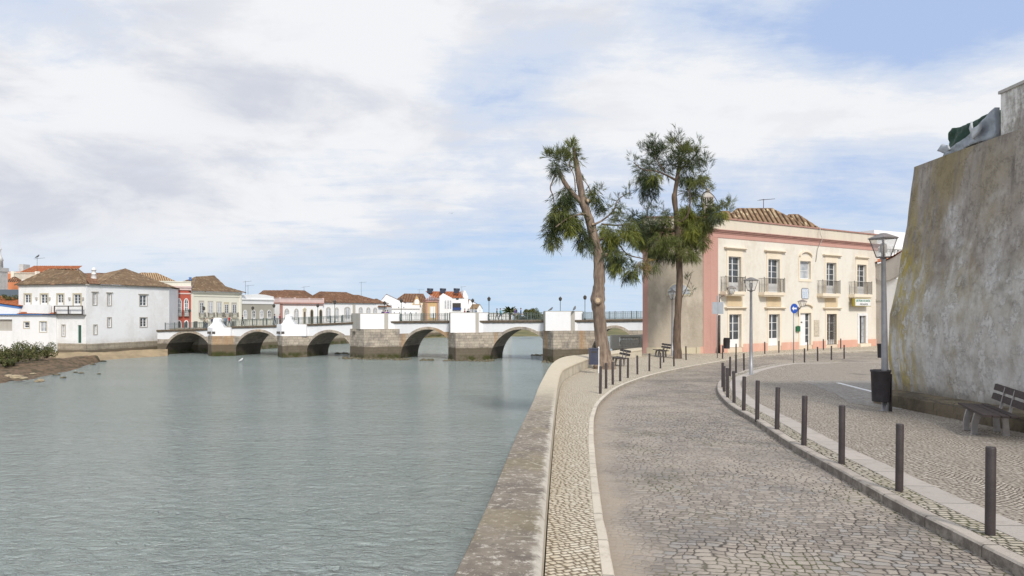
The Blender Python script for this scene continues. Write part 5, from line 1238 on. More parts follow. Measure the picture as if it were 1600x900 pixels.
# ================================================================== FAR BANK HOUSES
def line_house(name, label, px0, Y0, px1, Y1, zb, zt, depth, wall, group='houses on the far bank', cat='house', ops=()):
    F = Frame(at(px0, 0, Y0).to_2d(), at(px1, 0, Y1).to_2d()); r = thing(name, label, cat, F.base(zb), group)
    mb = MB(); wallf(mb, F, 0, F.L, zb-.3, zt, list(ops), .22)
    for q in ([(F.L, 0), (F.L, -depth)], [(F.L, -depth), (0, -depth)], [(0, -depth), (0, 0)]): (a, b), (c, d_) = q; mb.face([F(a, b, zb-.3), F(c, d_, zb-.3), F(c, d_, zt), F(a, b, zt)])
    mb.face([F(0, 0, zt), F(F.L, 0, zt), F(F.L, -depth, zt), F(0, -depth, zt)])
    mb.build('wall', M[wall], r); return r, F
def rz(F, px, py): return F.z(px, py)
# --- large white riverside house: two visible fronts meeting at a corner
KB = at(134.5, 0, 101).to_2d(); KL = at(29, 0, 105).to_2d(); KR = at(264.5, 0, 115).to_2d()
F1, F2 = Frame(KL, KB), Frame(KB, KR); zb = ZC+(HY-536.5)/FPX*101; ztp = ZC+(HY-445)/FPX*101
wh = thing('white_riverside_house', 'large whitewashed two storey house with brown hipped roofs at the left end of the bridge', 'house', (KB.x, KB.y, zb), 'houses on the far bank')
def R1(x0, x1, y0, y1): return (F1.s(x0), F1.s(x1), F1.z((x0+x1)/2, y1), F1.z((x0+x1)/2, y0))
def R2(x0, x1, y0, y1): return (F2.s(x0), F2.s(x1), F2.z((x0+x1)/2, y1), F2.z((x0+x1)/2, y0))
w1 = [R1(38.8, 48, 460, 475), R1(64, 74.2, 460, 476), R1(90, 99, 460, 475), R1(115.5, 126, 460, 477), R1(97.3, 101.5, 508, 525)]
d1_ = R1(121.8, 127, 508, 536)
w2 = [R2(145.3, 150.5, 458, 476), R2(168.3, 173, 459, 477), R2(218.5, 229, 461.5, 477.5), R2(146.7, 150.7, 508, 522), R2(168.3, 173, 496.5, 511), R2(219, 229, 496.5, 510.5)]
mb = MB(); wallf(mb, F1, 0, F1.L, zb-1.0, ztp, w1+[d1_], .22); wallf(mb, F2, 0, F2.L, zb-1.0, ztp, w2, .22)
BK1 = KR+Vector((-4, 14)); BK0 = KL+Vector((-3, 12))
for a, b in ((KR, BK1), (BK1, BK0), (BK0, KL)): mb.face([(a.x, a.y, zb-1), (b.x, b.y, zb-1), (b.x, b.y, ztp), (a.x, a.y, ztp)])
mb.build('wall', M['white_old'], wh)
for i, o_ in enumerate(w1): window(wh, F1, *o_, -.10, 2, 3, .07, .18 if i < 4 else 0, mull=.16)
for i, o_ in enumerate(w2): window(wh, F2, *o_, -.10, 2, 3, .07, 0, mull=.16)
for i, o_ in enumerate(w1[:4]):
    x0, x1, z0, z1 = o_; mb = MB(); mb.box(x0-.22, x0, .001, .05, z0-.1, z1+.2, F1); mb.box(x1, x1+.22, .001, .05, z0-.1, z1+.2, F1); mb.box(x0, x1, .001, .05, z1, z1+.2, F1); mb.build('surround', M['trim_sand'], wh)
for i, (F_, o_) in enumerate([(F1, w1[4])]+[(F2, o_) for o_ in w2]):
    x0, x1, z0, z1 = o_; mb = MB(); e = .15; mb.box(x0-e, x0, .001, .05, z0-.12, z1+.12, F_); mb.box(x1, x1+e, .001, .05, z0-.12, z1+.12, F_); mb.box(x0, x1, .001, .05, z1, z1+.12, F_); mb.box(x0, x1, .001, .06, z0-.12, z0, F_)
    if i in (1, 2, 3): mb.box(x0-.3, x1+.3, .001, .14, z1+.12, z1+.24, F_)
    mb.build('surround', M['trim_grey'], wh)
mb = MB(); mb.box(d1_[0], d1_[1], -.15, -.1, d1_[2], d1_[3], F1); mb.build('green_door', M['door_green'], wh)
for px in (57.8, 78.3, 109.5, 130.3): q = F1(F1.s(px), .12, F1.z(px, 466.5)); mb = MB(); mb.box(q.x-.12, q.x+.12, q.y-.1, q.y+.1, q.z-.18, q.z+.18); mb.build('wall_lamp', M['trim_grey'], wh)
# terrace frame
a, b = F1.s(84.5, .6), F1.L+.05; zt0, zt1 = F1.z(110, 491.5), F1.z(110, 477.8); mb = MB()
for z in (zt0, zt1-.12): mb.box(a, b, .55, .65, z, z+.13, F1)
for x in (a, (a+b)/2-.05, b-.12): mb.box(x, x+.13, .54, .66, zt0, zt1, F1)
mb.box(F1.s(49), b, .001, .6, zt0-.05, zt0, F1); mb.build('terrace_rail', M['iron_dark'], wh)
mb = MB(); mb.box(F1.s(48), F1.s(82), .2, .6, F1.z(65, 490), F1.z(65, 475.8), F1); mb.build('terrace_wall', M['white_wash'], wh)
mb = MB(); mb.box(0, F1.L+.1, 0, .22, ztp-.05, ztp+.12, F1); mb.box(-.1, F2.L+.2, 0, .22, ztp-.051, ztp+.119, F2); mb.build('eaves', M['trim_grey'], wh)
mb = MB(); mb.box(F1.s(90, .2), F1.L+.2, .01, .22, -.3, zb-.05, F1); mb.box(-.05, F2.L+1.5, .01, .22, -.3, zb-.1, F2); mb.build('stone_foot', M['quay_stone'], wh)
# roofs
ze = ztp+.12; E0 = F1(-.3, .4, ze); Kc = Vector((KB.x+.05, KB.y-.45, ze)); 
rl, rr_ = at(77, 420.5, 110), at(122, 420.5, 107); bkz = ze
G1 = Vector((BK0.x, BK0.y, ze)); 
tr = at(150, 446, 116); tr.z = ze+.3
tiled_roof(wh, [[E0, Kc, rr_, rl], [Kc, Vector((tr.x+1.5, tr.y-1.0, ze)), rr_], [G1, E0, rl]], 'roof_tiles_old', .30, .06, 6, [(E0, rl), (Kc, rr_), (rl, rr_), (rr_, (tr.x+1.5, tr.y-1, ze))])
m0 = F2(F2.s(152), .35, ze); m1 = F2(F2.L+.3, .4, ze); pk = at(195.5, 420, 120); vb = Vector((BK1.x, BK1.y, ze))
m0b = F2(F2.s(150), -9, ze)
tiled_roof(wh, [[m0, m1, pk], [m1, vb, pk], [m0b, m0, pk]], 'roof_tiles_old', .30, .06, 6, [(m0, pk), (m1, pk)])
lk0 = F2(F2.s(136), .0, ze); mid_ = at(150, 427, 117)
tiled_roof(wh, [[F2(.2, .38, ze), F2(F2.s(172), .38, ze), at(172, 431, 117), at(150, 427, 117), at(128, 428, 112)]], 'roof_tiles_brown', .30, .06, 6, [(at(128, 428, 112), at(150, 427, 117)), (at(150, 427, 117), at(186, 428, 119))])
c = at(146.5, 434, 108.5); mb = MB(); mb.lathe([(.42, -1.2), (.40, 0), (.33, .5), (.42, .55), (.30, .62), (.27, 1.1), (.36, 1.14), (.36, 1.24), (.2, 1.5), (0, 1.65)], c, 10); mb.build('chimney', M['chimney_white'], wh)
# --- low white annex at the far left
Fa = Frame(at(-60, 0, 107).to_2d(), at(88, 0, 102.5).to_2d()); zb = 1.9; zA = Fa.z(60, 490.5)
an = thing('white_annex', 'low white riverside house with blue eave band and reddish tiles at the far left edge', 'house', Fa.base(zb), 'houses on the far bank')
o1 = (Fa.s(37.3), Fa.s(45.9), Fa.z(41, 512.5), Fa.z(41, 503)); o2 = (Fa.s(62.2), Fa.s(73), Fa.z(68, 518.5), Fa.z(68, 502.5)); o3 = (Fa.s(-20), Fa.s(19), Fa.z(10, 517), Fa.z(10, 499))
mb = MB(); wallf(mb, Fa, 0, Fa.L, .6, zA, [o1, o2, o3], .3); mb.face([Fa(Fa.L, 0, .6), Fa(Fa.L, -3, .6), Fa(Fa.L, -3, zA), Fa(Fa.L, 0, zA)]); mb.build('wall', M['white_wash'], an)
mb = MB(); mb.box(o3[0]-.1, o3[1]+.1, -.5, -.32, o3[2]-.1, o3[3]+.1, Fa); mb.build('recess', M['trim_grey'], an)
for o_ in (o1, o2): window(an, Fa, *o_, -.12, 1 if o_ is o1 else 2, 2, .1, 0, glass='window_glass' if o_ is o1 else 'window_curtain'); 
for o_ in (o1, o2): mb = MB(); x0, x1, z0, z1 = o_; e = .1; mb.box(x0-e, x0, .001, .04, z0-e, z1+e, Fa); mb.box(x1, x1+e, .001, .04, z0-e, z1+e, Fa); mb.box(x0, x1, .001, .04, z1, z1+e, Fa); mb.box(x0, x1, .001, .04, z0-e, z0, Fa); mb.build('surround', M['trim_sand'], an)
mb = MB(); mb.box(0, Fa.L+.15, .001, .3, zA-.16, zA, Fa); mb.build('blue_band', M['blue_trim'], an)
xk = Fa.s(29); zr = Fa.z(29, 476.5, -3)
tiled_roof(an, [[Fa(xk, .4, zA), Fa(Fa.L+.2, .4, zA), Fa(xk+1.5, -6, zr+.5), Fa(xk, -6, zr+.5)]], 'roof_tiles_orange', .28, .05, 6, [(Fa(Fa.L+.2, .4, zA+.05), Fa(xk+1.5, -6, zr+.55))])
mb = MB(); g0, g1 = Fa.s(-60), Fa.s(28.8); zg0, zg1 = Fa.z(0, 468.5), Fa.z(28.8, 477.5); zm = zA+.0
mb.slab(Fa, [(g0, zm), (g1, zm), (g1, zg1-.45), (g0, zg0-.1)], -.6, -.1); mb.build('gable_wall', M['white_wash'], an)
mb = MB(); mb.slab(Fa, [(g0, zg0-.1), (g1, zg1-.45), (g1, zg1-.12), (g0, zg0+.3)], -.6, -.06); mb.build('blue_band', M['blue_trim'], an)
tiled_roof(an, [[Fa(g0, .1, zg0+.32), Fa(g1+.3, .1, zg1-.1), Fa(g1+.3, -4, zg1+.5), Fa(g0, -4, zg0+1.0)]], 'roof_tiles_orange', .28, .05, 6)
# --- orange block behind, with balustraded terrace
t_, Ft = line_house('terracotta_block', 'terracotta block with long orange roof and balustrade above the left white house', -60, 135, 88, 135, 3, ZC+(HY-441)/FPX*135, 10, 'terracotta_facade')
zq = ZC+(HY-441)/FPX*135
mb = MB(); mb.box(0, Ft.s(28), .001, .12, Ft.z(10, 453.5), Ft.z(10, 452.3), Ft); mb.box(0, Ft.s(28), .001, .12, Ft.z(10, 460.5), Ft.z(10, 459), Ft); mb.build('string_course', M['cream_old'], t_)
z0, z1 = Ft.z(20, 436), Ft.z(20, 424.5)
mb = MB(); mb.box(0, Ft.L, -3.2, -3, zq, z0, Ft); mb.box(0, Ft.L, -3.3, -2.9, z1-.15, z1, Ft)
for i in range(46): x = Ft.s(2)+(Ft.L-Ft.s(2))*i/46; mb.box(x, x+.13, -3.2, -3.05, z0, z1-.1, Ft)
for px in (3, 41.5, 70): mb.box(Ft.s(px)-.3, Ft.s(px)+.3, -3.4, -2.8, zq, z1+.25, Ft)
mb.build('balustrade', M['cream_old'], t_)
mb = MB(); mb.box(0, Ft.L, -5.2, -5, zq, z1+.3, Ft); mb.build('upper_wall', M['terracotta_facade'], t_)
tiled_roof(t_, [[Ft(Ft.s(3), -4.6, z1+.1), Ft(Ft.s(93), -4.6, z1+.1), Ft(Ft.s(84), -9, ZC+(HY-415)/FPX*143), Ft(Ft.s(3), -9, ZC+(HY-415)/FPX*143)]], 'roof_tiles_orange', .4, .07, 5, name='roof')
hip_roof(t_, Ft, Ft.s(0), Ft.s(24), -1, -2.8, zq, Ft.s(10), Ft.s(13), -2, ZC+(HY-433)/FPX*137, 'roof_tiles_brown', .4, .06, 5, back=False)
mb = MB(); q = at(33, 412, 144); mb.box(q.x-.45, q.x+.45, q.y, q.y+2, q.z-2.5, q.z-.1); mb.build('chimney', M['tower_pale'], t_)
q = at(35, 444, 133.5); mb = MB(); mb.lathe([(.35, -.8), (.33, 0), (.1, .8), (0, 1.0)], q, 8); mb.build('finial', M['chimney_white'], t_)
q = at(-1, 441, 128); tw = thing('pale_tower', 'pale stone turret with finial cut by the left edge of the photo', 'tower', (q.x, q.y, 3))
mb = MB(); mb.box(q.x-1.6, q.x+.1, q.y, q.y+2, 3, ZC+(HY-424)/FPX*128); mb.box(q.x-1.9, q.x+.2, q.y-.2, q.y+2.2, ZC+(HY-424)/FPX*128, ZC+(HY-418)/FPX*128); mb.build('shaft', M['tower_pale'], tw)
mb = MB(); mb.lathe([(.45, 0), (.4, 1.2), (.5, 1.3), (.3, 1.9), (.1, 2.4), (.1, 3.2), (.25, 3.4), (.05, 3.6), (.03, 4.9), (0, 5)], (q.x-.25, q.y+.6, ZC+(HY-418)/FPX*128), 8); mb.build('finial', M['tower_pale'], tw)
q = at(7, 475, 112); mb = MB(); mb.hexa([q+Vector(v) for v in [(-7, 0, -.9), (1.0, 0, 0), (1.6, 3, .4), (-7, 3, .4), (-7, 0, -.6), (1.0, 0, .2), (1.6, 3, 2.4), (-7, 3, 2.4)]]); tag(mb.build('slate_awning', M['dark_slate']), 'dark slate lean-to roof above the annex at the left edge', 'roof')
tag(antenna(None, at(58, 436, 128), 4.0, yaw=.2, n=4, el=.8), 'television mast above the left edge of the large white house', 'antenna')
# --- tan roofed block behind, red house, cream house, grey house, white houses: a row along the quay
row = []
r, F = line_house('red_house', 'narrow red house with white pointed windows and balconies at the bridge end', 262, 122, 298.5, 124, 3.9, ZC+(HY-453.5)/FPX*124, 9, 'red_facade')
zt = ZC+(HY-453.5)/FPX*124
mb = MB(); mb.box(-.1, F.L, -.2, .15, zt+.0, F.z(280, 449.5), F); mb.box(-4.5, F.L+.05, -9, .3, F.z(280, 449.5), F.z(280, 446.8), F); mb.build('cornice', M['pink_band'], r)
mb = MB(); mb.box(0, F.L, .001, .08, F.z(280, 459.5), F.z(280, 457.5), F); mb.build('string_course', M['pink_band'], r)
mb = MB(); mb.box(-6.5, F.L, -9, .05, F.z(280, 446.8), F.z(280, 441.0), F); mb.box(-6.5, F.L, -9, .15, F.z(280, 441), F.z(280, 439.5), F); mb.build('attic_wall', M['cream_old'], r)
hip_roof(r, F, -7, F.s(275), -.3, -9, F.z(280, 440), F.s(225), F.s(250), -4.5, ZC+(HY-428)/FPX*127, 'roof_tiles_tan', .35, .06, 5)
mb = MB(); q = F(F.s(297), .1, F.z(297, 439)); mb.lathe([(.16, 0), (.28, .25), (.16, .5), (.3, .62), (0, .7)], q, 8); mb.build('urn', M['blue_trim'], r)
q2 = F(F.s(274), .1, F.z(274, 439.5))
for i, px in enumerate((269, 280, 291)):
    arch_window(r, F, F.s(px-2.6), F.s(px+2.6), F.z(px, 493), F.z(px, 467), .8, 'white_paint', tw=.13, rows=3)
    balcony(r, F, F.s(px-4.2), F.s(px+4.4), F.z(px, 494.5), F.z(px, 493.2), F.z(px, 484.5), .5, 'trim_grey', 'iron_dark', .16, .018)
    arch_window(r, F, F.s(px-2.2), F.s(px+2.2), F.z(px, 512.5), F.z(px, 501.5), .55, 'white_paint', 'dark_inside' if i < 2 else 'window_glass', tw=.16, solid=True, name='door')
# cream five balcony house
r, F = line_house('cream_balcony_house', 'pale cream house with five balconies and curved brown roof behind the bridge', 298.5, 124, 377, 134, 3.9, ZC+(HY-455.5)/FPX*126, 11, 'cream_old')
zt = ZC+(HY-455.5)/FPX*126
mb = MB(); mb.box(-.05, F.L, .001, .3, zt-.25, zt+.02, F); mb.box(-.05, F.L, .001, .1, F.z(335, 463.5), F.z(335, 462), F); mb.box(0, .5, .001, .12, 3.8, zt-.3, F); mb.box(F.L-.4, F.L, .001, .12, 3.8, zt-.3, F); mb.build('cornice', M['cream_old'], r)
E = [F(-.4, .5, zt), F(F.L+.6, .6, zt)]; pA, pB = at(306, 432.5, 131), at(333, 435, 136); mA, mB_ = at(318, 443, 127), at(349, 447, 133.5)
tl = at(287, 434, 129)
tiled_roof(r, [[E[0], F(F.s(318), .5, zt), pA], [F(F.s(318), .5, zt), F(F.s(356), .5, zt), mB_, pB, pA], [F(F.s(356), .5, zt), E[1], mB_], [F(-.5, -9, zt), E[0], pA]], 'roof_tiles_tan' if False else 'roof_tiles_old', .35, .06, 5, [(pA, F(F.s(318), .5, zt)), (pA, pB), (pB, mB_), (mB_, E[1])])
for i, (px, rowt) in enumerate([(314.5, 469.5), (328.5, 470), (342, 471), (353.5, 472), (365.5, 472.5)]):
    x0, x1 = F.s(px-3), F.s(px+3); 
    mb = MB(); mb.box(x0-.14, x1+.14, .001, .07, F.z(px, 490), F.z(px, rowt), F); su = mb.build('surround', M['trim_grey'] if i != 3 else M['trim_sand'], r)
    if i in (0, 3, 4): window(r, F, x0, x1, F.z(px, 490), F.z(px, rowt+3.5), .13, 2, 4, .07, .1)
    else: window(r, F, x0, x1, F.z(px, 490), F.z(px, rowt+2), .13, 2, 3, .07, .1, glass='window_curtain')
    balcony(r, F, F.s(px-4.6), F.s(px+4.8), F.z(px, 496.5), F.z(px, 495.3), F.z(px, 488.5), .5, 'cream_old', 'iron_dark', .2, .016)
for px in (306, 320, 335, 350, 364):
    mb = MB(); mb.box(F.s(px-2.4), F.s(px+2.4), .001, .04, 3.9, F.z(px, 502), F); mb.build('shop_opening', M['iron_brown'], r)
# grey house
r, F = line_house('grey_arched_house', 'low grey house with white attic and white arched windows behind the bridge', 377, 134.5, 427, 143, 3.9, ZC+(HY-475)/FPX*138, 9, 'grey_facade')
zt = ZC+(HY-475)/FPX*138
mb = MB(); mb.box(0, F.L, -8, .1, zt, zt+.8, F); mb.box(-.1, F.L+.1, -8, .3, zt+.8, zt+1.0, F)
mb.slab(F, [(0, zt+1.0), (F.L, zt+1.0), (F.L, zt+1.55), (F.L*.75, zt+1.85), (F.L*.5, zt+1.95), (0, zt+1.7)], -.4, .12); mb.build('attic_wall', M['white_wash'], r)
for px in (383, 396, 408.5, 420.5): arch_window(r, F, F.s(px-2.2), F.s(px+2.2), F.z(px, 498.5), F.z(px, 485), .6, 'white_paint', 'window_curtain' if px in (383, 408.5) else 'window_glass', tw=.14, rows=2)
mb = MB(); mb.box(0, F.L, .001, .05, 3.8, F.z(400, 500), F); mb.build('plinth', M['cream_old'], r)
# hip roof of the lane building behind
r, F = line_house('lane_house', 'white gabled house end with dark hipped roof behind the grey house', 398, 150, 437.5, 150, 3.9, ZC+(HY-468)/FPX*150, 9, 'white_wash')
zt = ZC+(HY-468)/FPX*150; hip_roof(r, F, -.5, F.L+1.2, .3, -9, zt, F.s(400), F.s(434), -4.5, ZC+(HY-454)/FPX*154, 'roof_tiles_brown', .4, .06, 5)
mb = MB(); mb.box(F.s(426.5), F.s(432), 3.9, 4.2, 3.9, F.z(430, 470), F); mb.build('side_strip', M['white_wash'], r)
# white house with pink parapet
r, F = line_house('pink_parapet_house', 'white house with pinkish parapet and dark arched doors behind the second pier', 437, 147, 504.5, 156, 3.9, ZC+(HY-474)/FPX*150, 9, 'white_wash')
zt = ZC+(HY-474)/FPX*150
mb = MB(); mb.box(-.1, F.L+.1, -8, .35, zt-.1, zt+.18, F); mb.box(0, F.L, .001, .12, F.z(470, 477.2), F.z(470, 476.3), F); mb.box(0, .7, .001, .1, 3.9, zt-.1, F); mb.build('dark_band', M['dark_cornice'], r)
mb = MB(); mb.box(0, F.L, -8, .1, zt+.18, zt+1.0, F); mb.box(-.05, F.L+.05, -8, .2, zt+1.0, zt+1.12, F)
for k in range(4): x = F.L*k/3.0; mb.box(x-.15, x+.15, -.1, .22, zt+.18, zt+1.25, F)
mb.build('parapet', M['pink_band'], r)
hip_roof(r, F, F.s(447), F.s(503), -1.0, -8, zt+.9, F.s(464), F.s(496), -4.5, ZC+(HY-454)/FPX*156, 'roof_tiles_brown', .35, .06, 5)
for px, inn in ((448, 'window_curtain'), (463, 'window_curtain')): arch_window(r, F, F.s(px-2.4), F.s(px+2.4), F.z(px, 499), F.z(px, 483.5), .7, 'trim_grey', inn, tw=.2, rows=1)
for px in (487, 501): arch_window(r, F, F.s(px-1.9), F.s(px+1.9), F.z(px, 506), F.z(px, 484), .6, 'trim_sand', 'dark_inside', tw=.16, solid=True, name='door')
px = 475.5; mb = MB(); mb.box(F.s(px-2.2), F.s(px+2.2), .001, .12, F.z(px, 506), F.z(px, 484), F); mb.slab(F, [(F.s(px-3.2), F.z(px, 484)), (F.s(px+3.2), F.z(px, 484)), (F.s(px), F.z(px, 480.5))], .001, .2); dd = mb.build('doorcase', M['trim_sand'], r)
mb = MB(); mb.box(F.s(px-1.4), F.s(px+1.4), .121, .13, F.z(px, 505), F.z(px, 487), F); mb.build('door', M['iron_brown'], dd)
# long white house
r, F = line_house('long_white_house', 'long white single storey house with two hipped brown roofs left of the third pier', 504.7, 156.5, 604, 172, 3.9, ZC+(HY-473.3)/FPX*160, 9, 'white_wash')
zt = ZC+(HY-473.3)/FPX*160
hip_roof(r, F, F.s(498), F.s(516), .3, -7, zt, F.s(499), F.s(504), -4.5, ZC+(HY-461)/FPX*162, 'roof_tiles_brown', .35, .06, 5)
hip_roof(r, F, F.s(506), F.s(586), .4, -8.5, zt, F.s(520), F.s(561), -4.5, ZC+(HY-456.5)/FPX*165, 'roof_tiles_brown', .35, .06, 5)
hip_roof(r, F, F.s(567), F.L+.5, .3, -7.5, zt-.02, F.s(572), F.s(580), -4.5, ZC+(HY-461.5)/FPX*172, 'roof_tiles_brown', .35, .06, 5)
hip_roof(r, F, F.s(590), F.L+1.2, .6, -7.5, zt-.9, F.s(600), F.s(602.5), -3, ZC+(HY-467)/FPX*172, 'roof_tiles_brown', .35, .06, 5)
mb = MB(); mb.box(F.s(551), F.s(555), .001, .08, 3.9, zt-.3, F); mb.build('pilaster', M['trim_grey'], r)
for px, hw, t in ((513, 2.6, 480.5), (526, 1.8, 481), (542.5, 3.6, 480), (563.5, 2, 480.5), (575.5, 2, 480.8), (586, 1.9, 481)):
    arch_window(r, F, F.s(px-hw), F.s(px+hw), F.z(px, 502), F.z(px, t+.8), .5, 'trim_grey', 'window_curtain', tw=.22, rows=1)
# cluster beyond: gabled white houses, ochre house, tall white house with solar heaters
def gable_house(name, label, px0, px1, Y, ztop_py, eave_py, zb, wall, roofm, apex=.5, depth=9, wins=()):
    F = Frame(at(px0, 0, Y).to_2d(), at(px1, 0, Y*1.0+1).to_2d()); r = thing(name, label, 'house', F.base(zb), 'houses on the far bank'); ze = F.z((px0+px1)/2, eave_py); zr_ = F.z((px0+px1)/2, ztop_py)
    mb = MB(); mb.slab(F, [(0, zb), (F.L, zb), (F.L, ze), (F.L*apex, zr_), (0, ze)], -depth, 0); mb.build('wall', M[wall], r)
    tiled_roof(r, [[F(F.L, .2, ze+.05), F(F.L, -depth, ze+.05), F(F.L*apex, -depth, zr_+.08), F(F.L*apex, .2, zr_+.08)], [F(0, -depth, ze+.05), F(0, .2, ze+.05), F(F.L*apex, .2, zr_+.08), F(F.L*apex, -depth, zr_+.08)]], roofm, .4, .05, 5)
    for (a, b, c, d_) in wins: window(r, F, F.s(a), F.s(b), F.z((a+b)/2, d_), F.z((a+b)/2, c), .05, 2, 2, .1)
    return r, F
gable_house('white_gable_house', 'white gable house with bright red roof right of the third pier lamp', 592, 634, 192, 460, 474, 3.9, 'white_wash', 'roof_tiles_orange', .28, 8, [(620.5, 622.5, 471, 476), (624, 626, 471.5, 476)])
r, F = line_house('white_terrace_house', 'low white terraced house in front of the red and brown roofs', 612, 185, 656, 188, 3.9, ZC+(HY-476.5)/FPX*186, 6, 'white_wash')
mb = MB(); mb.box(0, F.L, .001, .2, F.z(630, 483), F.z(630, 482), F); mb.build('string_course', M['trim_grey'], r)
for k in range(5): px = 616+k*8.5; window(r, F, F.s(px-1), F.s(px+1), F.z(px, 491), F.z(px, 487), .05, 1, 1, .08)
for px in (623, 631): window(r, F, F.s(px-1.1), F.s(px+1.1), F.z(px, 481.5), F.z(px, 479), .05, 1, 1, .08)
r, F = line_house('brown_roof_house', 'house with broad brown roof and ochre gable arch left of the ochre facade', 618, 197, 668, 199, 3.9, ZC+(HY-472)/FPX*198, 9, 'white_wash')
zt = ZC+(HY-472)/FPX*198; hip_roof(r, F, -.3, F.L, .3, -9, zt, F.s(634), F.s(664), -5, ZC+(HY-459)/FPX*202, 'roof_tiles_brown', .45, .06, 5)
mb = MB(); g0, g1 = F.s(644), F.s(658); mb.slab(F, [(g0, F.z(650, 476.5)), (g1, F.z(650, 476.5)), (g1-.3, F.z(650, 473)), ((g0+g1)/2, F.z(650, 461.5)), (g0+.3, F.z(650, 473))], .3, .8); gb = mb.build('gable', M['ochre_facade'], r)
mb = MB(); mb.slab(F, arch_pts(F.s(647.5), F.s(654.5), F.z(650, 475.5), F.z(650, 467.5), .7), .801, .84); mb.build('arch', M['white_wash'], gb)
r, F = line_house('ochre_house', 'narrow ochre house with ornate brown roof parapet between white walls', 665, 193, 685, 194, 3.9, ZC+(HY-472)/FPX*193.5, 5, 'ochre_facade')
zt = ZC+(HY-472)/FPX*193.5; mb = MB(); mb.box(-.1, F.L+.1, -4, .3, zt, zt+.35, F); mb.box(-.05, .45, .001, .12, 3.9, zt, F); mb.box(F.L-.4, F.L+.05, .001, .12, 3.9, zt, F)
for k in range(7): x = F.L*k/6; h = .5+.35*(k % 2)+(.9 if k in (2, 3, 4) else 0); mb.lathe([(.3, 0), (.2, h*.4), (.32, h*.55), (.15, h*.85), (0, h)], F(x, 0, zt+.35), 7)
mb.build('parapet', M['roof_tiles_brown'] if False else M['dark_cornice'], r)
mb = MB(); mb.box(F.s(671.5), F.s(680), .001, .06, 5, F.z(675, 479), F); mb.build('window', M['window_white'], r)
for px in (673, 677, 680): mb = MB(); mb.box(F.s(px)-.05, F.s(px)+.05, .061, .09, 5, F.z(px, 479), F); mb.build('window_bar', M['trim_sand'], r)
# tall white house with solar water heaters
r, F = line_house('tall_white_house', 'tall white house with red roof, blue balcony and three solar water heaters', 684, 205, 731.5, 207, 3.9, ZC+(HY-465)/FPX*206, 8, 'white_wash')
zt = ZC+(HY-465)/FPX*206
tiled_roof(r, [[F(F.s(676), .3, zt-.1), F(F.s(725), .3, zt-.1), F(F.s(725), -6, ZC+(HY-455.5)/FPX*212), F(F.s(668), -6, ZC+(HY-455.5)/FPX*212)]], 'roof_tiles_orange', .45, .06, 5)
mb = MB(); F_ = F
mb.slab(F, [(F.s(686), 3.9), (F.s(706), 3.9), (F.s(706), F.z(700, 466)), (F.s(692), F.z(692, 458.5)), (F.s(686), F.z(690, 463.5))], .01, 1.2); mb.build('gable_wing', M['white_wash'], r)
mb = MB(); mb.slab(F, [(F.s(723.5), zt-.2), (F.s(731.5), zt-.2), (F.s(731.5), F.z(728, 463)), (F.s(727), F.z(728, 454)), (F.s(725), F.z(728, 454)), (F.s(723.5), F.z(728, 458))], -7, .05); mb.build('gable', M['white_wash'], r)
for px in (696, 700.2, 704): mb = MB(); mb.box(F.s(px-1.1, 1.2), F.s(px+1.1, 1.2), 1.201, 1.25, F.z(px, 482.5), F.z(px, 469.5), F); mb.build('window', M['window_curtain'], r)
mb = MB(); mb.box(F.s(707), F.s(720), .001, .5, F.z(713, 484.5), F.z(713, 480.5), F); mb.build('blue_balcony', M['awning_blue'], r)
mb = MB(); mb.box(F.s(707), F.s(720), .001, .05, F.z(713, 480.5), F.z(713, 473.5), F); mb.build('loggia', M['dark_inside'], r)
mb = MB(); mb.box(F.s(712.5), F.s(716.5), .001, .05, F.z(713, 468.5), F.z(713, 466), F); mb.build('window', M['window_glass'], r)
for i, (px, lb) in enumerate(((672, 'left'), (692, 'middle'), (713.5, 'right'))):
    q = at(px, 455, 208.5); root = thing('solar_heater', f'{lb} of the three dark solar heaters on the tall white house', 'solar heater', q, 'solar heaters on the red roof')
    mb = MB(); mb.tube([q+Vector((-.9, 0, .55)), q+Vector((.9, .3, .45))], .36, 8); mb.build('tank', M['solar_dark'], root)
    mb = MB(); mb.hexa([q+Vector(v) for v in [(-.8, -1.4, -.6), (.8, -1.2, -.6), (.8, -.1, .35), (-.8, -.3, .35), (-.8, -1.4, -.5), (.8, -1.2, -.5), (.8, -.1, .45), (-.8, -.3, .45)]]); mb.build('panel', M['solar_dark'], root)
gable_house('orange_roof_house', 'small white house with orange roof at the right end of the far bank row', 731.5, 748, 222, 468, 476.5, 3, 'white_wash', 'roof_tiles_orange', .1, 8)
gable_house('white_cottage', 'tiny white gabled cottage at the right end of the town row', 745, 754, 214, 475.5, 483, 3, 'white_wash', 'roof_tiles_tan', .5, 5, [(749, 751, 483.5, 487)])
r, F = line_house('low_white_wall', 'low white building just above the bridge deck behind the walkers', 752, 214, 800, 218, 1, ZC+(HY-490.8)/FPX*215, 5, 'white_wash', cat='building')
mb = MB(); mb.box(0, F.L, .001, .1, F.z(775, 494), F.z(775, 493.2), F); mb.build('string_course', M['trim_grey'], r)
for px, py, Y, h, lb in ((383.5, 462, 150, 3.2, 'tall aerial above the white attic of the grey house'), (387.5, 464, 152, 2.6, 'second, shorter aerial right of the tall one above the grey house'), (475, 455, 156, 1.0, 'small aerial on the ridge of the pink parapet house'), (564.5, 462, 170, 3.4, 'thin mast right of the long white house ridge'), (655, 461, 200, 1.6, 'aerial above the broad brown roof'), (721.5, 456, 210, 1.6, 'aerial left of the white gable of the tall house')):
    tag(antenna(None, at(px, py, Y), h, n=4, el=.7, yaw=.1), lb, 'antenna')

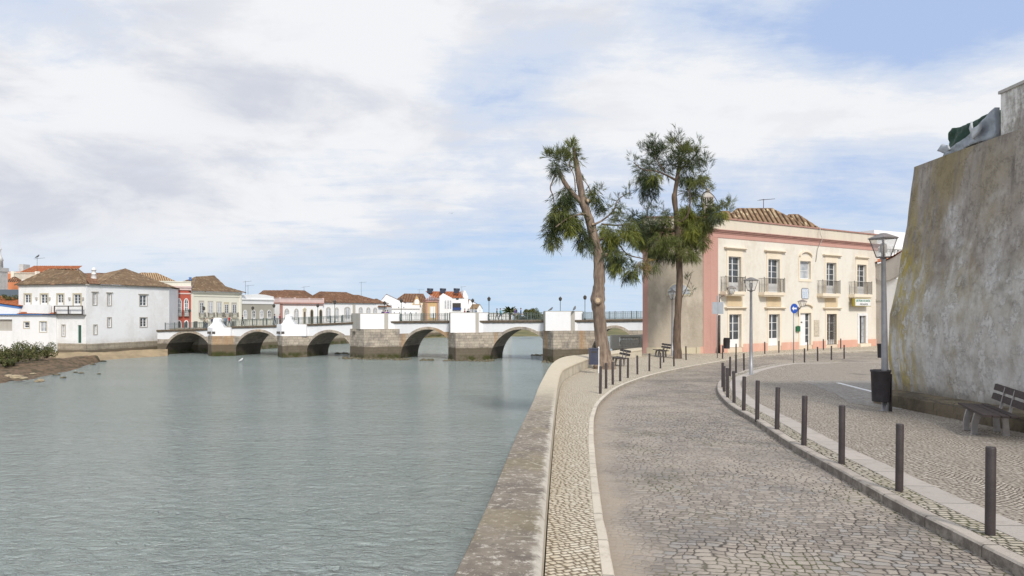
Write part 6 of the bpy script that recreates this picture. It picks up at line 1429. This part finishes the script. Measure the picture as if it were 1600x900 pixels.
# ================================================================== PEOPLE on the bridge
def skin_person(seed, shirt, trousers, hair='hair_dark', pose='stand', pack=None, height=1.7):
    k = height/1.75
    J = {'pel': (0, 0, .95), 'chest': (0, .01, 1.25), 'neck': (0, .01, 1.47), 'head': (0, -.01, 1.62), 'top': (0, -.01, 1.72)}
    st = .22 if pose == 'walk' else .03
    if pose == 'lean': J['chest'] = (0, -.08, 1.24); J['neck'] = (0, -.16, 1.43); J['head'] = (0, -.2, 1.57); J['top'] = (0, -.2, 1.67)
    sh = J['chest']; names = list(J); pts = [Vector(J[n_])*k for n_ in names]; rad = [.135, .15, .055, .095, .07]; ed = [(0, 1), (1, 2), (2, 3), (3, 4)]
    def add(p, r, par): pts.append(Vector(p)*k); rad.append(r); ed.append((par, len(pts)-1)); return len(pts)-1
    for s in (-1, 1):
        f = s*st
        h = add((s*.10, 0, .90), .09, 0); kn = add((s*.10, -f*.6-.02, .50), .062, h); an_ = add((s*.10, -f+.02, .09), .045, kn); add((s*.11, -f-.14, .03), .035, an_)
        so = add((s*.19, sh[1], sh[2]+.13), .055, 1)
        if pose == 'lean': el = add((s*.25, -.22, 1.12), .042, so); ha = add((s*.14, -.40, 1.06), .034, el)
        else: el = add((s*.25, f*.5, 1.10), .042, so); ha = add((s*.24, f*.9-.08, .86), .034, el)
        add((pts[ha]/k)+Vector((0, -.05, -.08)), .03, ha)
    me = bpy.data.meshes.new('tmp'); me.from_pydata([tuple(p) for p in pts], ed, []); o = bpy.data.objects.new('tmp', me); COL.objects.link(o)
    m_ = o.modifiers.new('s', 'SKIN'); 
    for i, v in enumerate(me.skin_vertices[0].data): v.radius = (rad[i]*k*(1.12 if i in (0, 1) else 1), rad[i]*k*(.72 if i in (0, 1) else 1)); v.use_root = (i == 0)
    o.modifiers.new('u', 'SUBSURF').levels = 1
    bpy.context.view_layer.update(); me2 = bpy.data.meshes.new_from_object(o.evaluated_get(bpy.context.evaluated_depsgraph_get())); bpy.data.objects.remove(o)
    me2.materials.clear()
    for n_ in (shirt, trousers, 'skin', 'iron_dark'): me2.materials.append(n_ if not isinstance(n_, str) else M[n_])
    for p_ in me2.polygons:
        z = p_.center.z/k; p_.use_smooth = True
        p_.material_index = 2 if z > J['neck'][2]-.01 else (3 if z < .07 else (2 if (.74 < z < .92 and abs(p_.center.x) > .19*k) else (0 if z > .93 else 1)))
    me2.name = 'person'; b = bpy.data.objects.new('person', me2); COL.objects.link(b)
    hd = Vector(J['head'])*k; mb = MB(); rows = []
    for i in range(5):
        a = math.pi*.5*i/4; rows.append([hd+Vector((math.cos(t*math.pi/4)*.108*math.cos(a), math.sin(t*math.pi/4)*.12*math.cos(a)+.012, .03+.10*math.sin(a))) for t in range(8)])
    mb.grid(rows, True, True, 0, True); h_ = mb.build('hair', M[hair] if isinstance(hair, str) else hair); h_.parent = b
    if pack: mb = MB(); c = Vector((0, .17, 1.28))*k; mb.lathe([(.06, -.2), (.15, -.17), (.16, .1), (.1, .22), (0, .24)], c, 8); q = mb.build('backpack', pack); q.parent = b
    return b
def flat(name, c): return plain(name, c, rough=.85)
cl = {n_: flat('cloth_'+n_, c) for n_, c in dict(teal=(.03, .32, .36), navy=(.02, .03, .09), dkgreen=(.03, .06, .045), red=(.5, .02, .03), cream=(.6, .52, .4), slate=(.18, .24, .33), purple=(.16, .10, .30), pink=(.62, .30, .42), black=(.02, .02, .022), denim=(.06, .09, .16), khaki=(.28, .22, .14), blue=(.10, .16, .32), maroon=(.25, .05, .06)).items()}
people = [(776.5, -1.5, 'dkgreen', 'black', 'walk', 80, None, 'person in dark green jacket walking on the bridge beside the person in teal'), (781.8, -1.9, 'teal', 'denim', 'walk', 80, None, 'person in bright teal top walking on the bridge'),
          (805, -2.0, 'purple', 'khaki', 'walk', -70, 'black', 'person in purple top with black backpack walking on the bridge'), (813.8, -2.6, 'blue', 'denim', 'stand', -80, None, 'person in blue jacket following the one with the backpack'),
          (598.7, -.9, 'navy', 'denim', 'lean', 10, None, 'person in navy leaning on the parapet of the third pier, leftmost of three'), (602.6, -1.0, 'pink', 'khaki', 'lean', 0, None, 'person in pink leaning on the parapet, middle of three'), (606.2, -.9, 'purple', 'denim', 'lean', -10, None, 'person in purple leaning on the parapet, rightmost of three'),
          (726.2, -2.0, 'maroon', 'black', 'stand', 70, None, 'person in maroon behind the fourth pier parapet'), (731, -1.2, 'black', 'black', 'lean', 20, None, 'person in black leaning low behind the fourth pier parapet'), (743.8, -1.6, 'slate', 'denim', 'stand', 60, None, 'person in grey blue beside the bridge lamp on the fourth pier'),
          (319.3, -1.2, 'khaki', 'denim', 'walk', 80, None, 'person in khaki on the left span beneath the five balconies'), (323.5, -1.6, 'cream', 'denim', 'stand', 85, None, 'person in cream coat left of the first turret'), (332, -1.2, 'navy', 'black', 'stand', 60, None, 'person in dark navy right beside the first turret'),
          (352.3, -1.2, 'slate', 'denim', 'stand', 60, None, 'person in slate blue left of the person in red on the second span'), (358.3, -1.4, 'red', 'denim', 'walk', 85, None, 'person in red top on the second span'), (379, -1.3, 'black', 'black', 'walk', 80, None, 'person in black striding across the middle of the second span'),
          (429, -1.6, 'navy', 'denim', 'walk', 80, None, 'person in navy just left of the second turret'), (437.3, -1.4, 'maroon', 'black', 'stand', 80, None, 'person in dark red right at the second turret')]
for i, (px, off, shc, tr_, pose, yaw, pack, lb) in enumerate(people):
    b = skin_person(i, cl[shc], cl[tr_], 'hair_dark', pose, cl[pack] if pack else None, 1.66+.02*(i % 5))
    s = bs(px, off); b.location = FBR(s, off, deckz(s)+.005); b.rotation_euler = (0, 0, R(yaw)); tag(b, lb, 'person', 'people on the bridge')

# ================================================================== BIRDS
def bird(name, p, kind, label, sc=1.0):
    mb = MB()
    if kind == 'sit': mb.tube([(-.16, 0, .02), (-.07, 0, .06), (.03, 0, .11), (.10, 0, .17), (.13, 0, .22), (.17, 0, .22)], [.012, .04, .062, .05, .033, .006], 8)
    else:
        mb.tube([(0, -.18, 0), (0, -.06, 0), (0, .08, .01), (0, .16, .02)], [.015, .05, .045, .01], 8)
        for s in (-1, 1): mb.grid([[(0, -.05, .02), (0, .07, .02)], [(s*.22, .0, .13), (s*.22, .10, .13)], [(s*.42, -.04, .09), (s*.42, .03, .09)], [(s*.58, -.12, -.02), (s*.58, -.10, -.02)]])
    o = mb.build(name, M['feather_grey' if kind == 'sit' else 'feather_white']); o.location = p; o.scale = (sc,)*3; tag(o, label, 'bird'); return o
zw5 = bz(872, 487, 2)+.09
q = FBR(bs(860, 1.3), 1.3, zw5); bird('pigeon', q, 'sit', 'dark bird perched on the left part of the fifth pier parapet', 2.2).rotation_euler = (0, 0, R(20))
q = FBR(bs(897, .9), .8, zw5+.05); bird('pigeon', q, 'sit', 'dark bird perched on the stone strip of the fifth pier parapet', 2.6).rotation_euler = (0, 0, R(60))
o = bird('seagull', at(706, 333.5, 95), 'fly', 'small gull gliding alone in the sky above the bridge'); o.data.materials[0] = M['feather_grey']; o.scale = (.8,)*3
o = bird('pigeon', at(58, 403, 128), 'sit', 'bird perched on top of the mast at the left'); o.scale = (2.5,)*3
for x, y, lb in ((145, 564.5, 'white bird on the tip of the mud bank'), (376, 565, 'white bird floating before the second pier')):
    o = bird('seagull', wp(x, y, .02), 'sit', lb); o.data.materials[0] = M['feather_white']; o.scale = (2,)*3
# rocks on the mud
for i, (x, y, r, m_, lb) in enumerate([(9, 573, .5, 'pale_rock', 'pale flat rock at the far left of the mud bank'), (14, 587, .45, 'pale_rock', 'pale rock beside the largest slab on the mud bank'), (26, 588.5, .7, 'pale_rock', 'largest pale slab on the mud bank'), (37, 591, .45, 'pale_rock', 'pale rock right of the largest slab'), (62, 595, .5, 'pale_rock', 'pale rock at the waterline of the mud bank'), (52, 584, .35, 'pale_rock', 'small pale rock in the middle of the mud bank'),
                                       (145, 569.5, .45, 'river_rock', 'dark wet rock off the tip of the mud bank'), (127, 582.8, .35, 'river_rock', 'dark rock standing alone in the water right of the mud bank'), (118, 581.5, .3, 'river_rock', 'small dark rock in the shallows near the mud bank'), (99, 590, .4, 'river_rock', 'dark flat rock in the shallows in front'), (89, 585.5, .45, 'river_rock', 'dark rock at the edge of the shallows'), (155, 584, .25, 'river_rock', 'outermost small dark rock in the water'), (160, 564.5, .6, 'river_rock', 'dark rock where the sand slope meets the water')]):
    p_ = wp(x, y, .05 if m_ == 'river_rock' else .55); rock('rock', p_, r*.8, M[m_], lb, 'rock', 'rocks on the mud bank', .35, i*3.1)

# ================================================================== TREES AND PLANTS
def needles(mb, c, rx, ry, rz_, n, length, width, rng, dirbias, mi, hang=.5, cut=None, clump=12):
    """sprays of drooping needles: small fans spread through an ellipsoid"""
    for _ in range(n):
        while True:
            q = Vector((rng.uniform(-1, 1), rng.uniform(-1, 1), rng.uniform(-1, 1)))
            if q.length <= 1: break
        q *= q.length**-.12 if q.length > 0 else 1
        o = c+Vector((q.x*rx, q.y*ry, q.z*rz_))
        out = (Vector((q.x, q.y, q.z*.6)).normalized()*.42 if q.length > .1 else Vector((0, 0, 0)))+dirbias
        base = Vector((out.x+rng.gauss(0, .4), out.y+rng.gauss(0, .4), out.z+rng.gauss(0, .35))); base.normalize()
        for k in range(clump):
            d_ = (base+Vector((rng.gauss(0, .26), rng.gauss(0, .26), rng.gauss(0, .25)))).normalized(); L = length*rng.uniform(.4, .85); tk = k/clump
            s = d_.cross(Vector((rng.uniform(-1, 1), rng.uniform(-1, 1), rng.uniform(-1, 1))))
            if s.length < .05: continue
            s = s.normalized()*width*rng.uniform(.6, 1.2); m0 = o+base*(length*.6*tk)+Vector((rng.gauss(0, .012), rng.gauss(0, .012), -hang*length*.45*tk*tk))
            m1 = m0+d_*L*.55; m2 = m0+d_*L+Vector((0, 0, -hang*L*.35))
            b = len(mb.v); mb.v += [m0, m1-s, m2, m1+s]; mb.f.append([b, b+1, b+2, b+3]); mb.sm.append(False); mb.mi.append(mi)
def build_tree(name, label, Y, base_px, trunk, limbs, blobs, seed, scale_len=.5, bark='bark'):
    rng = random.Random(seed); k = Y/FPX; b0 = gp(*base_px)
    root = thing(name, label, 'tree', b0, 'feathery trees on the promenade')
    def wpt(x, y, dy=0): return at(x, y, Y+dy)
    mb = MB(); P3 = catmull([Vector((x, y, w_)) for x, y, w_ in trunk], 6)
    pts = [at(p.x, p.y, Y) for p in P3]; pts[-1].z = b0.z-.1 if pts[-1].z > b0.z else pts[-1].z
    rad = [p.z*k/2*(1+.05*mnoise.noise(Vector((i*.5, 3, 1)))) for i, p in enumerate(P3)]
    mb.tube(pts, rad, 20, jit=.16); tr = mb.build('trunk', M[bark], root)
    for L in limbs:
        lb = MB()
        q = catmull([Vector((x, y, w_)) for x, y, w_, *_ in L], 5); dys = [l[3] if len(l) > 3 else 0 for l in L]; n = len(q)
        pp = []
        for i, p in enumerate(q):
            t = i/(n-1)*(len(L)-1); j = min(int(t), len(L)-2); dy = dys[j]+(dys[j+1]-dys[j])*(t-j); pp.append(wpt(p.x, p.y, dy))
        lb.tube(pp, [max(.008, p.z*k/2) for p in q], 8, jit=.08); lb.build('limb', M[bark], tr)
    cr = MB(); lbx = MB()
    for (x, y, rx, ry, dens, kind, mode) in blobs:
        mi = 'dmygb'.index(kind)
        vol = rx*ry*k*k
        n = int((130 if kind == 'g' else 250)*dens*vol)+5; dyb = rng.uniform(-.6, .6)
        db = {'u': Vector((0, 0, .75)), 'd': Vector((0, 0, -.65)), 'n': Vector((0, 0, .05))}[mode]
        # split each mass into clumps so that light and dark and gaps appear
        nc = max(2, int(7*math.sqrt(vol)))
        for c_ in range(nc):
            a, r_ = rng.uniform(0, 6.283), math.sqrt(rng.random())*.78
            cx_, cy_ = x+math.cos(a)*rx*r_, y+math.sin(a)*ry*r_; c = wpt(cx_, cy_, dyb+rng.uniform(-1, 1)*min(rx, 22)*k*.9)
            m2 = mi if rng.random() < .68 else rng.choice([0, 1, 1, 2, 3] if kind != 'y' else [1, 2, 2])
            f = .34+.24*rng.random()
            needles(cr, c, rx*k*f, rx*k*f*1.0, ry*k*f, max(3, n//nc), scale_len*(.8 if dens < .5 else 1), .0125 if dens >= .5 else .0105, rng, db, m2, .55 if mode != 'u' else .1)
            if rng.random() < .5:
                t0 = wpt(x+rng.uniform(-.2, .2)*rx, y+rng.uniform(-.3, .3)*ry, dyb); pass
                lbx.tube([t0, t0.lerp(c, .5)+Vector((rng.gauss(0, .08), 0, rng.gauss(0, .08))), c+(c-t0)*.3], [.018, .012, .006], 4)
    cr.build('crown', [M['needles_dark'], M['needles_mid'], M['needles_yellow'], M['needles_grey'], M['needles_brown']], root)
    lbx.build('twigs', M['twig'], root, kind='stuff')
    return root, tr
r1, tk1 = build_tree('leaning_tree', 'leaning pollarded tree with thick twisted trunk and hanging foliage by the river wall', 37.6, (944, 574),
    [(896.5, 231, 5), (899, 248, 7.5), (902.5, 265, 9), (907, 292, 10.5), (911, 314, 12.5), (917, 333, 13), (923, 352, 14), (929.5, 378, 15), (934.5, 402, 16), (936.5, 433, 17.5), (935.5, 452, 18), (934, 470, 22), (935.5, 486, 19), (938.5, 513, 19.5), (941, 540, 22), (943, 560, 26), (944, 572, 34), (944, 579, 36)],
    [[(912, 318, 10), (903, 311, 8.5), (893, 300, 7.5), (882, 285, 7), (876, 273, 6), (870, 262, 4)], [(896, 262, 2), (889, 256, 2, .3), (896, 244, 2, .2)], [(899, 300, 2), (897, 275, 1.6, -.3), (888, 257, 1.4, -.3)],
     [(869, 272, 1.8), (860, 292, 2, -.3), (864, 306, 1.6, -.3), (866, 320, 1.2, -.2)], [(913, 318, 3), (922, 300, 2, .4), (916, 286, 1.6, .5), (910, 280, 1.2, .5)], [(929, 378, 4), (948, 372, 3, .5), (965, 380, 2.6, .8), (980, 397, 2.2, 1), (1004, 404, 1.6, 1.1)],
     [(925, 352, 4), (940, 345, 3, .4), (958, 330, 2.4, .8), (966, 312, 1.8, .9), (985, 300, 1.4, 1)], [(918, 335, 4), (905, 335, 3, -.5), (886, 342, 2.5, -.8), (868, 355, 2, -1)], [(940, 350, 3, .4), (962, 352, 2.4, .6), (985, 350, 2, .8)]],
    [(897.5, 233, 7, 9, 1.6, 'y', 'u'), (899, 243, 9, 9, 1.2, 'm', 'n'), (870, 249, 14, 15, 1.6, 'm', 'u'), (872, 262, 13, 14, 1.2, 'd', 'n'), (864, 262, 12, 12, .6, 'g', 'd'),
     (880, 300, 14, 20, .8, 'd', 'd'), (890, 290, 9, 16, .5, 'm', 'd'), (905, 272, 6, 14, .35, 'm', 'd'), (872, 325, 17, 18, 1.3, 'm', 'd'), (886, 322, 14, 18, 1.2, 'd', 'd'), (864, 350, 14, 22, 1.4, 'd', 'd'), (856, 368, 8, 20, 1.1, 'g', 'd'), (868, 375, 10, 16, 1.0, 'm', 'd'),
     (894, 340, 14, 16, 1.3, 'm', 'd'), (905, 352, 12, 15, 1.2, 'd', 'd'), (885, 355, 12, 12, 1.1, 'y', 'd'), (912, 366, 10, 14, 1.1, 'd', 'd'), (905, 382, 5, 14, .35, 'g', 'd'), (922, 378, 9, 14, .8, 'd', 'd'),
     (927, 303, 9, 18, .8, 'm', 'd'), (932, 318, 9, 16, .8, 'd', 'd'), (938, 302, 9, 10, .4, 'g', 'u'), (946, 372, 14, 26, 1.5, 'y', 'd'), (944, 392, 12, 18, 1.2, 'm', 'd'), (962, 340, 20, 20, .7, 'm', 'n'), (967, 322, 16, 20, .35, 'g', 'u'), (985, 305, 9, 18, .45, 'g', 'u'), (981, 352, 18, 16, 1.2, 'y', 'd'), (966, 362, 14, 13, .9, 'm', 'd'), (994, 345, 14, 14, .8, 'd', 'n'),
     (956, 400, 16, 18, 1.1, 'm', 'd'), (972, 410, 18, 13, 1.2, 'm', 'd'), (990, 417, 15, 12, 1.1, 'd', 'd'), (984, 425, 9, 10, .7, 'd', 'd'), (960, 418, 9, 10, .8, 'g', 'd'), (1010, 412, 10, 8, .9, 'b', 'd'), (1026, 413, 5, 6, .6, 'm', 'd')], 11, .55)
r2, tk2 = build_tree('slender_tree', 'upright slender tree with tall straight trunk and feathery crown before the cream house', 47.5, (1058, 556),
    [(1062, 244, 2.5), (1060.5, 262, 5), (1058, 280, 6.5), (1055, 300, 7), (1053.5, 309, 9), (1056, 330, 7.5), (1057.5, 353, 8), (1059, 385, 9), (1061, 410, 9.5), (1062, 440, 10), (1060, 475, 10.5), (1058, 505, 11), (1057.5, 530, 11.5), (1058.5, 550, 13), (1058.5, 562, 15)],
    [[(1055, 281, 4), (1042, 274, 3, -.3), (1024, 267, 2.6, -.6), (1005, 265, 2, -.9), (990, 254, 1.4, -1)], [(1059, 270, 3), (1072, 256, 2.5, .4), (1085, 245, 1.8, .7), (1092, 232, 1.2, .8)], [(1061, 255, 2.5), (1066, 235, 2, .1), (1054, 215, 1.5, .2)],
     [(1057, 350, 4), (1072, 340, 3, -.5), (1078, 320, 2.4, -.8), (1077, 295, 1.8, -.9)], [(1058, 355, 4), (1085, 345, 3, .4), (1110, 330, 2.4, .7), (1133, 316, 1.5, .9)], [(1058, 360, 4), (1040, 362, 3, .5), (1015, 352, 2.4, .8), (995, 360, 1.6, 1)], [(1100, 335, 2, .6), (1096, 310, 1.8, .6), (1104, 299, 1.5, .7), (1115, 306, 1.3, .7), (1122, 318, 1.2, .7)],
     [(1040, 270, 2, -.4), (1024, 245, 1.6, -.5), (1022, 222, 1.2, -.5)], [(1063, 470, 1.6), (1072, 452, 1.2, -.3), (1080, 430, 1, -.4)], [(1015, 352, 2, .8), (1012, 330, 1.5, .8), (1020, 310, 1, .8)], [(1061, 262, 2), (1080, 262, 1.6, .3), (1086, 285, 1.4, .4)]],
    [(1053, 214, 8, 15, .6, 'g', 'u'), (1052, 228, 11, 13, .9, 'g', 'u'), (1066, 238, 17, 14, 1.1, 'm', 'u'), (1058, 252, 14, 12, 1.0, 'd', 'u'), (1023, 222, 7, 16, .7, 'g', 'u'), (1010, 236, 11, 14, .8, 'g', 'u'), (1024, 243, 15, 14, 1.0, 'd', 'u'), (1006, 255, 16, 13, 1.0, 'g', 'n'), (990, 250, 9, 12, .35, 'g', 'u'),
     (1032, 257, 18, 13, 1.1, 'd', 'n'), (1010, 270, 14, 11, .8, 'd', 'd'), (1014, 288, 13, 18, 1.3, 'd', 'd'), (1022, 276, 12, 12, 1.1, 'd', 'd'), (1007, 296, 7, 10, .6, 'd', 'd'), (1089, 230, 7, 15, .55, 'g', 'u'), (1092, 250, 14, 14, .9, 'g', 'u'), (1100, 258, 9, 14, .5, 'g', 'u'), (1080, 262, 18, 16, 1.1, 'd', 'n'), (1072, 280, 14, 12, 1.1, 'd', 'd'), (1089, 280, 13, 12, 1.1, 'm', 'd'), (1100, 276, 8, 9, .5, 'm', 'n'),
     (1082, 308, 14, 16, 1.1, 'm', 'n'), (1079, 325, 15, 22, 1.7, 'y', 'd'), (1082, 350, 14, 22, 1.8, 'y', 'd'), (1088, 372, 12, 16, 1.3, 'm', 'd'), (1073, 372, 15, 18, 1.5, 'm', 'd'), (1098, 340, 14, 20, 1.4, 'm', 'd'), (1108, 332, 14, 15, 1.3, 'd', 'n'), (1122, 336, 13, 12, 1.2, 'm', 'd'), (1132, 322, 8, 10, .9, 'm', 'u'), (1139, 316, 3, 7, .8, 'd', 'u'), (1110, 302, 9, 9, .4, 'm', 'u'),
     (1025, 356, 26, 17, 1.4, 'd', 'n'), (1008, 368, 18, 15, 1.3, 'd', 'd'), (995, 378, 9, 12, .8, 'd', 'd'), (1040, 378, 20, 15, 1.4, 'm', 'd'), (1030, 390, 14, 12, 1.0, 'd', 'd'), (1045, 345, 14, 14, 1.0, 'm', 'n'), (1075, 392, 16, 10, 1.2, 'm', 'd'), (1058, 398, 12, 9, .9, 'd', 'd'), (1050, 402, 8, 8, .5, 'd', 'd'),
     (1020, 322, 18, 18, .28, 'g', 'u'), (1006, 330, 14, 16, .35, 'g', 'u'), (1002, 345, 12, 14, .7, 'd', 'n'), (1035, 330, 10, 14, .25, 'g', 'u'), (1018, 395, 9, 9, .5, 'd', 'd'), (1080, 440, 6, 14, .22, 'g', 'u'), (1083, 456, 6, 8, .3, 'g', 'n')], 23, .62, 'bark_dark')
for x, y, r_, dy_, tx in ((932.5, 471, 5.5, -.42, 0), (913.5, 315, 3.2, -.24, .5), (941.5, 399, 3.0, -.25, .6), (929, 352, 2.2, -.25, -.4)):     # sawn knots
    c = at(x, y, 37.6); k = 37.6/FPX; mb = MB(); e = Vector((tx, -1, .1)).normalized(); mb.tube([c, c+e*(-dy_+.06), c+e*(-dy_+.09)], [r_*k*1.25, r_*k*1.1, r_*k*.9], 12, jit=.12); st_ = mb.build('limb_stub', M['bark'], tk1)
    mb = MB(); mb.tube([c+e*(-dy_+.085), c+e*(-dy_+.10)], [r_*k*.72, r_*k*.6], 12); mb.build('sawn_face', M['bark_cut'], tk1)
def shrub(px, py_base, w_px, h_px, Y, seed, label, mats=('shrub_green', 'shrub_olive'), n=900, leaf=.09, group='shrubs on the mud bank', z=None):
    rng = random.Random(seed); k = Y/FPX; b = at(px, py_base, Y); 
    if z is not None: b.z = z
    root = thing('shrub', label, 'shrub', b, group)
    st = MB()
    for i in range(9): a = rng.uniform(0, 6.28); r_ = w_px*k*.32; st.tube([b, b+Vector((math.cos(a)*r_*.4, math.sin(a)*r_*.4, h_px*k*.4)), b+Vector((math.cos(a)*r_, math.sin(a)*r_, h_px*k*.75))], [.05, .03, .015], 5)
    st.build('stem', M['twig'], root)
    mb = MB(); cl_ = [(Vector((rng.uniform(-.38, .38)*w_px*k, rng.uniform(-.38, .38)*w_px*k, rng.uniform(.15, .82)*h_px*k)), rng.uniform(.16, .30)*min(w_px, h_px*1.4)*k) for _ in range(16)]
    for i in range(n*2):
        c, r_ = rng.choice(cl_); q = Vector((rng.gauss(0, 1), rng.gauss(0, 1), rng.gauss(0, 1))).normalized()*r_*rng.uniform(.6, 1.05)
        o_ = b+c+q; 
        if o_.z < b.z: continue
        u = Vector((rng.gauss(0, 1), rng.gauss(0, 1), rng.gauss(0, 1))).normalized(); v = u.cross(Vector((rng.gauss(0, 1), rng.gauss(0, 1), .3))).normalized(); s = leaf*rng.uniform(.6, 1.3)
        mb.face([o_-u*s, o_+v*s*.5, o_+u*s, o_-v*s*.5], mi=0 if rng.random() < .6 else 1)
    mb.build('crown', [M[m_] for m_ in mats], root)
shrub(3, 569, 34, 30, 80, 1, 'tall dark shrub cut by the left edge of the photo', z=.9)
shrub(28, 569, 46, 28, 81, 2, 'broad dark green shrub second from the left on the mud bank', n=1200, z=.9)
shrub(46, 566, 24, 22, 85, 3, 'brownish shrub in the middle of the bank group', z=.9)
shrub(73, 563.5, 30, 25, 86, 4, 'round shrub standing alone at the right of the bank group', z=1.0)
shrub(12, 573, 24, 10, 78, 5, 'low dark clump at the foot of the left shrubs', z=.7)
shrub(16, 475, 30, 14, 108, 6, 'green bush behind the annex roof at the left edge', group='bushes behind the houses')
# palm and round trees beyond the bridge
def palm(px, py_top, Y, seed, label):
    rng = random.Random(seed); t = at(px, py_top, Y); b = Vector((t.x, t.y, 1.4)); root = thing('palm_tree', label, 'palm tree', b)
    mb = MB(); mb.tube([b, b.lerp(t, .5), t], [.35, .3, .3], 8); mb.build('trunk', M['bark'], root)
    mb = MB()
    for i in range(34):
        a = i*2.4; el = rng.uniform(-.2, 1.25); L = rng.uniform(2.2, 3.0); d_ = Vector((math.cos(a)*math.cos(el), math.sin(a)*math.cos(el), math.sin(el)))
        side = Vector((-math.sin(a), math.cos(a), 0)); prev = None
        for k in range(7):
            tt = k/6; p = t+d_*L*tt+Vector((0, 0, -1.3*tt*tt)); w = .42*math.sin(math.pi*min(1, tt+.08))*.9+.02
            cur = (p-side*w+Vector((0, 0, -w*.6)), p, p+side*w+Vector((0, 0, -w*.6)))
            if prev: mb.face([prev[0], prev[1], cur[1], cur[0]]); mb.face([prev[1], prev[2], cur[2], cur[1]])
            prev = cur
    mb.build('crown', M['palm_green'], root)
palm(797, 487, 165, 3, 'palm tree behind the walkers on the bridge')
shrub(831, 512, 30, 29, 172, 8, 'dark green tree behind the bridge rail right of the palm', n=2500, leaf=.2, group='trees beyond the bridge')
shrub(817, 512, 22, 20, 174, 9, 'lower green tree between the palm and the taller tree beyond the bridge', n=1600, leaf=.2, group='trees beyond the bridge')
shrub(843, 512, 24, 22, 176, 10, 'dark green tree beyond the bridge touching the fifth pier parapet', n=1600, leaf=.2, group='trees beyond the bridge')
